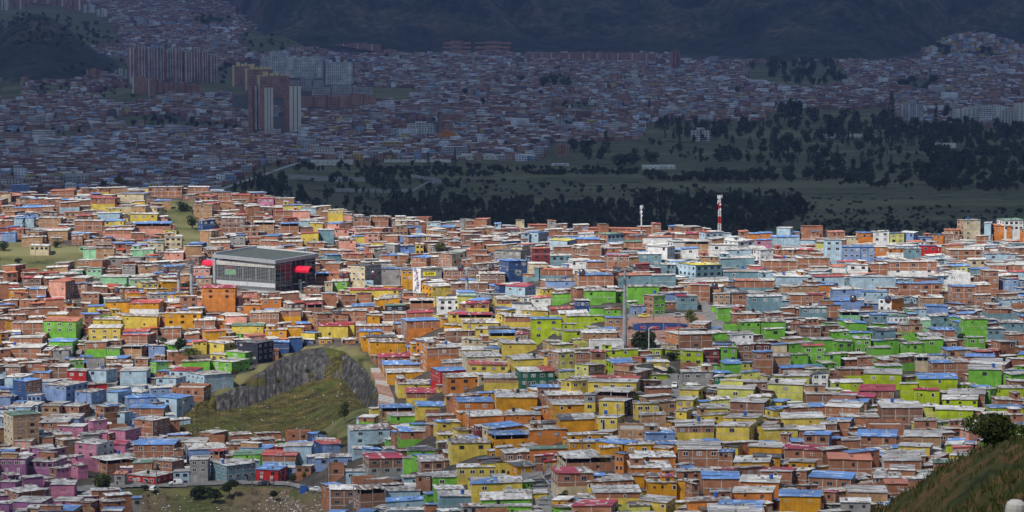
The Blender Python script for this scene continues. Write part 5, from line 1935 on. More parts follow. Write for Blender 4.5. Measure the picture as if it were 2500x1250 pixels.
# ------------------------------------------------------------------ ropeway pylons, cable, gondolas
def pylon(u, vt, vb, r0, r1, label, ydir=0.0):
    Y = ground_Y(u, vb)
    p = at(u, vb, Y)
    h = (vb - vt) / (F / Y)
    root = empty("cable_car_pylon", p, ydir)
    tag(root, label, "pylon", "pylons of the cable car line")
    m = MB()
    n = 4
    for i in range(n):
        a, b_ = i / n, (i + 1) / n
        m.tube((0, 0, -3 + (h + 3) * a), (0, 0, -3 + (h + 3) * b_ - .06), r0 + (r1 - r0) * a, r0 + (r1 - r0) * b_, 'metal_grey', 14)
        m.tube((0, 0, -3 + (h + 3) * b_ - .12), (0, 0, -3 + (h + 3) * b_), r0 + (r1 - r0) * b_ + .08, r0 + (r1 - r0) * b_ + .08, 'metal_grey', 14)
    m.build("mast", root, True)
    m = MB()
    m.hexa([(-3.6, -.25, h - .5), (3.6, -.25, h - .5), (3.6, .25, h - .5), (-3.6, .25, h - .5)], [(-3.6, -.2, h + .1), (3.6, -.2, h + .1), (3.6, .2, h + .1), (-3.6, .2, h + .1)], 'metal_grey')
    for s in (-1, 1):
        m.tube((s * .3, 0, h - 2.2), (s * 3.0, 0, h - .4), .1, .1, 'metal_grey', 6)
        m.tube((s * 2.7, 0, h), (s * 2.7, 0, h + 2.4), .1, .08, 'metal_grey', 6)
    m.tube((-2.7, 0, h + 2.2), (2.7, 0, h + 2.2), .07, .07, 'metal_grey', 6)
    m.build("crossarm", root)
    for s in (-1, 1):
        m = MB()
        m.box(s * 3.2 - .15, s * 3.2 + .15, -2.8, 2.8, h + .3, h + .55, 'metal_dark')
        for k in range(8):
            y = -2.6 + 5.2 * k / 7
            m.lathe([(0.0, -.06), (.26, -.06), (.26, .06), (0, .06)], 'metal_dark', 8, (s * 3.2, y, h + .75), 'x')
        m.box(s * 3.2 - .5, s * 3.2 + .5, -2.6, 2.6, h - .55, h - .48, 'metal_grey')
        m.build("sheave_train", root)
    return p + Vector((0, 0, h + 1.0))
PY = {}
PY['tall'] = pylon(1525, 655, 852, .95, .45, "tallest grey cable car pylon standing beside the plaza", rad(25))
PY['mid'] = pylon(1140, 655, 728, .85, .6, "grey cable car pylon among brown houses right of the SUPER sign", rad(25))
PY['left'] = pylon(437, 655, 735, .95, .65, "left hand one of the twin grey cable car pylons by the station", rad(65))
PY['right'] = pylon(468, 640, 735, .95, .65, "grey cable car pylon of the twin pair, nearest the station", rad(65))
def cable(pts, label):
    m = MB()
    for a, b_ in zip(pts, pts[1:]):
        n = 10
        prev = None
        for i in range(n + 1):
            t = i / n
            p = a.lerp(b_, t) - Vector((0, 0, 1.5 * 4 * t * (1 - t)))
            if prev is not None: m.tube(prev, p, .06, .06, 'metal_dark', 4, False)
            prev = p
    tag(m.build("ropeway_cable"), label, "cable")
st_l = at(500, 640, ground_Y(672, 722) + 26); st_r = at(738, 645, ground_Y(672, 722) + 20)
o3 = Vector((3, 0, 0))
end_r = at(2560, 760, 1080); end_l = at(-60, 790, 1080)
cable([st_r + o3, PY['mid'] + o3 * .9, PY['tall'] + o3 * .9, end_r + o3], "haul cable of the ropeway crossing above the barrio to the right, far strand")
cable([st_r - o3, PY['mid'] - o3 * .9, PY['tall'] - o3 * .9, end_r - o3], "haul cable of the ropeway crossing above the barrio to the right, near strand")
cable([end_l, PY['left'], PY['right'], st_l], "haul cable of the ropeway running left from the station")
mat_plain('gondola_shell', (0.03, 0.026, 0.03), 0.25, 0.5, 0.1)
mat_plain('gondola_glass', (0.06, 0.07, 0.085), 0.06, 0.6, 0.1)
gm = {}
def gondola_parts():
    m = MB()
    m.lathe([(.25, 0), (.72, .12), (.98, .5), (1.06, .95)], 'gondola_shell', 16)
    m.lathe([(1.0, 1.7), (.8, 2.05), (.4, 2.2), (0, 2.22)], 'gondola_shell', 16)
    gm['shell'] = m.mesh("shell")
    m = MB(); m.lathe([(1.06, .95), (1.07, 1.3), (1.0, 1.7)], 'gondola_glass', 16); gm['window'] = m.mesh("window")
    m = MB(); m.box(-.14, .14, -1.10, -1.0, .45, 1.0, 'w_mr'); m.box(.4, .62, -1.0, -.8, .5, .95, 'red_gloss'); gm['door'] = m.mesh("door")
    m = MB(); m.tube((0, 0, 2.2), (.0, .35, 3.6), .06, .06, 'metal_dark', 6); m.tube((0, .35, 3.6), (0, 0, 4.1), .06, .06, 'metal_dark', 6); m.box(-.25, .25, -.12, .12, 4.0, 4.25, 'metal_dark'); m.box(-.5, .5, -.04, .04, 2.2, 2.3, 'metal_dark'); gm['hanger'] = m.mesh("hanger")
    for k in ('shell', 'window', 'door'): gm[k].polygons.foreach_set("use_smooth", [True] * len(gm[k].polygons))
gondola_parts()
GON = [(406, 662, 1270, "dark round gondola just left of the twin pylons"), (285, 711, 1230, "dark gondola hanging over salmon houses, half way along the left line"), (169, 740, 1180, "dark gondola furthest down the left line, above orange roofed houses"),
       (835, 674, 1250, "dark gondola in front of brick houses next to the green house, nearest the station"), (912, 669, 1230, "dark gondola in front of the grey mural wall"), (1125, 655, 1200, "dark gondola hanging just left of the middle pylon"),
       (1200, 655, 1180, "dark gondola in front of the deep blue mural house"), (1421, 667, 1120, "dark gondola over the blue roofed brick house left of the tall pylon"), (1503, 666, 1100, "dark gondola nearest the head of the tall pylon, on its left"),
       (1745, 700, 1080, "dark gondola above the street climbing from the plaza"), (2083, 731, 1060, "dark gondola over blue houses, left of a very similar one"), (2168, 733, 1060, "dark gondola over the white house with blue roof, last on the right")]
for u, v, Y, lb in GON:
    g = empty("gondola", at(u, v, Y) - Vector((0, 0, 1.1)), R.uniform(-.3, .3))
    g.scale = (1.2, 1.2, 1.2)
    tag(g, lb, "gondola", "cable car gondolas")
    for k, me in gm.items():
        o = bpy.data.objects.new(k, me); col.objects.link(o); o.parent = g

# ------------------------------------------------------------------ radio masts on the crest
def mast(u, vt, Y, lb, lattice=True):
    uu_, zb = u, None
    x = (u - 1250) / F * Y
    z0 = gz(x, Y)
    top = at(u, vt, Y)
    h = top.z - z0
    root = empty("radio_mast", (top.x, Y, z0), .3)
    tag(root, lb, "radio mast")
    w = .72 if lattice else .22
    n = 14
    zb = [h * i / n for i in range(n + 1)]
    for i in range(n):
        m = MB()
        mt = 'red_paint' if (i // 2) % 2 == (n // 2) % 2 else 'white_paint'
        if not lattice: mt = 'white_paint' if i > 7 else ('red_paint' if i % 4 < 2 else 'white_paint')
        a, b_ = w * (1 - .45 * i / n), w * (1 - .45 * (i + 1) / n)
        C = [(-1, -1), (1, -1), (1, 1), (-1, 1)]
        for j in range(4):
            p, q = C[j], C[(j + 1) % 4]
            m.tube((p[0] * a, p[1] * a, zb[i]), (p[0] * b_, p[1] * b_, zb[i + 1]), .08, .08, mt, 5, False)
            m.tube((p[0] * a, p[1] * a, zb[i]), (q[0] * b_, q[1] * b_, zb[i + 1]), .045, .045, mt, 4, False)
            m.tube((p[0] * b_, p[1] * b_, zb[i + 1]), (q[0] * b_, q[1] * b_, zb[i + 1]), .045, .045, mt, 4, False)
        if lattice or i % 2 == 0: m.build("lattice_section", root)
        else: m.build("lattice_section", root)
    for k, (z, a) in enumerate([(h - .6, 0), (h - .8, 2.1), (h - .7, 4.2), (h - 3.2, 1), (h - 3.4, 3.5)]):
        m = MB()
        x_, y_ = math.cos(a) * (w + .5), math.sin(a) * (w + .5)
        m.box(x_ - .13, x_ + .13, y_ - .10, y_ + .10, z - .9, z + .9, 'white_paint')
        m.tube((x_, y_, z), (x_ * .4, y_ * .4, z), .05, .05, 'metal_grey', 4)
        m.build("antenna", root)
    for k in range(2):
        m = MB()
        m.lathe([(0, -.15), (.45, -.1), (.5, .1), (0, .15)], 'white_paint', 10, (0, -w - .4, h * (.82 - .1 * k)), 'y')
        m.build("dish", root)
mast(1757, 477, 1440, "tall red and white banded lattice mast on the crest")
mast(1566, 502, 1440, "slender white radio mast with antennas on the crest, left of the banded mast", False)

# ------------------------------------------------------------------ poles and street lamps
POLES = [(208, 837, 889, 'p', "beside the lime green and brick houses above the sky blue row"), (261, 949, 985, 'l', "at the bend of the pale climbing street"), (349, 942, 988, 'p', "in front of the light blue houses by the small blue roof"),
         (359, 952, 990, 'p', "between the light blue houses, close to another pole"), (447, 968, 1033, 'p', "at the left foot of the quarry grass"), (531, 1040, 1080, 'c', "standing before the grey retaining strip under the quarry"),
         (733, 1047, 1080, 'd', "with two arms at the bottom edge of the quarry grass"), (616, 1105, 1179, 'p', "between the red house and teal house on the gully road"), (382, 1111, 1186, 'p', "in front of the long low red house"),
         (169, 1112, 1167, 'p', "among the purple and pink houses"), (212, 947, 1005, 'p', "beside the pale climbing street under the tan house"), (798, 1110, 1165, 'p', "at the right end of the gully road by brick steps"),
         (806, 1108, 1172, 'p', "at the corner of the brick house right of the steps"), (1285, 904, 950, 'p', "before the dark green house"), (1508, 982, 1055, 'p', "in front of the yellow and black house"),
         (1584, 800, 866, 'r', "white with red foot at the plaza edge"), (1331, 1133, 1182, 'p', "at the street corner by the ochre shop"), (1300, 1185, 1255, 'p', "along the left side of the steep concrete street"),
         (1422, 1054, 1110, 'p', "among ochre roofs above the orange house"), (1146, 1002, 1062, 'p', "before the orange house with white roof"), (927, 985, 1032, 'p', "at the foot of the brick stairway"),
         (1674, 992, 1028, 'p', "against the yellow houses below the bus road"), (1683, 1112, 1147, 'p', "before the long brick house with rows of windows"), (1714, 780, 815, 'l', "on the pale street beside the plaza"),
         (1620, 745, 812, 'l', "rising in front of the painted plaza wall"), (996, 675, 716, 'p', "by the purple fronted shop left of the SUPER sign"), (1063, 699, 747, 'p', "before the yellow shop"), (1149, 761, 808, 'p', "among yellow terraces with crimson roof"),
         (963, 754, 808, 'p', "in the alley between brick and orange houses"), (604, 682, 740, 'l', "in front of the station louvres"), (220, 606, 640, 'p', "on the left grassy slope by the concrete path"), (86, 606, 640, 'p', "on the left grassy slope near a blue shack"),
         (509, 562, 592, 'p', "below the grassy gully behind the station"), (528, 560, 590, 'p', "beside the grey street behind the station"), (668, 478, 520, 'p', "by the pink house on the left crest"), (388, 425, 480, 'p', "before the long brick school on the crest"),
         (735, 690, 740, 'l', "at the right end of the station front"), (1657, 775, 862, 'p', "against the orange wall by the plaza tree"), (1930, 615, 660, 'p', "before the tall blue house in the upper right"), (2240, 955, 1000, 'p', "in the lime yellow rows on the right")]
for u, vt, vb, kind, lb in POLES:
    Y = ground_Y(u, vb + 8)
    p = at(u, vb, Y - 1.0)
    h = (vb - vt) / (F / Y)
    dr = 12 / (F / Y)
    nm = {'p': 'utility_pole', 'c': 'utility_pole', 'l': 'street_lamp', 'd': 'street_lamp', 'r': 'street_lamp'}[kind]
    root = empty(nm, p, R.uniform(-.5, .5))
    tag(root, ("dark utility pole " if kind == 'p' else "pale concrete pole " if kind == 'c' else "street lamp ") + lb, "pole" if kind in 'pc' else "street lamp", "poles and lamps along the lanes")
    m = MB()
    mt = {'p': 'pole_wood', 'c': 'pole_concrete', 'l': 'metal_grey', 'd': 'pole_concrete', 'r': 'white_paint'}[kind]
    if kind == 'r':
        m.tube((0, 0, -2), (0, 0, 1.6), .17, .17, 'red_paint', 8); m.tube((0, 0, 1.6), (0, 0, h), .14, .10, mt, 8)
    else:
        m.tube((0, 0, -dr - 1.5), (0, 0, h), .17, .11, mt, 8)
    m.build("pole", root)
    if kind in 'pc':
        m = MB(); m.box(-.9, .9, -.06, .06, h - .7, h - .55, mt); m.box(-.6, .6, -.06, .06, h - 1.5, h - 1.38, mt)
        for x in (-.8, -.3, .3, .8): m.tube((x, 0, h - .55), (x, 0, h - .35), .05, .04, 'white_paint', 5)
        m.build("crossarm", root)
        if R.random() < .4:
            m = MB(); m.lathe([(.02, 0), (.3, .02), (.3, .8), (.02, .85)], 'metal_grey', 8, (.4, 0, h - 2.6)); m.build("transformer", root)
    else:
        for s in ((-1, 1) if kind == 'd' else (1,)):
            m = MB(); m.tube((0, 0, h - .1), (s * 1.5, 0, h + .45), .06, .05, mt, 6); m.build("arm", root)
            m = MB(); m.box(s * 1.5 - .35, s * 1.5 + .35, -.14, .14, h + .38, h + .52, 'metal_pale'); m.build("lamp_head", root)

# ------------------------------------------------------------------ vehicles
mat_plain('car_white', (0.74, 0.74, 0.73), 0.3, 0.5, 0.05); mat_plain('car_dark', (0.03, 0.04, 0.055), 0.3, 0.5, 0.1)
mat_plain('car_silver', (0.42, 0.43, 0.44), 0.3, 0.5, 0.05); mat_plain('car_yellow', (0.68, 0.54, 0.10), 0.35, 0.5, 0.05); mat_plain('bus_dark', (0.015, 0.025, 0.045), 0.35, 0.5, 0.2)
mat_plain('lamp_lens', (0.6, 0.58, 0.5), 0.2, 0.5, 0.05)
def car(u, v, yaw, body, lb, kind='sedan', L=4.3, cat="car"):
    Y = ground_Y(u, v)
    p = at(u, v, Y)
    p.z = gz(p.x, p.y) + .33
    root = empty("parked_car" if kind != 'van' else 'white_van', p, rad(yaw))
    tag(root, lb, cat)
    W = .88
    prof = {'sedan': [(-L / 2, .45, .8), (-L / 2 + .1, .3, .9), (-1.5, .3, .95), (-.95, .3, 1.42), (.45, .3, 1.45), (1.05, .3, .98), (L / 2 - .15, .3, .82), (L / 2, .45, .65)],
            'suv': [(-L / 2, .4, 1.0), (-L / 2 + .05, .35, 1.1), (-1.75, .35, 1.6), (.2, .35, 1.68), (.95, .35, 1.1), (L / 2 - .1, .35, .98), (L / 2, .45, .75)],
            'van': [(-L / 2, .4, 1.7), (-L / 2 + .12, .35, 1.9), (.55, .35, 1.95), (1.1, .35, 1.15), (L / 2 - .1, .35, .95), (L / 2, .45, .7)]}[kind]
    m = MB()
    sh = lambda z: W - max(0, z - .9) * .22
    for (x0, b0, t0), (x1, b1, t1) in zip(prof, prof[1:]):
        belt0, belt1 = min(t0, .95), min(t1, .95)
        for s in (-1, 1):
            A, B = (x0, s * W, b0), (x1, s * W, b1); C, D = (x1, s * W, belt1), (x0, s * W, belt0)
            m.quad(*((A, B, C, D) if s < 0 else (B, A, D, C)), body)
            if t0 > .96 or t1 > .96:
                E, G_ = (x1, s * sh(t1), t1), (x0, s * sh(t0), t0)
                m.quad(*((D, C, E, G_) if s < 0 else (C, D, G_, E)), body)
        m.quad((x0, -sh(t0), t0), (x1, -sh(t1), t1), (x1, sh(t1), t1), (x0, sh(t0), t0), body)
        m.quad((x0, W, b0), (x1, W, b1), (x1, -W, b1), (x0, -W, b0), 'tyre')
    a, b_ = prof[0], prof[-1]
    m.quad((a[0], W, a[1]), (a[0], -W, a[1]), (a[0], -sh(a[2]), a[2]), (a[0], sh(a[2]), a[2]), body)
    m.quad((b_[0], -W, b_[1]), (b_[0], W, b_[1]), (b_[0], W, b_[2]), (b_[0], -W, b_[2]), body)
    m.build("body", root)
    top = max(t for _, _, t in prof)
    xs = [x for x, _, t in prof if t > top - .1]
    x0, x1 = min(xs), max(xs)
    for s in (-1, 1):
        m = MB()
        y0, y1 = s * (W - .0 + .012), s * (sh(top - .1) + .014)
        lo0 = x0 - .25 if kind != 'van' else .0
        pts = [(lo0, y0, 1.0), (x1 + .35, y0, 1.0), (x1 + .02, y1, top - .1), (max(x0, lo0), y1, top - .1)]
        m.quad(*(pts if s < 0 else pts[::-1]), 'glass')
        m.build("side_window", root)
    fx = [q for q in prof if q[0] > x1 - .01][:2]
    m = MB(); (xa, _, ta), (xb, _, tb_) = fx[0], fx[1]
    m.quad((xb - .06, -.72, tb_ + .08), (xb - .06, .72, tb_ + .08), (xa + .09, .66, ta - .04), (xa + .09, -.66, ta - .04), 'glass'); m.build("windscreen", root)
    m = MB(); m.quad((-L / 2 + (.0 if kind == 'van' else .42), .66, top - .15), (-L / 2 + (.0 if kind == 'van' else .42), -.66, top - .15), (-L / 2 - .015, -.7, 1.02), (-L / 2 - .015, .7, 1.02), 'glass')
    if kind != 'sedan': m.build("rear_window", root)
    for s in (-1, 1):
        m = MB(); m.box(L / 2 - .06, L / 2 + .015, s * .62 - .16, s * .62 + .16, .56, .70, 'lamp_lens'); m.build("headlight", root)
        for x in (-L * .3, L * .31):
            m = MB(); m.lathe([(0, -.1), (.2, -.1), (.32, -.08), (.32, .1), (.2, .11), (0, .11)], 'tyre', 12, (x, s * (W - .06), .32), 'y')
            w = m.build("wheel", root)
            m = MB(); m.lathe([(0, -.125), (.19, -.12)] if s < 0 else [(.19, .12), (0, .125)], 'metal_pale', 10, (x, s * (W - .06), .32), 'y'); m.build("rim", w)
car(428, 1187, 200, 'car_white', "white panel van parked on the gully road in front of the pale blue house", 'van', 4.4, "van")
car(376, 1200, 70, 'car_white', "small white hatchback seen from the rear on the grass edge below the van", 'suv', 3.8)
car(645, 1186, 185, 'car_dark', "dark blue saloon passing the red house on the gully road", 'sedan')
car(771, 1200, 180, 'car_white', "old white saloon parked right of the blue container", 'sedan')
car(1506, 779, 5, 'car_silver', "silver saloon parked left of the tall pylon above the plaza", 'sedan')
car(1572, 777, 185, 'car_yellow', "yellow saloon parked in front of the blue shack on the plaza street", 'sedan')
car(1659, 777, 5, 'car_silver', "silver estate car parked beside the round plaza tree", 'suv', 4.5)
car(1647, 950, 262, 'car_white', "white pickup driving on the bus road behind the yellow houses", 'suv', 4.7, "pickup")
car(1484, 780, 5, 'car_dark', "dark car half hidden by the lime house left of the pylon street", 'sedan')
def bus(u, v, yaw):
    Y = ground_Y(u, v); p = at(u, v, Y); p.z = gz(p.x, p.y) + .35
    root = empty("bus", p, rad(yaw)); tag(root, "dark bus with a pale roof coming down the bus road", "bus")
    L, W, H = 8.5, 1.2, 2.95
    m = MB()
    m.hexa([(-L / 2, -W, .4), (L / 2, -W, .4), (L / 2, W, .4), (-L / 2, W, .4)], [(-L / 2, -W, 2.7), (L / 2 - .15, -W, 2.7), (L / 2 - .15, W, 2.7), (-L / 2, W, 2.7)], 'bus_dark')
    m.build("body", root)
    m = MB(); m.hexa([(-L / 2 + .02, -W + .02, 2.7), (L / 2 - .2, -W + .02, 2.7), (L / 2 - .2, W - .02, 2.7), (-L / 2 + .02, W - .02, 2.7)], [(-L / 2 + .2, -W + .2, H), (L / 2 - .4, -W + .2, H), (L / 2 - .4, W - .2, H), (-L / 2 + .2, W - .2, H)], 'w_cr'); m.build("roof", root)
    m = MB(); m.quad((L / 2 - .04, -1.05, 1.25), (L / 2 - .04, 1.05, 1.25), (L / 2 - .11, 1.05, 2.3), (L / 2 - .11, -1.05, 2.3), 'glass'); m.build("windscreen", root)
    m = MB(); m.quad((L / 2 - .10, -.9, 2.36), (L / 2 - .10, .9, 2.36), (L / 2 - .12, .9, 2.62), (L / 2 - .12, -.9, 2.62), 'white_paint'); m.build("destination_board", root)
    for s in (-1, 1):
        for k in range(6):
            x = -L / 2 + .5 + k * 1.25
            m = MB(); pts = [(x, s * (W + .012), 1.4), (x + 1.1, s * (W + .012), 1.4), (x + 1.1, s * (W + .012), 2.35), (x, s * (W + .012), 2.35)]
            m.quad(*(pts if s < 0 else pts[::-1]), 'glass'); m.build("side_window", root)
        m = MB(); m.box(L / 2 - .05, L / 2 + .03, s * .85 - .18, s * .85 + .18, .75, .95, 'lamp_lens'); m.build("headlight", root)
        m = MB(); m.box(L / 2 - .02, L / 2 + .25, s * 1.3 - .1, s * 1.3 + .1, 1.7, 2.2, 'black_plastic'); m.build("mirror", root)
        for x in (-L * .3, L * .3):
            m = MB(); m.lathe([(0, -.14), (.45, -.13), (.45, .13), (0, .14)], 'tyre', 12, (x, s * (W - .1), .42), 'y'); m.build("wheel", root)
    m = MB(); m.box(L / 2 - .02, L / 2 + .1, -1.15, 1.15, .42, .68, 'metal_pale'); m.build("bumper", root)
bus(1613, 922, 286)

# ------------------------------------------------------------------ trees and bushes among the houses
mat_plain('leaf_dark', (0.022, 0.032, 0.012), 0.9, 0.2, 0.5, 0.8)
mat_plain('leaf_mid', (0.05, 0.068, 0.016), 0.9, 0.2, 0.5, 0.8)
mat_plain('leaf_light', (0.11, 0.125, 0.022), 0.9, 0.2, 0.5, 0.8)
mat_plain('leaf_far', (0.026, 0.036, 0.02), 0.95, 0.1, 0.6, 0.05)
mat_plain('leaf_far2', (0.07, 0.082, 0.034), 0.95, 0.1, 0.5, 0.05)
def crown_mb(w, h, n, leaf, mats, shape, rng):
    m = MB()
    cl_ = []
    nc = 7 if shape != 'cone' else 9
    for k in range(nc):
        if shape == 'cone':
            t = (k + .5) / nc
            cl_.append((rng.uniform(-.1, .1) * w, rng.uniform(-.1, .1) * w, h * t, w * .5 * (1.05 - t) + .12 * w, h / nc * .9))
        elif shape == 'flat':
            a = rng.uniform(0, 6.28); r = rng.uniform(.1, .34) * w
            cl_.append((math.cos(a) * r, math.sin(a) * r, h * rng.uniform(.55, .85), w * .2, h * .16))
        else:
            a = rng.uniform(0, 6.28); r = rng.uniform(0, .30) * w
            cl_.append((math.cos(a) * r, math.sin(a) * r, h * rng.uniform(.25, .78), w * rng.uniform(.18, .30), h * rng.uniform(.17, .26)))
    for k in range(n):
        c = rng.choice(cl_)
        while True:
            q = (rng.uniform(-1, 1), rng.uniform(-1, 1), rng.uniform(-1, 1)); l = math.sqrt(sum(x * x for x in q))
            if .2 < l < 1: break
        f_ = (l ** .5) / l * rng.uniform(.75, 1.1)
        p = Vector((c[0] + q[0] * f_ * c[3], c[1] + q[1] * f_ * c[3], c[2] + q[2] * f_ * c[4]))
        a = Vector((rng.gauss(0, 1), rng.gauss(0, 1), rng.gauss(0, .6))).normalized()
        b_ = a.orthogonal().normalized(); b_.rotate(Matrix.Rotation(rng.uniform(0, 6.28), 3, a))
        s = leaf * rng.uniform(.6, 1.3)
        c2 = a.cross(b_)
        mt = mats[0] if rng.random() < .45 else mats[1] if rng.random() < .75 else mats[2]
        m.quad(p - b_ * s, p + c2 * s * .5, p + b_ * s, p - c2 * s * .5, mt, .5, .5)
    return m
def trunk_mb(w, h, r, rng, shape='round'):
    m = MB()
    top = .5 * h if shape != 'cone' else .8 * h
    m.tube((0, 0, -1.0), (rng.uniform(-.1, .1), rng.uniform(-.1, .1), top * .6), r, r * .7, 'bark', 7)
    for k in range(5 if shape != 'cone' else 0):
        a = rng.uniform(0, 6.28); q = rng.uniform(.15, .32) * w
        m.tube((0, 0, top * rng.uniform(.35, .6)), (math.cos(a) * q, math.sin(a) * q, h * rng.uniform(.5, .75)), r * .5, r * .18, 'bark', 5)
    return m
D3, M3, L3 = ('leaf_dark', 'leaf_dark', 'leaf_mid'), ('leaf_mid', 'leaf_dark', 'leaf_light'), ('leaf_light', 'leaf_mid', 'leaf_mid')
NTREES = [  # u, base v, width px, height px, shape, leaves, name, label
    (1578, 862, 78, 62, 'round', D3, 'tree', "broad dark tree at the lower corner of the plaza"), (1686, 790, 38, 36, 'round', L3, 'tree', "round light green tree at the right end of the plaza"),
    (436, 862, 46, 42, 'round', D3, 'tree', "dark bushy tree among brick houses left of the black house"), (462, 870, 54, 22, 'round', L3, 'bush', "yellowish flowering bush below the dark tree left of the black house"),
    (398, 852, 34, 30, 'round', D3, 'tree', "small dark tree behind the flowering bush"), (250, 1215, 62, 60, 'round', M3, 'pine_tree', "feathery green pine tree left of the gully beside purple houses"), (280, 1240, 60, 46, 'round', M3, 'tree', "leafy tree at the left head of the gully"),
    (305, 1262, 50, 40, 'round', D3, 'bush', "dark bush at the bottom left of the gully"), (731, 1166, 22, 52, 'round', D3, 'tree', "slim dark tree beside the concrete steps on the gully road"), (716, 1176, 30, 22, 'round', M3, 'bush', "hedge bush at the foot of the slim tree"),
    (741, 1166, 12, 14, 'round', L3, 'bush', "small clipped yellow green bush by the steps"), (1080, 625, 42, 36, 'flat', ('leaf_mid', 'bark', 'leaf_light'), 'tree', "thin straggly tree among the brick houses beyond the middle"),
    (1305, 1043, 36, 24, 'round', D3, 'bush', "round dark shrub between the orange houses"), (1376, 1225, 30, 30, 'round', D3, 'bush', "dark shrub against the pale yellow wall by the steep street"), (60, 563, 15, 30, 'cone', D3, 'cypress_tree', "small dark cypress in front of the brick houses far left"),
    (25, 545, 18, 22, 'round', D3, 'tree', "dark little tree left of the cypress"), (387, 868, 9, 38, 'cone', D3, 'tree', "narrow dark conifer by the lime green houses"), (740, 740, 30, 14, 'round', D3, 'bush', "low dark bush at the right foot of the station"),
    (617, 735, 26, 12, 'round', D3, 'bush', "rounded dark bush in front of the station base"), (312, 722, 22, 32, 'round', M3, 'tree', "leafy tree between white and salmon houses left of the pylons"), (456, 712, 34, 30, 'round', D3, 'tree', "dark tree at the foot of the twin pylons"),
    (815, 655, 40, 14, 'round', M3, 'bush', "dark green bush right of the station roof"), (996, 655, 16, 26, 'round', M3, 'tree', "small green tree beside the orange brick house"), (447, 515, 46, 24, 'round', D3, 'bush', "dark thicket at the top of the left grassy gully"),
    (470, 560, 36, 36, 'round', D3, 'bush', "dark thicket half way down the left grassy gully"), (498, 590, 30, 26, 'round', D3, 'bush', "dark bush at the bottom of the left grassy gully"), (478, 535, 30, 24, 'round', M3, 'bush', "green thicket between the dark ones in the left gully"),
    (8, 612, 36, 26, 'round', D3, 'bush', "dark bush on the far left grassy slope"), (44, 645, 22, 16, 'round', D3, 'bush', "small bush below the blue shack on the left slope"), (137, 605, 30, 22, 'round', D3, 'bush', "bush at the top of the left grassy slope under the cream house"),
    (530, 488, 20, 12, 'round', D3, 'bush', "small bush behind the left crest houses"), (1640, 880, 40, 22, 'round', D3, 'bush', "dark planting on the bank beside the bus road"), (1635, 915, 34, 18, 'round', M3, 'bush', "green planting lower on the bank beside the bus"),
    (1585, 1005, 30, 22, 'round', D3, 'bush', "dark bush in the lane between yellow houses by the bus road"), (1480, 720, 8, 22, 'cone', D3, 'tree', "thin dark tree in front of the plaza green house"), (490, 1212, 70, 28, 'round', D3, 'bush', "long dark hedge mass in the gully under the road"),
    (560, 1205, 50, 34, 'round', D3, 'bush', "tall dark hedge in the gully right of the long one"), (525, 1222, 60, 30, 'round', D3, 'bush', "dense dark shrub low in the gully"), (668, 1214, 30, 18, 'round', D3, 'bush', "dark shrub beside the rubbish slope"),
    (352, 1199, 22, 16, 'round', D3, 'bush', "small dark tree beside the white hatchback"), (405, 1182, 24, 10, 'round', D3, 'bush', "clipped bush in front of the red house wall"), (365, 1183, 24, 9, 'round', D3, 'bush', "low shrub before the red house door"),
    (840, 1020, 34, 44, 'round', M3, 'bush', "big bush on the right side of the quarry bowl"), (752, 912, 16, 12, 'round', D3, 'bush', "tuft of shrub on the quarry face"), (680, 936, 18, 10, 'round', D3, 'bush', "shrub low on the quarry rock"),
    (575, 918, 30, 18, 'round', M3, 'bush', "scrub on the quarry's left shoulder"), (790, 1062, 30, 10, 'round', D3, 'bush', "low scrub near the quarry foot"), (2348, 845, 26, 34, 'round', D3, 'tree', "dark tree beside the green house near the right edge"),
    (2290, 700, 22, 30, 'round', D3, 'bush', "dark bush on the earthy alley in the upper right"), (2490, 640, 22, 24, 'round', M3, 'tree', "green tree at the right edge above blue houses")]
for k, (u, v, w, h, shp, mt, nm, lb) in enumerate(NTREES):
    Y = ground_Y(u, v)
    if 430 < u < 930 and 850 < v < 1080:
        Y -= 14
    if v > 1195 and 270 < u < 830:
        Y = ground_Y(u, 1196) - 60 * ((v - 1196) / 104.0) ** 1.3 - 3 if v > 1196 else Y
    ppm = F / Y
    root = empty(nm, at(u, v, Y))
    tag(root, lb, "bush" if nm == 'bush' else "tree", "bushes and trees among the houses")
    rng = random.Random(300 + k)
    W, Hh = w / ppm, h / ppm
    n = int(min(2600, 260 + w * h * 0.55))
    crown_mb(W, Hh, n, max(.28, W * .05), mt, shp, rng).build("crown", root)
    trunk_mb(W, Hh, max(.06, W * .03), rng, shp).build("trunk" if nm != 'bush' else "stem", root)
# the big shrub on the near slope
sh = empty("bush", at(2428, 1098, 93))
tag(sh, "dark leafy shrub growing on the ridge of the near grassy slope", "bush")
rng = random.Random(5)
m = crown_mb(2.7, 1.35, 4200, .065, M3, 'round', rng); m.build("crown", sh)
trunk_mb(1.5, 1.0, .04, rng).build("stem", sh)
# boundary stone on the near slope
m = MB()
m.lathe([(.17, -.4), (.18, 0), (.175, .18), (.16, .25), (.10, .30), (0, .31)], 'r_f', 11)
o = m.build("boundary_stone", None, True)
o.location = at(2478, 1264, 48); o.rotation_euler = (0.05, .06, 0)
tag(o, "grey rounded concrete marker stone in the near grass corner", "stone")

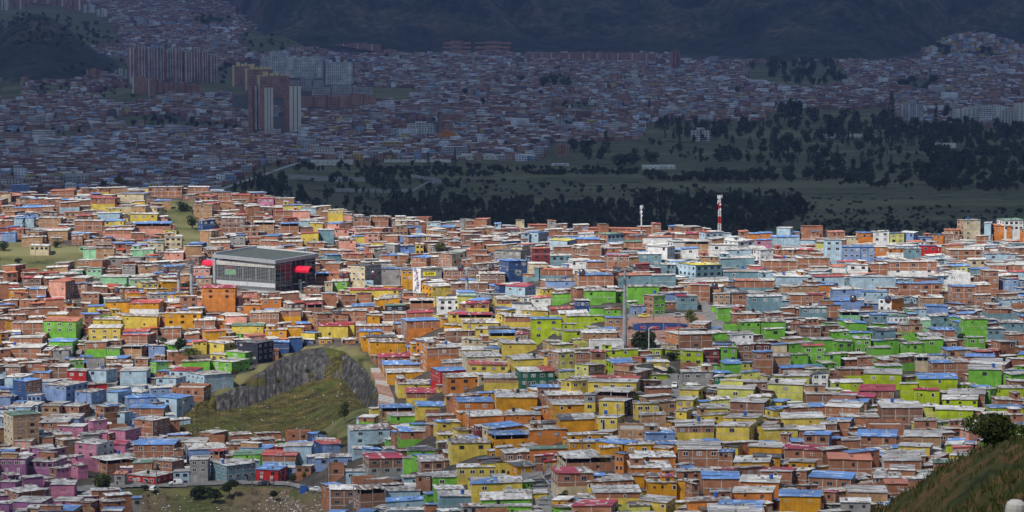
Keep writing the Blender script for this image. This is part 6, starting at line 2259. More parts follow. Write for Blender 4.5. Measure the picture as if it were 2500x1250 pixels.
# ------------------------------------------------------------------ water tanks on roofs
tm = MB(); tm.lathe([(.45, 0), (.5, .05), (.56, 1.0), (.55, 1.05)], 'blue_plastic', 12); TB = tm.mesh("tank_body")
tm = MB(); tm.lathe([(.58, 1.05), (.58, 1.12), (.2, 1.25), (0, 1.26)], 'blue_plastic', 12); TL = tm.mesh("lid")
tm = MB(); tm.lathe([(.45, 0), (.5, .05), (.56, 1.0), (.55, 1.05)], 'black_plastic', 12); TB2 = tm.mesh("tank_body")
tm = MB(); tm.lathe([(.58, 1.05), (.58, 1.12), (.2, 1.25), (0, 1.26)], 'black_plastic', 12); TL2 = tm.mesh("lid")
rng = random.Random(12)
for k, h in enumerate([h for h in IND if h.roof in 'wgfts' and 'T' not in h.flags][4:150:3]):
    bl = rng.random() < .5
    x, y = rng.uniform(1, max(1.2, h.Lr - 1)), rng.uniform(1.2, max(1.4, h.Ll - 1))
    c, s = math.cos(h.ph), math.sin(h.ph)
    root = empty("water_tank", (h.p.x + c * x - s * y, h.p.y + s * x + c * y, h.p.z + h.H + .22 + (0.1 if h.roof in 'ft' else 0.1)))
    lb = f"{'blue' if bl else 'black'} water tank on the roof of the {h.label.replace(' with ', ', ').replace(' house', '')}"
    tag(root, " ".join(lb.split()[:16]).rstrip(','), "water tank", "water tanks on the roofs")
    for nm, me in (("tank_body", TB if bl else TB2), ("lid", TL if bl else TL2)):
        o = bpy.data.objects.new(nm, me); col.objects.link(o); o.parent = root

# ------------------------------------------------------------------ signs and lettering
def text_mesh(o, root):
    col.objects.link(o)
    me = bpy.data.meshes.new_from_object(o.evaluated_get(bpy.context.evaluated_depsgraph_get()))
    bpy.data.objects.remove(o)
    n = bpy.data.objects.new("lettering", me); col.objects.link(n); n.parent = root
    return n
def sign(name, u0, v0, u1, v1, Y, mat, lb, text=None, tmat='black_plastic', size=.8, cat="sign", yaw=0, frame='metal_dark'):
    p = at(u0, v1, Y); q = at(u1, v0, Y)
    W, H = q.x - p.x, q.z - p.z
    root = empty(name, p, yaw)
    tag(root, lb, cat)
    m = MB(); m.box(0, W, 0, .12, 0, H, mat); m.build("board", root)
    m = MB()
    for a, b_, c, d in ((-.06, W + .06, -.06, .06), (-.06, W + .06, H - .06, H + .06)): m.box(a, b_, -.03, .15, c, d, frame)
    m.build("frame", root)
    if text:
        cu = bpy.data.curves.new("lettering", 'FONT'); cu.body = text; cu.size = H * size; cu.extrude = .02; cu.align_x = 'CENTER'; cu.align_y = 'CENTER'
        cu.offset = .02
        cu.materials.append(MATS[tmat])
        o = bpy.data.objects.new("lettering", cu); o = text_mesh(o, root)
        o.location = (W / 2, -.06, H / 2); o.rotation_euler = (math.pi / 2, 0, 0)
    return root, W, H
def front_Y(u, v, default):
    """distance of the frontmost listed house that shows at this picture point"""
    best = [h.Y for h in HS if h.x0 - 2 <= u <= h.x1 + 2 and h.yt <= v <= h.yb]
    return min(best) if best else default
sign("shop_sign", 1033, 663, 1064, 673.5, front_Y(1048, 668, 1200) - 1.6, 'yellow_paint', "yellow shop sign reading SUPER on the grey building", "'SUPER", size=.75)
r_, W_, H_ = sign("advertising_banner", 1008, 652, 1027, 722, ground_Y(1015, 724), 'white_paint', "tall white and violet banner with a painted figure beside the SUPER sign", cat="banner")
m = MB()
for k in range(26):
    x, z = R.uniform(.05, .6) * W_, H_ * (k + .3) / 28
    m.quad((x, -.012 - .001 * k, z), (x + R.uniform(.3, 1.2), -.012 - .001 * k, z + R.uniform(-.3, .3)), (x + R.uniform(.6, 1.3), -.012 - .001 * k, z + R.uniform(.8, 1.6)), (x + R.uniform(0, .4), -.012 - .001 * k, z + R.uniform(.7, 1.4)), R.choice(['w_pu', 'w_gy', 'w_bl', 'metal_pale']))
m.build("painted_figure", r_)
sign("billboard", 891, 684, 911, 697, front_Y(900, 690, 1230) - 2.0, 'w_sb', "small pale blue and white advertising board under the mural wall", "BLU", 'sign_blue', .5)
sign("billboard", 335, 704, 350, 715, ground_Y(342, 720) - 3, 'sign_blue', "blue board with white squares on the white roofed house left of the pylons", "BluBlu", 'white_paint', .45)
# mural flower on the deep blue house
hb = next((h for h in IND if h.wr[0] == 'db' and h.reg == 'B' and h.roof == 'b'), None)
if hb:
    m = MB()
    rng = random.Random(3)
    cx_, cz_ = hb.Lr * .5, hb.H - 5.2
    for k in range(16):
        a = k / 16 * 6.28; r0, r1 = rng.uniform(.2, .7), rng.uniform(1.3, 2.5); w = rng.uniform(.12, .32)
        P_ = lambda r, da: (cx_ + math.cos(a + da) * r, -.05 - .001 * k, cz_ + math.sin(a + da) * r * .9)
        m.quad(P_(r0, 0), P_((r0 + r1) / 2, -w), P_(r1, 0), P_((r0 + r1) / 2, w), rng.choice(['w_gy', 'metal_pale', 'w_sb']))
    m.lathe([(1.3, 0), (0, .001)], 'metal_grey', 20, (hb.Lr * .8, -.05, hb.H - 1.2), 'y')
    m.lathe([(.5, 0), (0, .001)], 'metal_grey', 14, (hb.Lr * .42, -.05, hb.H - 1.8), 'y')
    m.build("mural", hb.root)
# the painted curved wall on the plaza
Yw = ground_Y(1612, 806)
c0 = at(1612, 806, Yw)
root = empty("painted_wall", (c0.x, c0.y, gz(c0.x, c0.y)))
tag(root, "dark blue curved wall with coral lettering YO AMO Juanpablo on the plaza", "wall")
k_ = Yw / F
rx, ry = 66 * k_, 3.4
N_ = 40
P_ = lambda a, z: (math.cos(a) * rx, math.sin(a) * ry, z)
m = MB()
for i in range(N_):
    a0, a1 = 2 * math.pi * i / N_, 2 * math.pi * (i + 1) / N_
    m.quad(P_(a0, -1), P_(a1, -1), P_(a1, 2.1), P_(a0, 2.1), 'sign_blue')
    q = lambda a, z, s: (math.cos(a) * rx * s, math.sin(a) * ry * s, z)
    m.quad(q(a0, 2.1, 1), q(a1, 2.1, 1), q(a1, 2.1, .94), q(a0, 2.1, .94), 'w_bl')
    m.quad(q(a1, .2, .94), q(a0, .2, .94), q(a0, 1.55, .94), q(a1, 1.55, .94), 'w_db')
m.quad((-rx * .9, -ry * .2, .25), (rx * .9, -ry * .2, .25), (rx * .9, ry * .2, .25), (-rx * .9, ry * .2, .25), 'w_bl')
m.build("curved_wall", root)
m = MB()
for i in range(30):
    a = 2 * math.pi * i / 30
    m.tube((math.cos(a) * (rx + .4), math.sin(a) * (ry + .6), 0), (math.cos(a) * (rx + .4), math.sin(a) * (ry + .6), 2.3), .05, .05, 'metal_dark', 4)
    b_ = 2 * math.pi * (i + 1) / 30
    if not 195 < math.degrees(a) < 345:
        m.tube((math.cos(a) * (rx + .4), math.sin(a) * (ry + .6), 2.2), (math.cos(b_) * (rx + .4), math.sin(b_) * (ry + .6), 2.2), .04, .04, 'metal_dark', 4)
m.build("railing", root)
for txt, cx_, sz in (("YO", -6.6, 1.6), ("AMO", -2.3, 1.6), ("Juanpablo", 4.9, 1.75)):
    cu = bpy.data.curves.new("lettering", 'FONT'); cu.body = txt; cu.size = sz; cu.extrude = .02; cu.offset = .025; cu.align_x = 'CENTER'; cu.align_y = 'CENTER'
    cu.materials.append(MATS['letter_coral'])
    o = bpy.data.objects.new("lettering", cu); o = text_mesh(o, root)
    o.location = (cx_, -ry * math.sqrt(max(.02, 1 - (cx_ / rx) ** 2)) - .25, 1.05); o.rotation_euler = (math.pi / 2, 0, .0 if abs(cx_) < 4 else .05 * (1 if cx_ > 0 else -1))

# ------------------------------------------------------------------ railing of the gully road, container, people
def rail(pts, lb, h=1.1, step=2.0, mat='metal_dark', name="railing"):
    m = MB()
    prev = None
    P_ = []
    for (u, v), (u2, v2) in zip(pts, pts[1:]):
        a, b_ = gp(u, v), gp(u2, v2)
        n = max(1, int((b_ - a).length / step))
        P_ += [a.lerp(b_, i / n) for i in range(n)]
    P_.append(gp(*pts[-1]))
    for p in P_:
        z = gz(p.x, p.y) + .3
        m.tube((p.x, p.y, z - .5), (p.x, p.y, z + h), .05, .05, mat, 5)
        if prev:
            for q in (h, h * .55): m.tube((prev[0], prev[1], prev[2] + q), (p.x, p.y, z + q), .035, .035, mat, 4)
        prev = (p.x, p.y, z)
    tag(m.build(name), lb, "railing")
rail([(400, 1195), (560, 1188), (670, 1191)], "dark metal railing along the edge of the gully road")
rail([(1600, 872), (1625, 895), (1650, 912)], "pale metal railing along the bank above the bus", mat='metal_pale')
rail([(1500, 832), (1520, 818), (1545, 812)], "dark railing round the small lawn left of the plaza wall")
Y = ground_Y(742, 1203); p = at(742, 1203, Y)
root = empty("storage_container", p, -.1); tag(root, "dark blue metal storage bin standing at the road edge above the rubbish", "container")
m = MB(); m.box(-1.25, 1.25, -.9, .9, -.4, 2.3, 'blue_plastic'); m.build("body", root)
m = MB(); m.box(-1.3, 1.3, -.95, .95, 2.3, 2.42, 'w_db'); m.build("lid", root)
m = MB()
for k in range(6): m.box(-1.2 + k * .46, -1.12 + k * .46, -.94, -.9, -.3, 2.25, 'w_db')
m.build("rib_panel", root)
def person(u, v, top, leg, lb, yaw=0.0, stride=.18):
    Y = ground_Y(u, v); p = at(u, v, Y); p.z = gz(p.x, p.y) + .36
    root = empty("person", p, yaw); tag(root, lb, "person", None)
    me = bpy.data.meshes.new("body")
    V = [(0, 0, .92), (0, 0, 1.15), (0, 0, 1.40), (0, 0, 1.50), (0, -.02, 1.64), (.10, 0, .88), (.11, stride, .48), (.11, -stride * .3 + .1, .06), (-.10, 0, .88), (-.11, -stride, .48), (-.11, -stride - .05, .06),
         (.19, 0, 1.38), (.25, .04, 1.10), (.24, -.10, .86), (-.19, 0, 1.38), (-.25, -.04, 1.10), (-.24, -.12, .86), (.11, stride * .3 - .12, .03), (-.11, -stride - .2, .03)]
    E = [(0, 1), (1, 2), (2, 3), (3, 4), (0, 5), (5, 6), (6, 7), (0, 8), (8, 9), (9, 10), (2, 11), (11, 12), (12, 13), (2, 14), (14, 15), (15, 16), (7, 17), (10, 18)]
    rr = [.15, .14, .16, .06, .105, .10, .07, .05, .10, .07, .05, .065, .05, .035, .065, .05, .035, .04, .04]
    me.from_pydata(V, E, [])
    o = bpy.data.objects.new("body", me); col.objects.link(o); o.parent = root
    sk = o.modifiers.new("skin", 'SKIN')
    for q, r_ in zip(me.skin_vertices[0].data, rr): q.radius = (r_, r_ * .85)
    me.skin_vertices[0].data[0].use_root = True
    o.modifiers.new("sub", 'SUBSURF').levels = 1
    m_, nt, b = nodes_of("clothes_" + top + leg + str(u), 0.8)
    zc = nd(nt, "ShaderNodeTexCoord").outputs["Object"]
    sx = nd(nt, "ShaderNodeSeparateXYZ"); nt.links.new(zc, sx.inputs[0])
    n = nd(nt, "ShaderNodeMath", operation='DIVIDE'); nt.links.new(sx.outputs[2], n.inputs[0]); n.inputs[1].default_value = 1.8
    c = ramp(nt, n.outputs[0], [(0, (.03, .03, .03)), (.06, WALL[leg]), (.50, WALL[top]), (.82, (.32, .17, .10)), (.90, (.015, .012, .01))])
    c.node.color_ramp.interpolation = 'CONSTANT'
    nt.links.new(c, b.inputs["Base Color"])
    me.materials.append(m_)
person(703, 1190, 'wh', 'ch', "person in white on the gully road right of the dark saloon", .4)
person(667, 1188, 'ch', 'ch', "person in dark clothes beside a scooter in front of the red house", 1.2)
person(1327, 1166, 're', 'ch', "person in a red top at the corner above the steep street", .2)
person(1333, 1232, 'sb', 'db', "person in a light blue top walking down the steep street", .1)
person(1595, 782, 'ch', 'db', "person in dark clothes on the street above the painted wall", 1.0)
person(1751, 818, 'ch', 'ch', "person in black at the lower end of the plaza street", .6)
person(1656, 932, 'ch', 'ch', "person in dark clothes beside the pole on the bus road", .3)
person(1597, 814, 'ch', 'db', "person standing on the plaza in front of the painted wall", 2.0)

# ------------------------------------------------------------------ litter
V, Q, MI = [], [], []
rng = random.Random(9)
deps = bpy.context.evaluated_depsgraph_get()
def drop(obj, x, y):
    hit = obj.ray_cast(Vector((x, y, 500)), Vector((0, 0, -1)))
    return hit[1].z if hit[0] else None
for k in range(1650):
    if k < 1250:
        u, v = rng.gauss(715, 50), rng.uniform(1206, 1260); 
        if rng.random() < .22: u = rng.uniform(330, 560)
        y = ground_Y(u, 1196) - rng.uniform(2, 60); x = (u - 1250) / F * y; ob = bank
    else:
        u, v = rng.uniform(440, 900), 0
        y = rng.uniform(1070, 1165); x = (u - 1250) / F * y; ob = quarry
        if rng.random() < .4: u = rng.gauss(485, 25); x = (u - 1250) / F * y; y = rng.uniform(1068, 1100)
    z = drop(ob, x, y)
    if z is None: continue
    s = rng.uniform(.08, .34) * (1 if k < 1250 else .7)
    a = rng.uniform(0, 6.28); n = len(V)
    for q in range(4):
        V.append((x + math.cos(a + q * 1.57) * s, y + math.sin(a + q * 1.57) * s, z + .1 + rng.uniform(0, .3)))
    Q.append((n, n + 1, n + 2, n + 3)); MI.append(rng.choice([0, 0, 0, 1, 2, 3]))
lt = raw_mesh("litter", np.array(V), np.array(Q), ['white_paint', 'concrete', 'w_sb', 'junk'], MI)
tag(lt, "scattered white rubbish on the gully bank and quarry grass", "litter", kind="stuff")
# ------------------------------------------------------------------ the far city: one mass of small houses
FARW = [(0.27, 0.145, 0.11), (0.32, 0.19, 0.145), (0.19, 0.105, 0.085), (0.36, 0.24, 0.18), (0.46, 0.42, 0.37), (0.32, 0.31, 0.31), (0.60, 0.60, 0.60), (0.25, 0.33, 0.42), (0.42, 0.30, 0.10), (0.15, 0.13, 0.13)]
FARP = np.array([24, 20, 16, 12, 7, 8, 7, 3, 2, 4], float); FARP /= FARP.sum()
FARR = [(0.27, 0.27, 0.275), (0.48, 0.48, 0.49), (0.86, 0.86, 0.87), (0.13, 0.115, 0.105), (0.13, 0.25, 0.55), (0.35, 0.12, 0.09), (0.26, 0.22, 0.19)]
FRP = np.array([26, 19, 17, 24, 6, 2, 9], float); FRP /= FRP.sum()
def mat_far_wall(name, c, sw=2.9, sh=2.6, wa=(.28, .72), ha=(.35, .75), dark=(0.03, 0.03, 0.036)):
    m, nt, b = nodes_of(name, 0.9, 0.1)
    uv = uvc(nt)
    sx = nd(nt, "ShaderNodeSeparateXYZ"); nt.links.new(mapping(nt, uv, (1 / sw, 1 / sh, 1)), sx.inputs[0])
    def band(o, lo, hi):
        f = nd(nt, "ShaderNodeMath", operation='FRACT'); nt.links.new(o, f.inputs[0])
        g_ = nd(nt, "ShaderNodeMath", operation='GREATER_THAN'); nt.links.new(f.outputs[0], g_.inputs[0]); g_.inputs[1].default_value = lo
        l_ = nd(nt, "ShaderNodeMath", operation='LESS_THAN'); nt.links.new(f.outputs[0], l_.inputs[0]); l_.inputs[1].default_value = hi
        m_ = nd(nt, "ShaderNodeMath", operation='MULTIPLY'); nt.links.new(g_.outputs[0], m_.inputs[0]); nt.links.new(l_.outputs[0], m_.inputs[1])
        return m_.outputs[0]
    w = nd(nt, "ShaderNodeMath", operation='MULTIPLY')
    nt.links.new(band(sx.outputs[0], *wa), w.inputs[0]); nt.links.new(band(sx.outputs[1], *ha), w.inputs[1])
    big = ramp(nt, noise(nt, wpos(nt), 0.08, 4), [(0.3, G(0.6)), (0.7, G(1.3))])
    base = mixc(nt, 1.0, c, big, 'MULTIPLY')
    nt.links.new(mixc(nt, w.outputs[0], base, dark), b.inputs["Base Color"])
    return m
for i, c in enumerate(FARW): mat_far_wall(f'fw{i}', c)
for i, c in enumerate(FARR): mat_plain(f'fr{i}', c, 0.8, 0.2, 0.35, 0.12)
def boxes(cx, cy, cz, sx, sy, h, yaw, wi, ri, name, label, cat, kind, lean=None):
    n = len(cx)
    c, s = np.cos(yaw), np.sin(yaw)
    V = np.zeros((n, 8, 3)); k = 0
    for zt_ in (0, 1):
        for a, b_ in ((-1, -1), (1, -1), (1, 1), (-1, 1)):
            x, y = a * sx / 2, b_ * sy / 2
            V[:, k, 0] = cx + c * x - s * y; V[:, k, 1] = cy + s * x + c * y
            V[:, k, 2] = cz + (h + (0 if lean is None else lean * a * b_) if zt_ else -3.0)
            k += 1
    base = (np.arange(n) * 8)[:, None, None]
    faces = np.array([[0, 1, 5, 4], [1, 2, 6, 5], [3, 0, 4, 7], [4, 5, 6, 7]])
    Q = (base + faces[None]).reshape(-1, 4)
    off = NR.uniform(0, 50, (n, 1))
    uv = np.zeros((n, 4, 4, 2))
    for fi, L in enumerate((sx, sy, sy, sx)):
        hh = h + 3 if fi < 3 else sy
        uv[:, fi, 1, 0] = uv[:, fi, 2, 0] = L
        uv[:, fi, 2, 1] = uv[:, fi, 3, 1] = hh
    uv[..., 0] += off[:, :, None]
    nw = len(FARW)
    mi = np.stack([wi, wi, wi, nw + ri], 1).ravel()
    o = raw_mesh(name, V.reshape(-1, 3), Q, [f'fw{i}' for i in range(nw)] + [f'fr{i}' for i in range(len(FARR))], mi, None, False, uv.reshape(-1, 2))
    return tag(o, label, cat, kind=kind)
def pix(X, Y, Z):
    d = Y * CP - Z * SP
    return 1250 + F * X / d, 625 - F * (Y * SP + Z * CP) / d
xs_, ys_ = [], []
y = 2080.0
row = 0
while y < 9300:
    st_ = 12.5 if y < 3600 else 13.5 if y < 5500 else 16
    half = 0.186 * y
    n = int(2 * half / (11.0 if y < 3600 else 12.0 if y < 5500 else 14.5))
    x = np.linspace(-half, half, n) + NR.uniform(-3, 3, n)
    yy = y + NR.uniform(-3.5, 3.5, n) + 18 * np.sin(x / 260 + y / 900)
    if row % 5 != 4 or y > 5500:
        xs_.append(x); ys_.append(yy)
    y += st_; row += 1
fx, fy = np.concatenate(xs_), np.concatenate(ys_)
fu = 1250 + fx / fy * F * .996
fz = z_far(fy, fu)
pu, pv = pix(fx, fy, fz)
ok = fy < np.interp(fu, FOOT_U, FOOT_Y) - 25
hill_h = np.exp(-((fu - 95) / 150.0) ** 2 - ((fy - 5350) / 420.0) ** 2)
ok &= hill_h < 0.16
for p in [PARK] + BELTS + GRASSY: ok &= ~inpoly(pu, pv, p)
ok &= ~((pu > 1640) & (pu < 2250) & (pv < 152))
# bigger blocks keep their own ground
for (a, b_, c, d) in [(600, 740, 285, 335), (560, 870, 150, 275), (300, 540, 165, 235), (1070, 1260, 95, 135), (985, 1085, 295, 335)]:
    ok &= ~((pu > a) & (pu < b_) & (pv > c) & (pv < d))
gapn = fbm(fx / 90, fy / 140, 101, 3)
ok &= gapn > 0.24
ok &= NR.random(len(fx)) > 0.05
# colourful far barrio on the slope at upper right
fx, fy, fz, fu, pv = fx[ok], fy[ok], fz[ok], fu[ok], pv[ok]
n = len(fx)
sc = np.where(fy < 5500, 1.0, 1.15)
sx, sy = NR.uniform(6, 12.5, n) * sc, NR.uniform(7, 11, n) * sc
h = NR.choice([3.0, 5.4, 5.6, 8.0, 8.2, 10.5], n, p=[.2, .28, .22, .16, .1, .04])
dist = fbm(fx / 300, fy / 420, 103, 2)
yaw = (dist - 0.5) * 1.6 + NR.normal(0, .04, n)
bigb = NR.random(n) < .009
sx = np.where(bigb, NR.uniform(14, 30, n), sx); sy = np.where(bigb, NR.uniform(9, 14, n), sy); h = np.where(bigb, NR.uniform(6, 15, n), h)
wi = NR.choice(len(FARW), n, p=FARP); wi = np.where(bigb & (NR.random(n) < .6), NR.choice([4, 5, 6], n), wi); ri = NR.choice(len(FARR), n, p=FRP)
patch = (fu > 2250) & (fu < 2480) & (pv < 145)
wi = np.where(patch & (NR.random(n) < .75), NR.choice([4, 7, 8, 8, 3, 6], n), wi)
boxes(fx, fy, fz, sx, sy, h, yaw, wi, ri, "far_city", "sea of small brick houses of the far city under cloud shadow", "houses", "stuff", NR.uniform(-.3, .3, n))
# taller brick houses sprinkled through it belong to the same mass; slopes behind the left crest keep the same look

# ------------------------------------------------------------------ apartment towers and big blocks, each a building
def tower(u0, u1, vt, vb, depth, wall, lb, roof='fr0', strips=(), name="apartment_tower", cat="apartment block", cols=4, crown=None, turn=10, sidew=None, group=None, win=True):
    """u0..u1 is the whole outline; the left face takes sidew of it"""
    Y = far_Y((u0 + u1) / 2, vb)
    k = Y / F
    W, H = (u1 - u0) * k, (vb - vt) * k
    ph = rad(turn)
    if turn >= 0:
        Lx = max(3, (W - depth * math.sin(ph)) / math.cos(ph)); corner = at(u0, vb, Y) + Vector((depth * math.sin(ph), 0, 0))
    else:
        Lx = max(3, (W - depth * math.sin(-ph)) / math.cos(ph)); corner = at(u1, vb, Y) - Vector((depth * math.sin(-ph), 0, 0)) - Vector((Lx * math.cos(ph), Lx * math.sin(ph), 0))
    root = empty(name, corner, ph)
    tag(root, lb, cat, group)
    fr = face_frame((0, 0), (1, 0), (0, -1)); fl = face_frame((0, depth), (0, -1), (-1, 0)); fe = face_frame((Lx, 0), (0, 1), (1, 0)); fb = face_frame((Lx, depth), (-1, 0), (0, 1))
    m = MB(); m.ox = m.oy = 0
    for f, L in ((fr, Lx), (fl, depth), (fe, depth), (fb, Lx)):
        m.quad(f(0, -8), f(L, -8), f(L, H), f(0, H), wall, round(L / 2.9) * 2.9, round((H + 8) / 2.6) * 2.6)
    m.quad((0, 0, H - .4), (Lx, 0, H - .4), (Lx, depth, H - .4), (0, depth, H - .4), roof)
    m.build("wall", root)
    for (a, b_, mt) in strips:
        m = MB(); m.box(Lx * a, Lx * b_, -1.0, -.02, -4, H + .8, mt); m.build("balcony_column", root)
    m = MB()
    for (a, b_, hh) in (crown or [(.3, .7, 2.6)]):
        m.box(Lx * a, Lx * b_, depth * .2, depth * .8, H - .3, H + hh, wall if crown is None else crown_mat)
    m.build("roof_block", root)
    return root, Lx, H, k
crown_mat = 'fw4'
mat_far_wall('tw_brick', (0.40, 0.215, 0.17)); mat_far_wall('tw_brick2', (0.42, 0.23, 0.17)); mat_far_wall('tw_barrack', (0.74, 0.71, 0.60), 5.0, 4.0, (.35, .6), (.4, .7), (0.2, 0.19, 0.18)); mat_far_wall('tw_white', (0.62, 0.60, 0.56), 3.6, 2.7, (.2, .8), (.3, .75), (0.07, 0.065, 0.065))
mat_far_wall('tw_cream', (0.62, 0.50, 0.27)); mat_far_wall('tw_grey', (0.40, 0.38, 0.37)); mat_far_wall('strip_white', (0.70, 0.69, 0.68), 2.2, 2.7, (.2, .85), (.5, .85), (0.10, 0.10, 0.11)); mat_plain('strip_cream', (0.66, 0.54, 0.27), 0.8, 0.2, 0.15, 0.1)
mat_plain('strip_pale', (0.66, 0.60, 0.50), 0.8, 0.2, 0.1, 0.1); mat_plain('strip_brown', (0.16, 0.09, 0.075), 0.8, 0.2, 0.2, 0.1)
NUM = ["leftmost", "second", "third", "fourth", "fifth", "sixth", "seventh", "eighth", "ninth", "rightmost"]
# the cluster of ten brick towers with white balcony columns
TW = [(310, 333, 119, 205), (331, 356, 116, 197), (354, 379, 121, 190), (377, 402, 118, 196), (400, 424, 125, 190), (422, 446, 121, 201), (444, 470, 127, 202), (468, 490, 122, 196), (486, 509, 128, 202), (508, 533, 136, 203)]
for i, (a, b_, t, v) in enumerate(TW):
    tower(a, b_, t, v, 14, 'tw_brick', f"{NUM[i]} of the ten brick towers with white balcony columns on the far hill", 'fr0', [(.12, .24, 'strip_white'), (.52, .60, 'strip_white'), (.80, .88, 'strip_white')] if i else [(.0, .2, 'strip_white'), (.5, .6, 'strip_white')],
          crown=[(.1, .35, 3), (.55, .9, 4.5)], turn=12 if i % 2 else 20, group="brick towers on the far hill")
# lower brick blocks before them
for i, (a, b_, t, v) in enumerate([(320, 360, 190, 232), (360, 378, 193, 236), (377, 404, 200, 228), (404, 430, 203, 229), (430, 458, 204, 230), (458, 489, 208, 233), (278, 310, 170, 190), (208, 246, 170, 195)]):
    tower(a, b_, t, v, 12, 'tw_brick2' if i < 6 else 'tw_white' if i == 6 else 'tw_brick2', ["brown brick slab with pale edge below the leftmost brick towers", "narrow brick slab with white gable below the brick towers", "low salmon brick block, first of four in a row below the towers", "low salmon brick block, second of four in a row below the towers",
          "low salmon brick block, third of four in a row below the towers", "low salmon brick block, last of four in a row below the towers", "small white block with square windows left of the brick towers", "small brick block with dark columns left of the white block"][i], 'fr3',
          [(.0, .12, 'strip_pale')] if i in (0, 1) else [(.2, .3, 'strip_brown'), (.7, .8, 'strip_brown')], name="apartment_block", turn=8, group="low blocks near the brick towers")
# brick blocks with cream stepped tops
for i, (a, b_, t, v) in enumerate([(563, 622, 162, 212), (594, 664, 170, 222), (624, 706, 186, 240)]):
    crown_mat = 'strip_cream'
    tower(a, b_, t, v, 16, 'tw_brick', ["brick block with stepped cream top, furthest left of three", "brick block with stepped cream top, middle of three", "brick block with stepped cream top, nearest and longest of three"][i], 'fr6',
          [(-.02, .06, 'strip_cream')], crown=[(.0, .16, 1), (.2, .34, 7), (.4, .52, 4), (.56, .66, 6), (.72, .82, 3), (.88, 1.0, 4)], turn=14, group="cream topped brick blocks")
# white slab blocks behind
for i, (a, b_, t, v) in enumerate([(636, 662, 143, 178), (659, 706, 128, 182), (704, 788, 141, 192), (795, 860, 152, 208)]):
    crown_mat = 'strip_white'
    tower(a, b_, t, v, 16, 'tw_white', ["short white slab at the left end of the white blocks", "tallest white slab with dark balconies behind the cream topped blocks", "long white stepped slab with dark balconies in the middle of the white row", "white slab with dark balconies at the right end of the white row"][i], 'fr0',
          [(.0, .10, 'strip_white'), (.9, 1.0, 'strip_white')], crown=[(.1, .2, 4), (.4, .5, 3), (.7, .8, 4)], turn=-10, group="white slab blocks")
# the two pairs of tall twin towers
for i, (a, b_, t, v) in enumerate([(604, 640, 212, 318), (632, 666, 216, 325), (692, 734, 212, 325)]):
    r_, Lx, H, k = tower(a, b_, t, v, 15, 'tw_brick', ["tall dark brick tower half hidden behind its pale twin", "tall pale striped tower of the left pair", "tall pale striped tower standing alone on the right"][i], 'fr0',
          [(.05, .2, 'strip_brown'), (.3, .42, 'strip_white'), (.5, .56, 'strip_brown'), (.62, .72, 'strip_white')] if i == 0 else [(.1, .36, 'strip_pale'), (.37, .41, 'strip_brown'), (.43, .68, 'strip_pale'), (.69, .73, 'strip_brown'), (.75, 1.0, 'strip_pale')], turn=24, group="tall twin towers")
# grey and brick estates right of them
for i, (a, b_, t, v) in enumerate([(706, 790, 196, 222), (760, 910, 214, 238), (735, 830, 236, 262), (828, 916, 233, 265)]):
    tower(a, b_, t, v, 14, 'tw_grey' if i < 2 else 'tw_brick2', ["grey estate block below the white slabs", "long grey estate block under the right white slab", "long low brick estate block right of the striped tower", "brick estate block with arched gables at the right end"][i], 'fr6', [(.3, .32, 'strip_brown'), (.65, .67, 'strip_brown')], name="apartment_block", turn=6, group="estate blocks by the twin towers")
# towers cut by the top edge on the dark hill, and others
for i, (a, b_, t, v) in enumerate([(0, 20, -30, 26), (20, 58, -40, 22), (62, 92, -40, 14), (124, 160, -40, 16), (162, 203, -40, 26), (202, 232, 12, 32), (234, 262, 22, 40)]):
    tower(a, b_, t, v, 16, 'tw_brick' if 0 < i < 5 else 'tw_white', ["white tower cut by the top left corner", "brown tower behind the dark hill, cut by the top edge, leftmost of four", "brown tower behind the dark hill, second of four", "brown tower behind the dark hill, third of four", "brown tower behind the dark hill, rightmost of four", "small white block behind the dark hill", "small white block lowest on the dark hill ridge"][i], 'fr0', [(.3, .4, 'strip_brown'), (.7, .8, 'strip_pale')], turn=10, group="towers behind the dark hill")
crown_mat = 'fw5'
tower(317, 356, 42, 66, 20, 'tw_grey', "large windowless grey and rust block in the far upper city", 'fr5', [(.0, .3, 'strip_brown')], name="block_building", cat="building", turn=-25)
tower(1637, 1660, 125, 172, 14, 'tw_brick', "single tall dark tower at the foot of the mountain", 'fr0', [(.1, .3, 'strip_brown'), (.6, .75, 'strip_brown')], turn=15)
tower(1072, 1087, 300, 332, 20, 'tw_brick', "dark red building beside the pale office block", 'fr0', [], name="block_building", cat="building", turn=10)
tower(992, 1062, 303, 330, 22, 'tw_white', "pale square office block with rows of dark windows in the far city", 'fr1', [], name="office_block", cat="office block", turn=12)
tower(1030, 1062, 303, 331, 10, 'tw_cream', "small cream building with dark windows beside the office block", 'fr1', [], name="block_building", cat="building", turn=12) if False else None
tower(820, 842, 290, 307, 12, 'tw_cream', "small yellow building with dark windows in the far city", 'fr1', [], name="block_building", cat="building", turn=8)
tower(1688, 1734, 318, 345, 14, 'tw_white', "cream flats with open balconies standing alone in the park trees", 'fr0', [(.45, .52, 'w_mr')], name="apartment_block", turn=6)
tower(2196, 2258, 256, 296, 18, 'tw_grey', "grey ruined looking block among park trees", 'fr1', [(.1, .14, 'strip_white'), (.4, .44, 'strip_white'), (.7, .74, 'strip_white')], name="institution_block", cat="building", turn=-8)
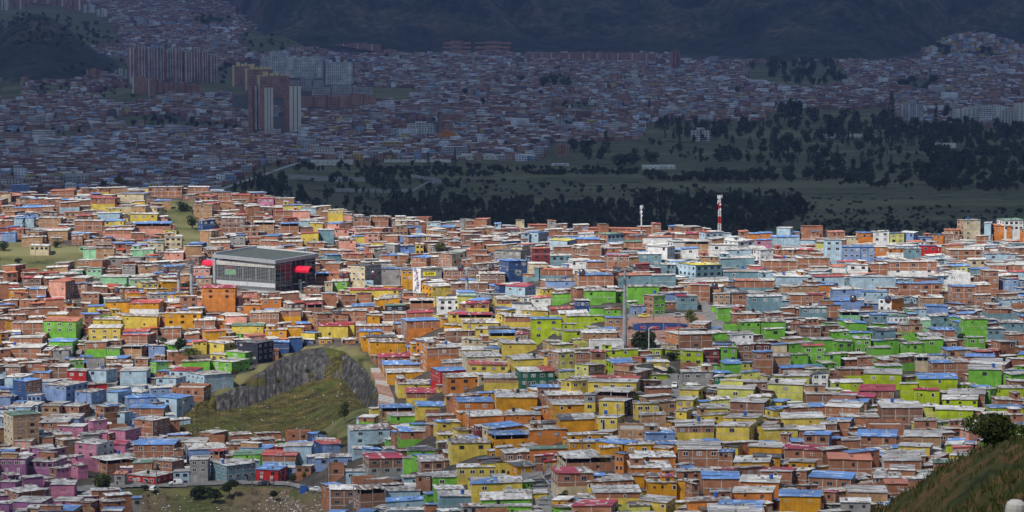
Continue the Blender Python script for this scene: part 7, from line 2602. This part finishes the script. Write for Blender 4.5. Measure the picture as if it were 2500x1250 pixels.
for i, (a, b_, t, v) in enumerate([(2331, 2424, 266, 304), (2395, 2470, 262, 306), (2428, 2500, 268, 312), (2480, 2560, 253, 315)]):
    tower(a, b_, t, v, 22, 'tw_white', ["long pale institution block with tall white piers at the park edge", "grey middle wing of the pale institution", "pale pier fronted wing nearest in the institution", "tallest pale wing of the institution at the right edge"][i], 'fr1',
          [(x, x + .05, 'strip_pale') for x in (.02, .14, .26, .38, .5, .62, .74, .86)] if i != 1 else [], name="institution_block", cat="building", turn=8, group="pale institution blocks")
# two terraces of pale row blocks at the mountain foot
for i, (a, b_, t, v) in enumerate([(1080, 1150, 102, 110), (1080, 1150, 113, 121), (1078, 1150, 123, 132), (1159, 1248, 103, 110), (1159, 1248, 113, 120), (1159, 1246, 122, 129)]):
    tower(a, b_, t, v, 12, 'tw_brick2', f"{['uppermost', 'middle', 'lowest'][i % 3]} row block of the {'left' if i < 3 else 'right'} pale estate at the mountain foot", 'fr2', [], name="row_block", cat="row houses", turn=2, group="row blocks at the mountain foot")
for i, (a, b_, t, v) in enumerate([(1283, 1360, 131, 150), (1364, 1480, 130, 152), (1482, 1600, 131, 156), (930, 968, 122, 140), (812, 930, 108, 122)]):
    tower(a, b_, t, v, 30, 'tw_brick', ["speckled brick estate at the mountain foot, left of three", "speckled brick estate at the mountain foot, middle of three", "speckled brick estate at the mountain foot, right of three", "brick flats beside the terraced estate", "terraced estate of gabled houses under the mountain"][i], 'fr6', [(.2, .22, 'strip_white'), (.5, .52, 'strip_white'), (.8, .82, 'strip_white')], name="row_block", cat="row houses", turn=3, group="estates at the mountain foot")
# long low buildings at the park edge
for i, (a, b_, t, v) in enumerate([(757, 862, 391, 402), (850, 972, 379, 388), (980, 1180, 381, 391), (1125, 1302, 377, 391), (937, 1100, 390, 397), (1347, 1390, 400, 406), (1568, 1650, 404, 413), (2010, 2140, 328, 336), (1360, 1388, 352, 380), (2285, 2335, 350, 360)]):
    tower(a, b_, t, v, 12, 'tw_barrack' if i != 8 else 'tw_brick2', ["long low white barrack row with grey roof, nearest left at the park edge", "long low white barrack row behind the nearest one", "long low white barrack row in the middle of the park edge", "long white hall at the right end of the barracks", "low white row with yellow gables before the middle barracks",
          "small white bungalow alone on the park grass", "long low white shed roof on the right park grass", "low dark brown shed with white fence in the park", "brown and white building with a blue top by the park edge", "low white house with pink roof among park trees"][i], ['fr3', 'fr3', 'fr3', 'fr2', 'fr6', 'fr2', 'fr2', 'fr5', 'fr4', 'fr5'][i], [], name="barrack" if i < 5 else "low_building", cat="building", turn=4, group=None, crown=[(.3, .32, .8)])
tower(1388, 1394, 256, 272, 6, 'strip_white', "slim white church bell tower in the far city", 'fr2', [], name="church_tower", cat="church", turn=5, crown=[(.2, .8, 1.5)])
tower(1393, 1418, 266, 276, 14, 'strip_white', "white church hall beside the slim bell tower", 'fr2', [], name="church_hall", cat="church", turn=5, crown=[(.2, .8, 2.5)])
tower(1355, 1373, 288, 304, 10, 'tw_white', "small white building with black columns in the far city", 'fr2', [(.2, .35, 'strip_brown'), (.6, .75, 'strip_brown')], name="block_building", cat="building", turn=5)
tower(1268, 1460, 309, 318, 40, 'tw_grey', "long grey market hall roof in the middle of the far city", 'fr1', [], name="market_hall", cat="hall", turn=3, crown=[(.1, .9, 2)])
tower(1230, 1262, 316, 331, 16, 'w_mr', "dark red block beside the grey market hall", 'fr3', [], name="block_building", cat="building", turn=20)
tower(1068, 1112, 325, 350, 18, 'w_or', "orange and brown block in the far city near the red one", 'fr3', [], name="block_building", cat="building", turn=20)
# ------------------------------------------------------------------ park trees
PROTO = {}
def far_tree_mesh(shape, dense, seed):
    rng = random.Random(seed)
    m = crown_mb(1.0, 1.0, dense, .075, ('leaf_far', 'leaf_far2', 'leaf_far2'), shape, rng)
    m.tube((0, 0, -.12), (0, 0, .5), .035, .02, 'bark', 5)
    return m
PMB = {('round', k): far_tree_mesh('round', 420, 50 + k) for k in range(4)}
PMB.update({('cone', k): far_tree_mesh('cone', 340, 60 + k) for k in range(3)})
PMB.update({('flat', k): far_tree_mesh('flat', 260, 70 + k) for k in range(2)})
PME = {k: m.mesh("tree") for k, m in PMB.items()}
rng = random.Random(21)
TREES = []      # u, vbase, width px, height px, shape, zone
def zone_trees(poly, n, h, wr, shapes, zone, wmul=1.0):
    us_ = [p[0] for p in poly]; vs_ = [p[1] for p in poly]
    c = 0
    while c < n:
        u, v = rng.uniform(min(us_), max(us_)), rng.uniform(min(vs_), max(vs_))
        if not inpoly(u, v, poly): continue
        hh = rng.uniform(*h)
        s = rng.choice(shapes)
        TREES.append((u, v, hh * rng.uniform(*wr) * (.45 if s == 'cone' else 1), hh, s, zone)); c += 1
RC = ('round', 'round', 'cone')
# single trees that stand out
for u, v, w, h, s in [(1945, 300, 60, 62, 'round'), (1915, 298, 50, 56, 'round'), (1985, 305, 44, 50, 'round'), (1900, 282, 26, 40, 'round'), (2176, 300, 26, 72, 'cone'), (2160, 312, 40, 50, 'round'), (2285, 298, 15, 46, 'cone'), (2310, 290, 22, 40, 'round'), (2062, 298, 36, 40, 'round'), (2085, 300, 30, 34, 'round'),
                      (1480, 372, 26, 52, 'cone'), (1430, 378, 60, 42, 'round'), (1400, 370, 40, 36, 'round'), (1435, 392, 40, 32, 'round'), (1468, 392, 36, 36, 'round'), (1111, 405, 11, 44, 'cone'), (1045, 400, 11, 30, 'cone'), (1035, 380, 9, 20, 'cone'), (1234, 370, 18, 26, 'cone'), (1140, 238, 30, 26, 'round'), (1180, 262, 18, 26, 'round'), (1072, 300, 14, 30, 'round'),
                      (1585, 275, 9, 34, 'cone'), (1330, 214, 30, 28, 'round'), (1352, 212, 34, 32, 'round'), (1378, 214, 30, 26, 'round'), (1272, 205, 26, 24, 'round'), (1800, 236, 20, 28, 'round'), (1855, 232, 12, 20, 'round'), (2270, 196, 9, 30, 'cone'), (2150, 352, 10, 40, 'cone'), (2166, 352, 12, 46, 'cone'), (2195, 352, 20, 52, 'cone'), (2225, 356, 24, 48, 'cone'),
                      (1922, 372, 44, 56, 'round'), (1895, 380, 40, 50, 'round'), (1950, 380, 36, 44, 'round'), (1780, 392, 50, 40, 'round'), (1760, 398, 40, 30, 'round'), (2265, 380, 50, 52, 'round'), (2300, 385, 44, 40, 'round'), (2330, 330, 30, 30, 'round'), (2390, 350, 36, 36, 'round'), (2460, 345, 30, 40, 'round'), (2432, 352, 30, 32, 'round'),
                      (2000, 412, 60, 44, 'round'), (2040, 414, 50, 48, 'round'), (2010, 395, 40, 40, 'round'), (1995, 425, 26, 46, 'cone'), (1515, 410, 60, 40, 'round'), (1545, 405, 50, 36, 'round'), (1590, 400, 44, 34, 'round'), (1458, 424, 20, 26, 'round'), (298, 452, 46, 26, 'round'), (357, 392, 36, 26, 'round'), (250, 458, 30, 20, 'round'), (430, 460, 24, 14, 'round'),
                      (936, 470, 34, 46, 'round'), (950, 452, 30, 44, 'cone'), (915, 455, 40, 30, 'round'), (965, 500, 40, 60, 'cone'), (1000, 505, 30, 44, 'cone'), (1090, 460, 30, 30, 'round'), (1105, 490, 34, 24, 'round'), (700, 468, 40, 16, 'round'), (800, 490, 44, 34, 'round'), (775, 505, 40, 26, 'round'), (870, 500, 20, 14, 'round'), (845, 485, 12, 10, 'round'),
                      (330, 68, 12, 18, 'cone'), (580, 34, 10, 18, 'cone'), (945, 145, 14, 18, 'round'), (500, 60, 30, 16, 'round'), (535, 55, 30, 14, 'round')]:
    TREES.append((u, v, w, h, s, 'solo'))
zone_trees([(560, 470), (660, 438), (740, 470), (745, 500), (640, 490)], 40, (22, 40), (.5, .8), RC, 'left wood')
zone_trees([(640, 410), (760, 400), (1000, 404), (1100, 408), (1180, 414), (880, 422), (700, 420)], 30, (12, 24), (.7, 1.3), ('round',), 'barrack hedge')
zone_trees([(1580, 305), (1880, 300), (1880, 330), (1760, 345), (1600, 340)], 34, (18, 40), (.5, .9), RC, 'park tree row')
zone_trees([(2030, 300), (2500, 312), (2500, 340), (2060, 335)], 30, (16, 34), (.5, 1.0), RC, 'institution wood')
zone_trees([(1820, 165), (2065, 165), (2072, 212), (1835, 205)], 40, (18, 34), (.6, 1.0), ('round',), 'mountain foot wood')
zone_trees([(2185, 215), (2200, 198), (2290, 200), (2300, 226)], 14, (14, 22), (.9, 1.4), ('round',), 'round grove')
zone_trees([(260, 300), (400, 290), (610, 318), (600, 330), (330, 314)], 26, (12, 22), (.7, 1.2), ('round',), 'far city belt')
trees = sorted(TREES, key=lambda t: -t[2] * t[3])
IT, RT = trees[:290], trees[290:]
ZT = {'left wood': "dark tree in the small wood under the left crest of the barrio", 'barrack hedge': "dark bushy tree along the hedge before the white barracks", 'park tree row': "dark tree in the tall row between the park and far city",
      'institution wood': "dark tree in front of the pale institution", 'mountain foot wood': "dark tree of the block of wood at the mountain foot", 'round grove': "tree of the small rounded grove below the right mountain slope", 'far city belt': "dark tree in the tree belt below the brick towers"}
BLD = [(445, 160, "brick towers"), (640, 200, "cream topped blocks"), (635, 280, "striped twin towers"), (780, 170, "white slabs"), (1025, 318, "pale office block"), (1210, 384, "white hall"), (1711, 330, "balcony flats"), (2225, 275, "ruined looking block"), (2400, 285, "pale institution"), (1566, 520, "white radio mast"),
       (1757, 520, "banded mast"), (1405, 268, "white church"), (1648, 150, "dark tower"), (640, 660, "cable car station"), (1360, 312, "market hall"), (900, 392, "barracks"), (340, 54, "rust block"), (1950, 190, "mountain foot wood"), (330, 440, "school on the crest"), (1610, 408, "long white shed")]
usedt = set()
tmats = {}
def solo_label(u, v, w, h, s):
    cx_, cy_ = u, v - h / 2
    kindw = "narrow conical" if s == 'cone' else "broad dark" if w > h * 1.15 else "tall dark" if h > 40 else "rounded dark" if h > 24 else "small dark"
    for d, (a, b_, n_) in sorted((math.hypot(cx_ - a, 1.5 * (cy_ - b_)), t) for t in BLD for a, b_ in [t[:2]])[:6]:
        dx, dy = cx_ - a, cy_ - b_
        r = ("left of" if dx < 0 else "right of") if abs(dx) > abs(dy) * 1.2 else ("beyond" if dy < 0 else "in front of")
        for far in ("", "further "):
            lb = f"{kindw} tree {far}{r} the {n_}" if d < 260 else f"{kindw} tree far {r} the {n_}"
            if lb not in usedt:
                usedt.add(lb); return lb
    for k in ("another ", "yet another ", "one more "):
        lb = k + f"{kindw} tree {r} the {n_}"
        if lb not in usedt:
            usedt.add(lb); return lb
    return lb
kk = 0
for u, v, w, h, s, z in IT:
    Y = far_Y(u, v)
    if v > 440 and u < 480: Y = 1720 if v < 462 else Y
    k = Y / F
    key = (s, kk % (4 if s == 'round' else 3)); kk += 1
    o = bpy.data.objects.new("tree", PME[key]); col.objects.link(o)
    p = at(u, v, Y); o.location = p
    o.scale = (w * k, w * k * .9, h * k)
    o.rotation_euler = (0, 0, rng.uniform(0, 6.28))
    if z == 'solo': tag(o, solo_label(u, v, w, h, s), "tree", "single trees in the valley and city")
    else: tag(o, ZT[z], "tree", "trees of the " + z)
# the woods of the valley floor: one mass
wd = []
def wood(poly, n, h, wr, shapes=RC):
    us_ = [p[0] for p in poly]; vs_ = [p[1] for p in poly]
    c = 0
    while c < n:
        u, v = rng.uniform(min(us_), max(us_)), rng.uniform(min(vs_), max(vs_))
        if not inpoly(u, v, poly): continue
        hh = rng.uniform(*h); s = rng.choice(shapes); c += 1
        wd.append((u, v, hh * rng.uniform(*wr) * (.5 if s == 'cone' else 1), hh, s))
wood([(930, 520), (1010, 490), (1300, 500), (1560, 500), (1960, 500), (1990, 520), (1800, 600), (1500, 600), (1200, 600), (940, 560)], 1500, (14, 30), (.7, 1.1), ('round', 'round', 'round', 'cone'))
wood([(1560, 492), (1960, 496), (1960, 512), (1580, 508)], 70, (24, 40), (.5, .8))
wood([(800, 500), (930, 520), (940, 570), (780, 545)], 40, (8, 18), (.8, 1.4), ('round',))
wood([(880, 416), (1340, 412), (1560, 418), (1560, 428), (1000, 436), (880, 432)], 150, (9, 18), (.8, 1.6), ('round',))
wood([(1560, 432), (1760, 425), (2120, 432), (2120, 446), (1600, 446)], 120, (14, 28), (.8, 1.3), ('round',))
wood([(2240, 400), (2500, 370), (2500, 470), (2300, 470)], 150, (18, 34), (.8, 1.2), ('round',))
wood([(1980, 540), (2500, 560), (2500, 600), (1900, 600)], 420, (6, 14), (.9, 1.6), ('round',))
wood([(2240, 330), (2500, 340), (2500, 380), (2260, 385)], 70, (16, 30), (.7, 1.1), ('round',))
wood([(1640, 380), (1900, 360), (1900, 395), (1650, 400)], 26, (8, 20), (.8, 1.2), ('round',))
wood([(1580, 310), (1880, 300), (2240, 320), (2250, 420), (1900, 420), (1640, 370)], 190, (12, 30), (.6, 1.1))
wood([(1990, 300), (2330, 308), (2330, 340), (2000, 345)], 50, (16, 34), (.6, 1.0))
wood([(1000, 440), (1200, 440), (1960, 470), (1960, 490), (1100, 480)], 150, (4, 14), (.9, 1.8), ('round',))
wood([(760, 440), (960, 420), (1100, 470), (1000, 520), (800, 520)], 70, (10, 30), (.6, 1.1))
wood([(1960, 420), (2260, 400), (2300, 470), (2000, 450)], 90, (10, 26), (.8, 1.3), ('round',))
wood([(2060, 300), (2500, 310), (2500, 345), (2100, 345)], 80, (16, 34), (.6, 1.0))
wood([(1900, 520), (2500, 500), (2500, 560), (1960, 560)], 160, (4, 12), (1.0, 2.0), ('round',))
wood([(1560, 345), (1680, 350), (1700, 380), (1540, 385)], 10, (10, 20), (.7, 1.1), ('round',))
wood([(640, 470), (790, 480), (800, 520), (700, 510)], 16, (8, 16), (.8, 1.3), ('round',))
wood([(1640, 478), (2260, 486), (2300, 500), (1980, 510)], 40, (3, 7), (1.5, 3), ('round',))
for b_ in BELTS[4:6] + BELTS[6:16]:
    wood(b_, 12, (8, 15), (.8, 1.5), ('round',))
wood([(-40, 70), (60, 30), (240, 60), (300, 112), (-40, 118)], 190, (6, 13), (.8, 1.5), ('round',))
wood([(0, 300), (500, 240), (560, 300), (560, 420), (0, 440)], 40, (9, 18), (.7, 1.2), ('round',))
wood([(560, 340), (1300, 220), (1560, 200), (1560, 330), (700, 375)], 60, (7, 15), (.7, 1.2), ('round',))
wood([(1560, 200), (1800, 180), (1880, 290), (1600, 290)], 40, (7, 14), (.7, 1.2), ('round',))
wood([(2080, 170), (2500, 150), (2500, 260), (2200, 260)], 40, (7, 14), (.7, 1.2), ('round',))
wood([(600, 130), (1600, 152), (1600, 162), (700, 150)], 30, (7, 13), (.8, 1.3), ('round',))
for u, v, w, h, s, z in RT: wd.append((u, v, w, h, s))
PV, PQ, PM = {}, {}, {}
mids = ['bark', 'leaf_far', 'leaf_far2']
for key in PMB:
    mb = PMB[key]
    sel = [i for i in range(len(mb.f)) if len(mb.f[i]) == 4]
    V_ = np.array(mb.v)
    PV[key] = V_; PQ[key] = np.array([mb.f[i] for i in sel]); PM[key] = np.array([mids.index(mb.m[i]) for i in sel])
Vs, Qs, Ms, off = [], [], [], 0
for i, (u, v, w, h, s) in enumerate(wd):
    Y = far_Y(u, v); k = Y / F
    if Y > 8900: continue
    p = at(u, v, Y)
    key = (s, i % (4 if s == 'round' else 3))
    a = rng.uniform(0, 6.28); c, s_ = math.cos(a), math.sin(a)
    v_ = PV[key]
    half = slice(0, None)
    x, y_, z = v_[:, 0] * w * k, v_[:, 1] * w * k, v_[:, 2] * h * k
    Vs.append(np.stack([p.x + c * x - s_ * y_, p.y + s_ * x + c * y_, p.z + z], 1)); Qs.append(PQ[key] + off); Ms.append(PM[key]); off += len(v_)
wo = raw_mesh("woodland", np.concatenate(Vs), np.concatenate(Qs), mids, np.concatenate(Ms))
tag(wo, "dark woods and scrub of the valley and scattered far trees", "woodland", kind="stuff")
print("woodland trees", len(wd), "single", len(IT))
# pale palisades and posts in the valley
def far_fence(pts, h, lb, mat='w_gy', step=5):
    m = MB(); prev = None
    for (u, v), (u2, v2) in zip(pts, pts[1:]):
        n = max(2, int(abs(u2 - u) / step))
        for i in range(n + 1):
            p = fp(u + (u2 - u) * i / n, v + (v2 - v) * i / n)
            if prev: m.hexa([(prev.x, prev.y - .2, prev.z - 1), (p.x, p.y - .2, p.z - 1), (p.x, p.y + .2, p.z - 1), (prev.x, prev.y + .2, prev.z - 1)], [(prev.x, prev.y - .2, prev.z + h), (p.x, p.y - .2, p.z + h * .96), (p.x, p.y + .2, p.z + h * .96), (prev.x, prev.y + .2, prev.z + h)], mat)
            prev = p
    tag(m.build("palisade_fence"), lb, "fence")
far_fence([(695, 436), (760, 440), (920, 445)], 4.2, "pale palisade round the green enclosure in the valley, far side", 'concrete')
far_fence([(800, 468), (950, 470), (1010, 470)], 3.2, "pale palisade on the near side of the valley enclosure", 'concrete')
far_fence([(1010, 470), (1045, 452), (1078, 448), (1000, 434)], 4.0, "zigzag pale palisade at the right end of the enclosure", 'concrete')
m = MB(); prev = None
P0 = []
for t in range(21):
    u = 515 + (765 - 515) * t / 20; v = 470 - (470 - 384) * (t / 20) ** 1.0
    p = fp(u, v); q = fp(u + 12, v + 1)
    P0.append([(p.x, p.y, p.z + .9), (q.x, q.y, q.z + .9)])
o = grid_mesh("path", np.array(P0), ['pavement']); tag(o, "pale straight path rising from the left wood to the far city", "path", kind="structure")
P0 = []
for u, v, w in [(2118, 222, 10), (2112, 210, 9), (2120, 200, 8), (2135, 188, 6), (2150, 178, 5)]:
    p = fp(u, v); q = fp(u + w, v); P0.append([(p.x, p.y, p.z + 1), (q.x, q.y, q.z + 1)])
o = grid_mesh("road", np.array(P0), ['pavement']); tag(o, "pale winding road through the far city at the right", "road", kind="structure")
# ------------------------------------------------------------------ the air
m = bpy.data.materials.new("haze")
m.use_nodes = True
nt = m.node_tree
for n_ in list(nt.nodes):
    if n_.type != 'OUTPUT_MATERIAL': nt.nodes.remove(n_)
pv = nt.nodes.new("ShaderNodeVolumePrincipled")
pv.inputs["Color"].default_value = (0.36, 0.50, 1.0, 1)
pv.inputs["Density"].default_value = 2.7e-5
pv.inputs["Anisotropy"].default_value = 0.35
nt.links.new(pv.outputs[0], nt.nodes["Material Output"].inputs["Volume"])
MATS["haze"] = m
mb = MB(); mb.box(-3200, 3200, -60, 10400, -420, 1150, "haze")
hz = mb.build("haze")
tag(hz, "thin blue air between the barrio and the mountains", "haze", kind="stuff")
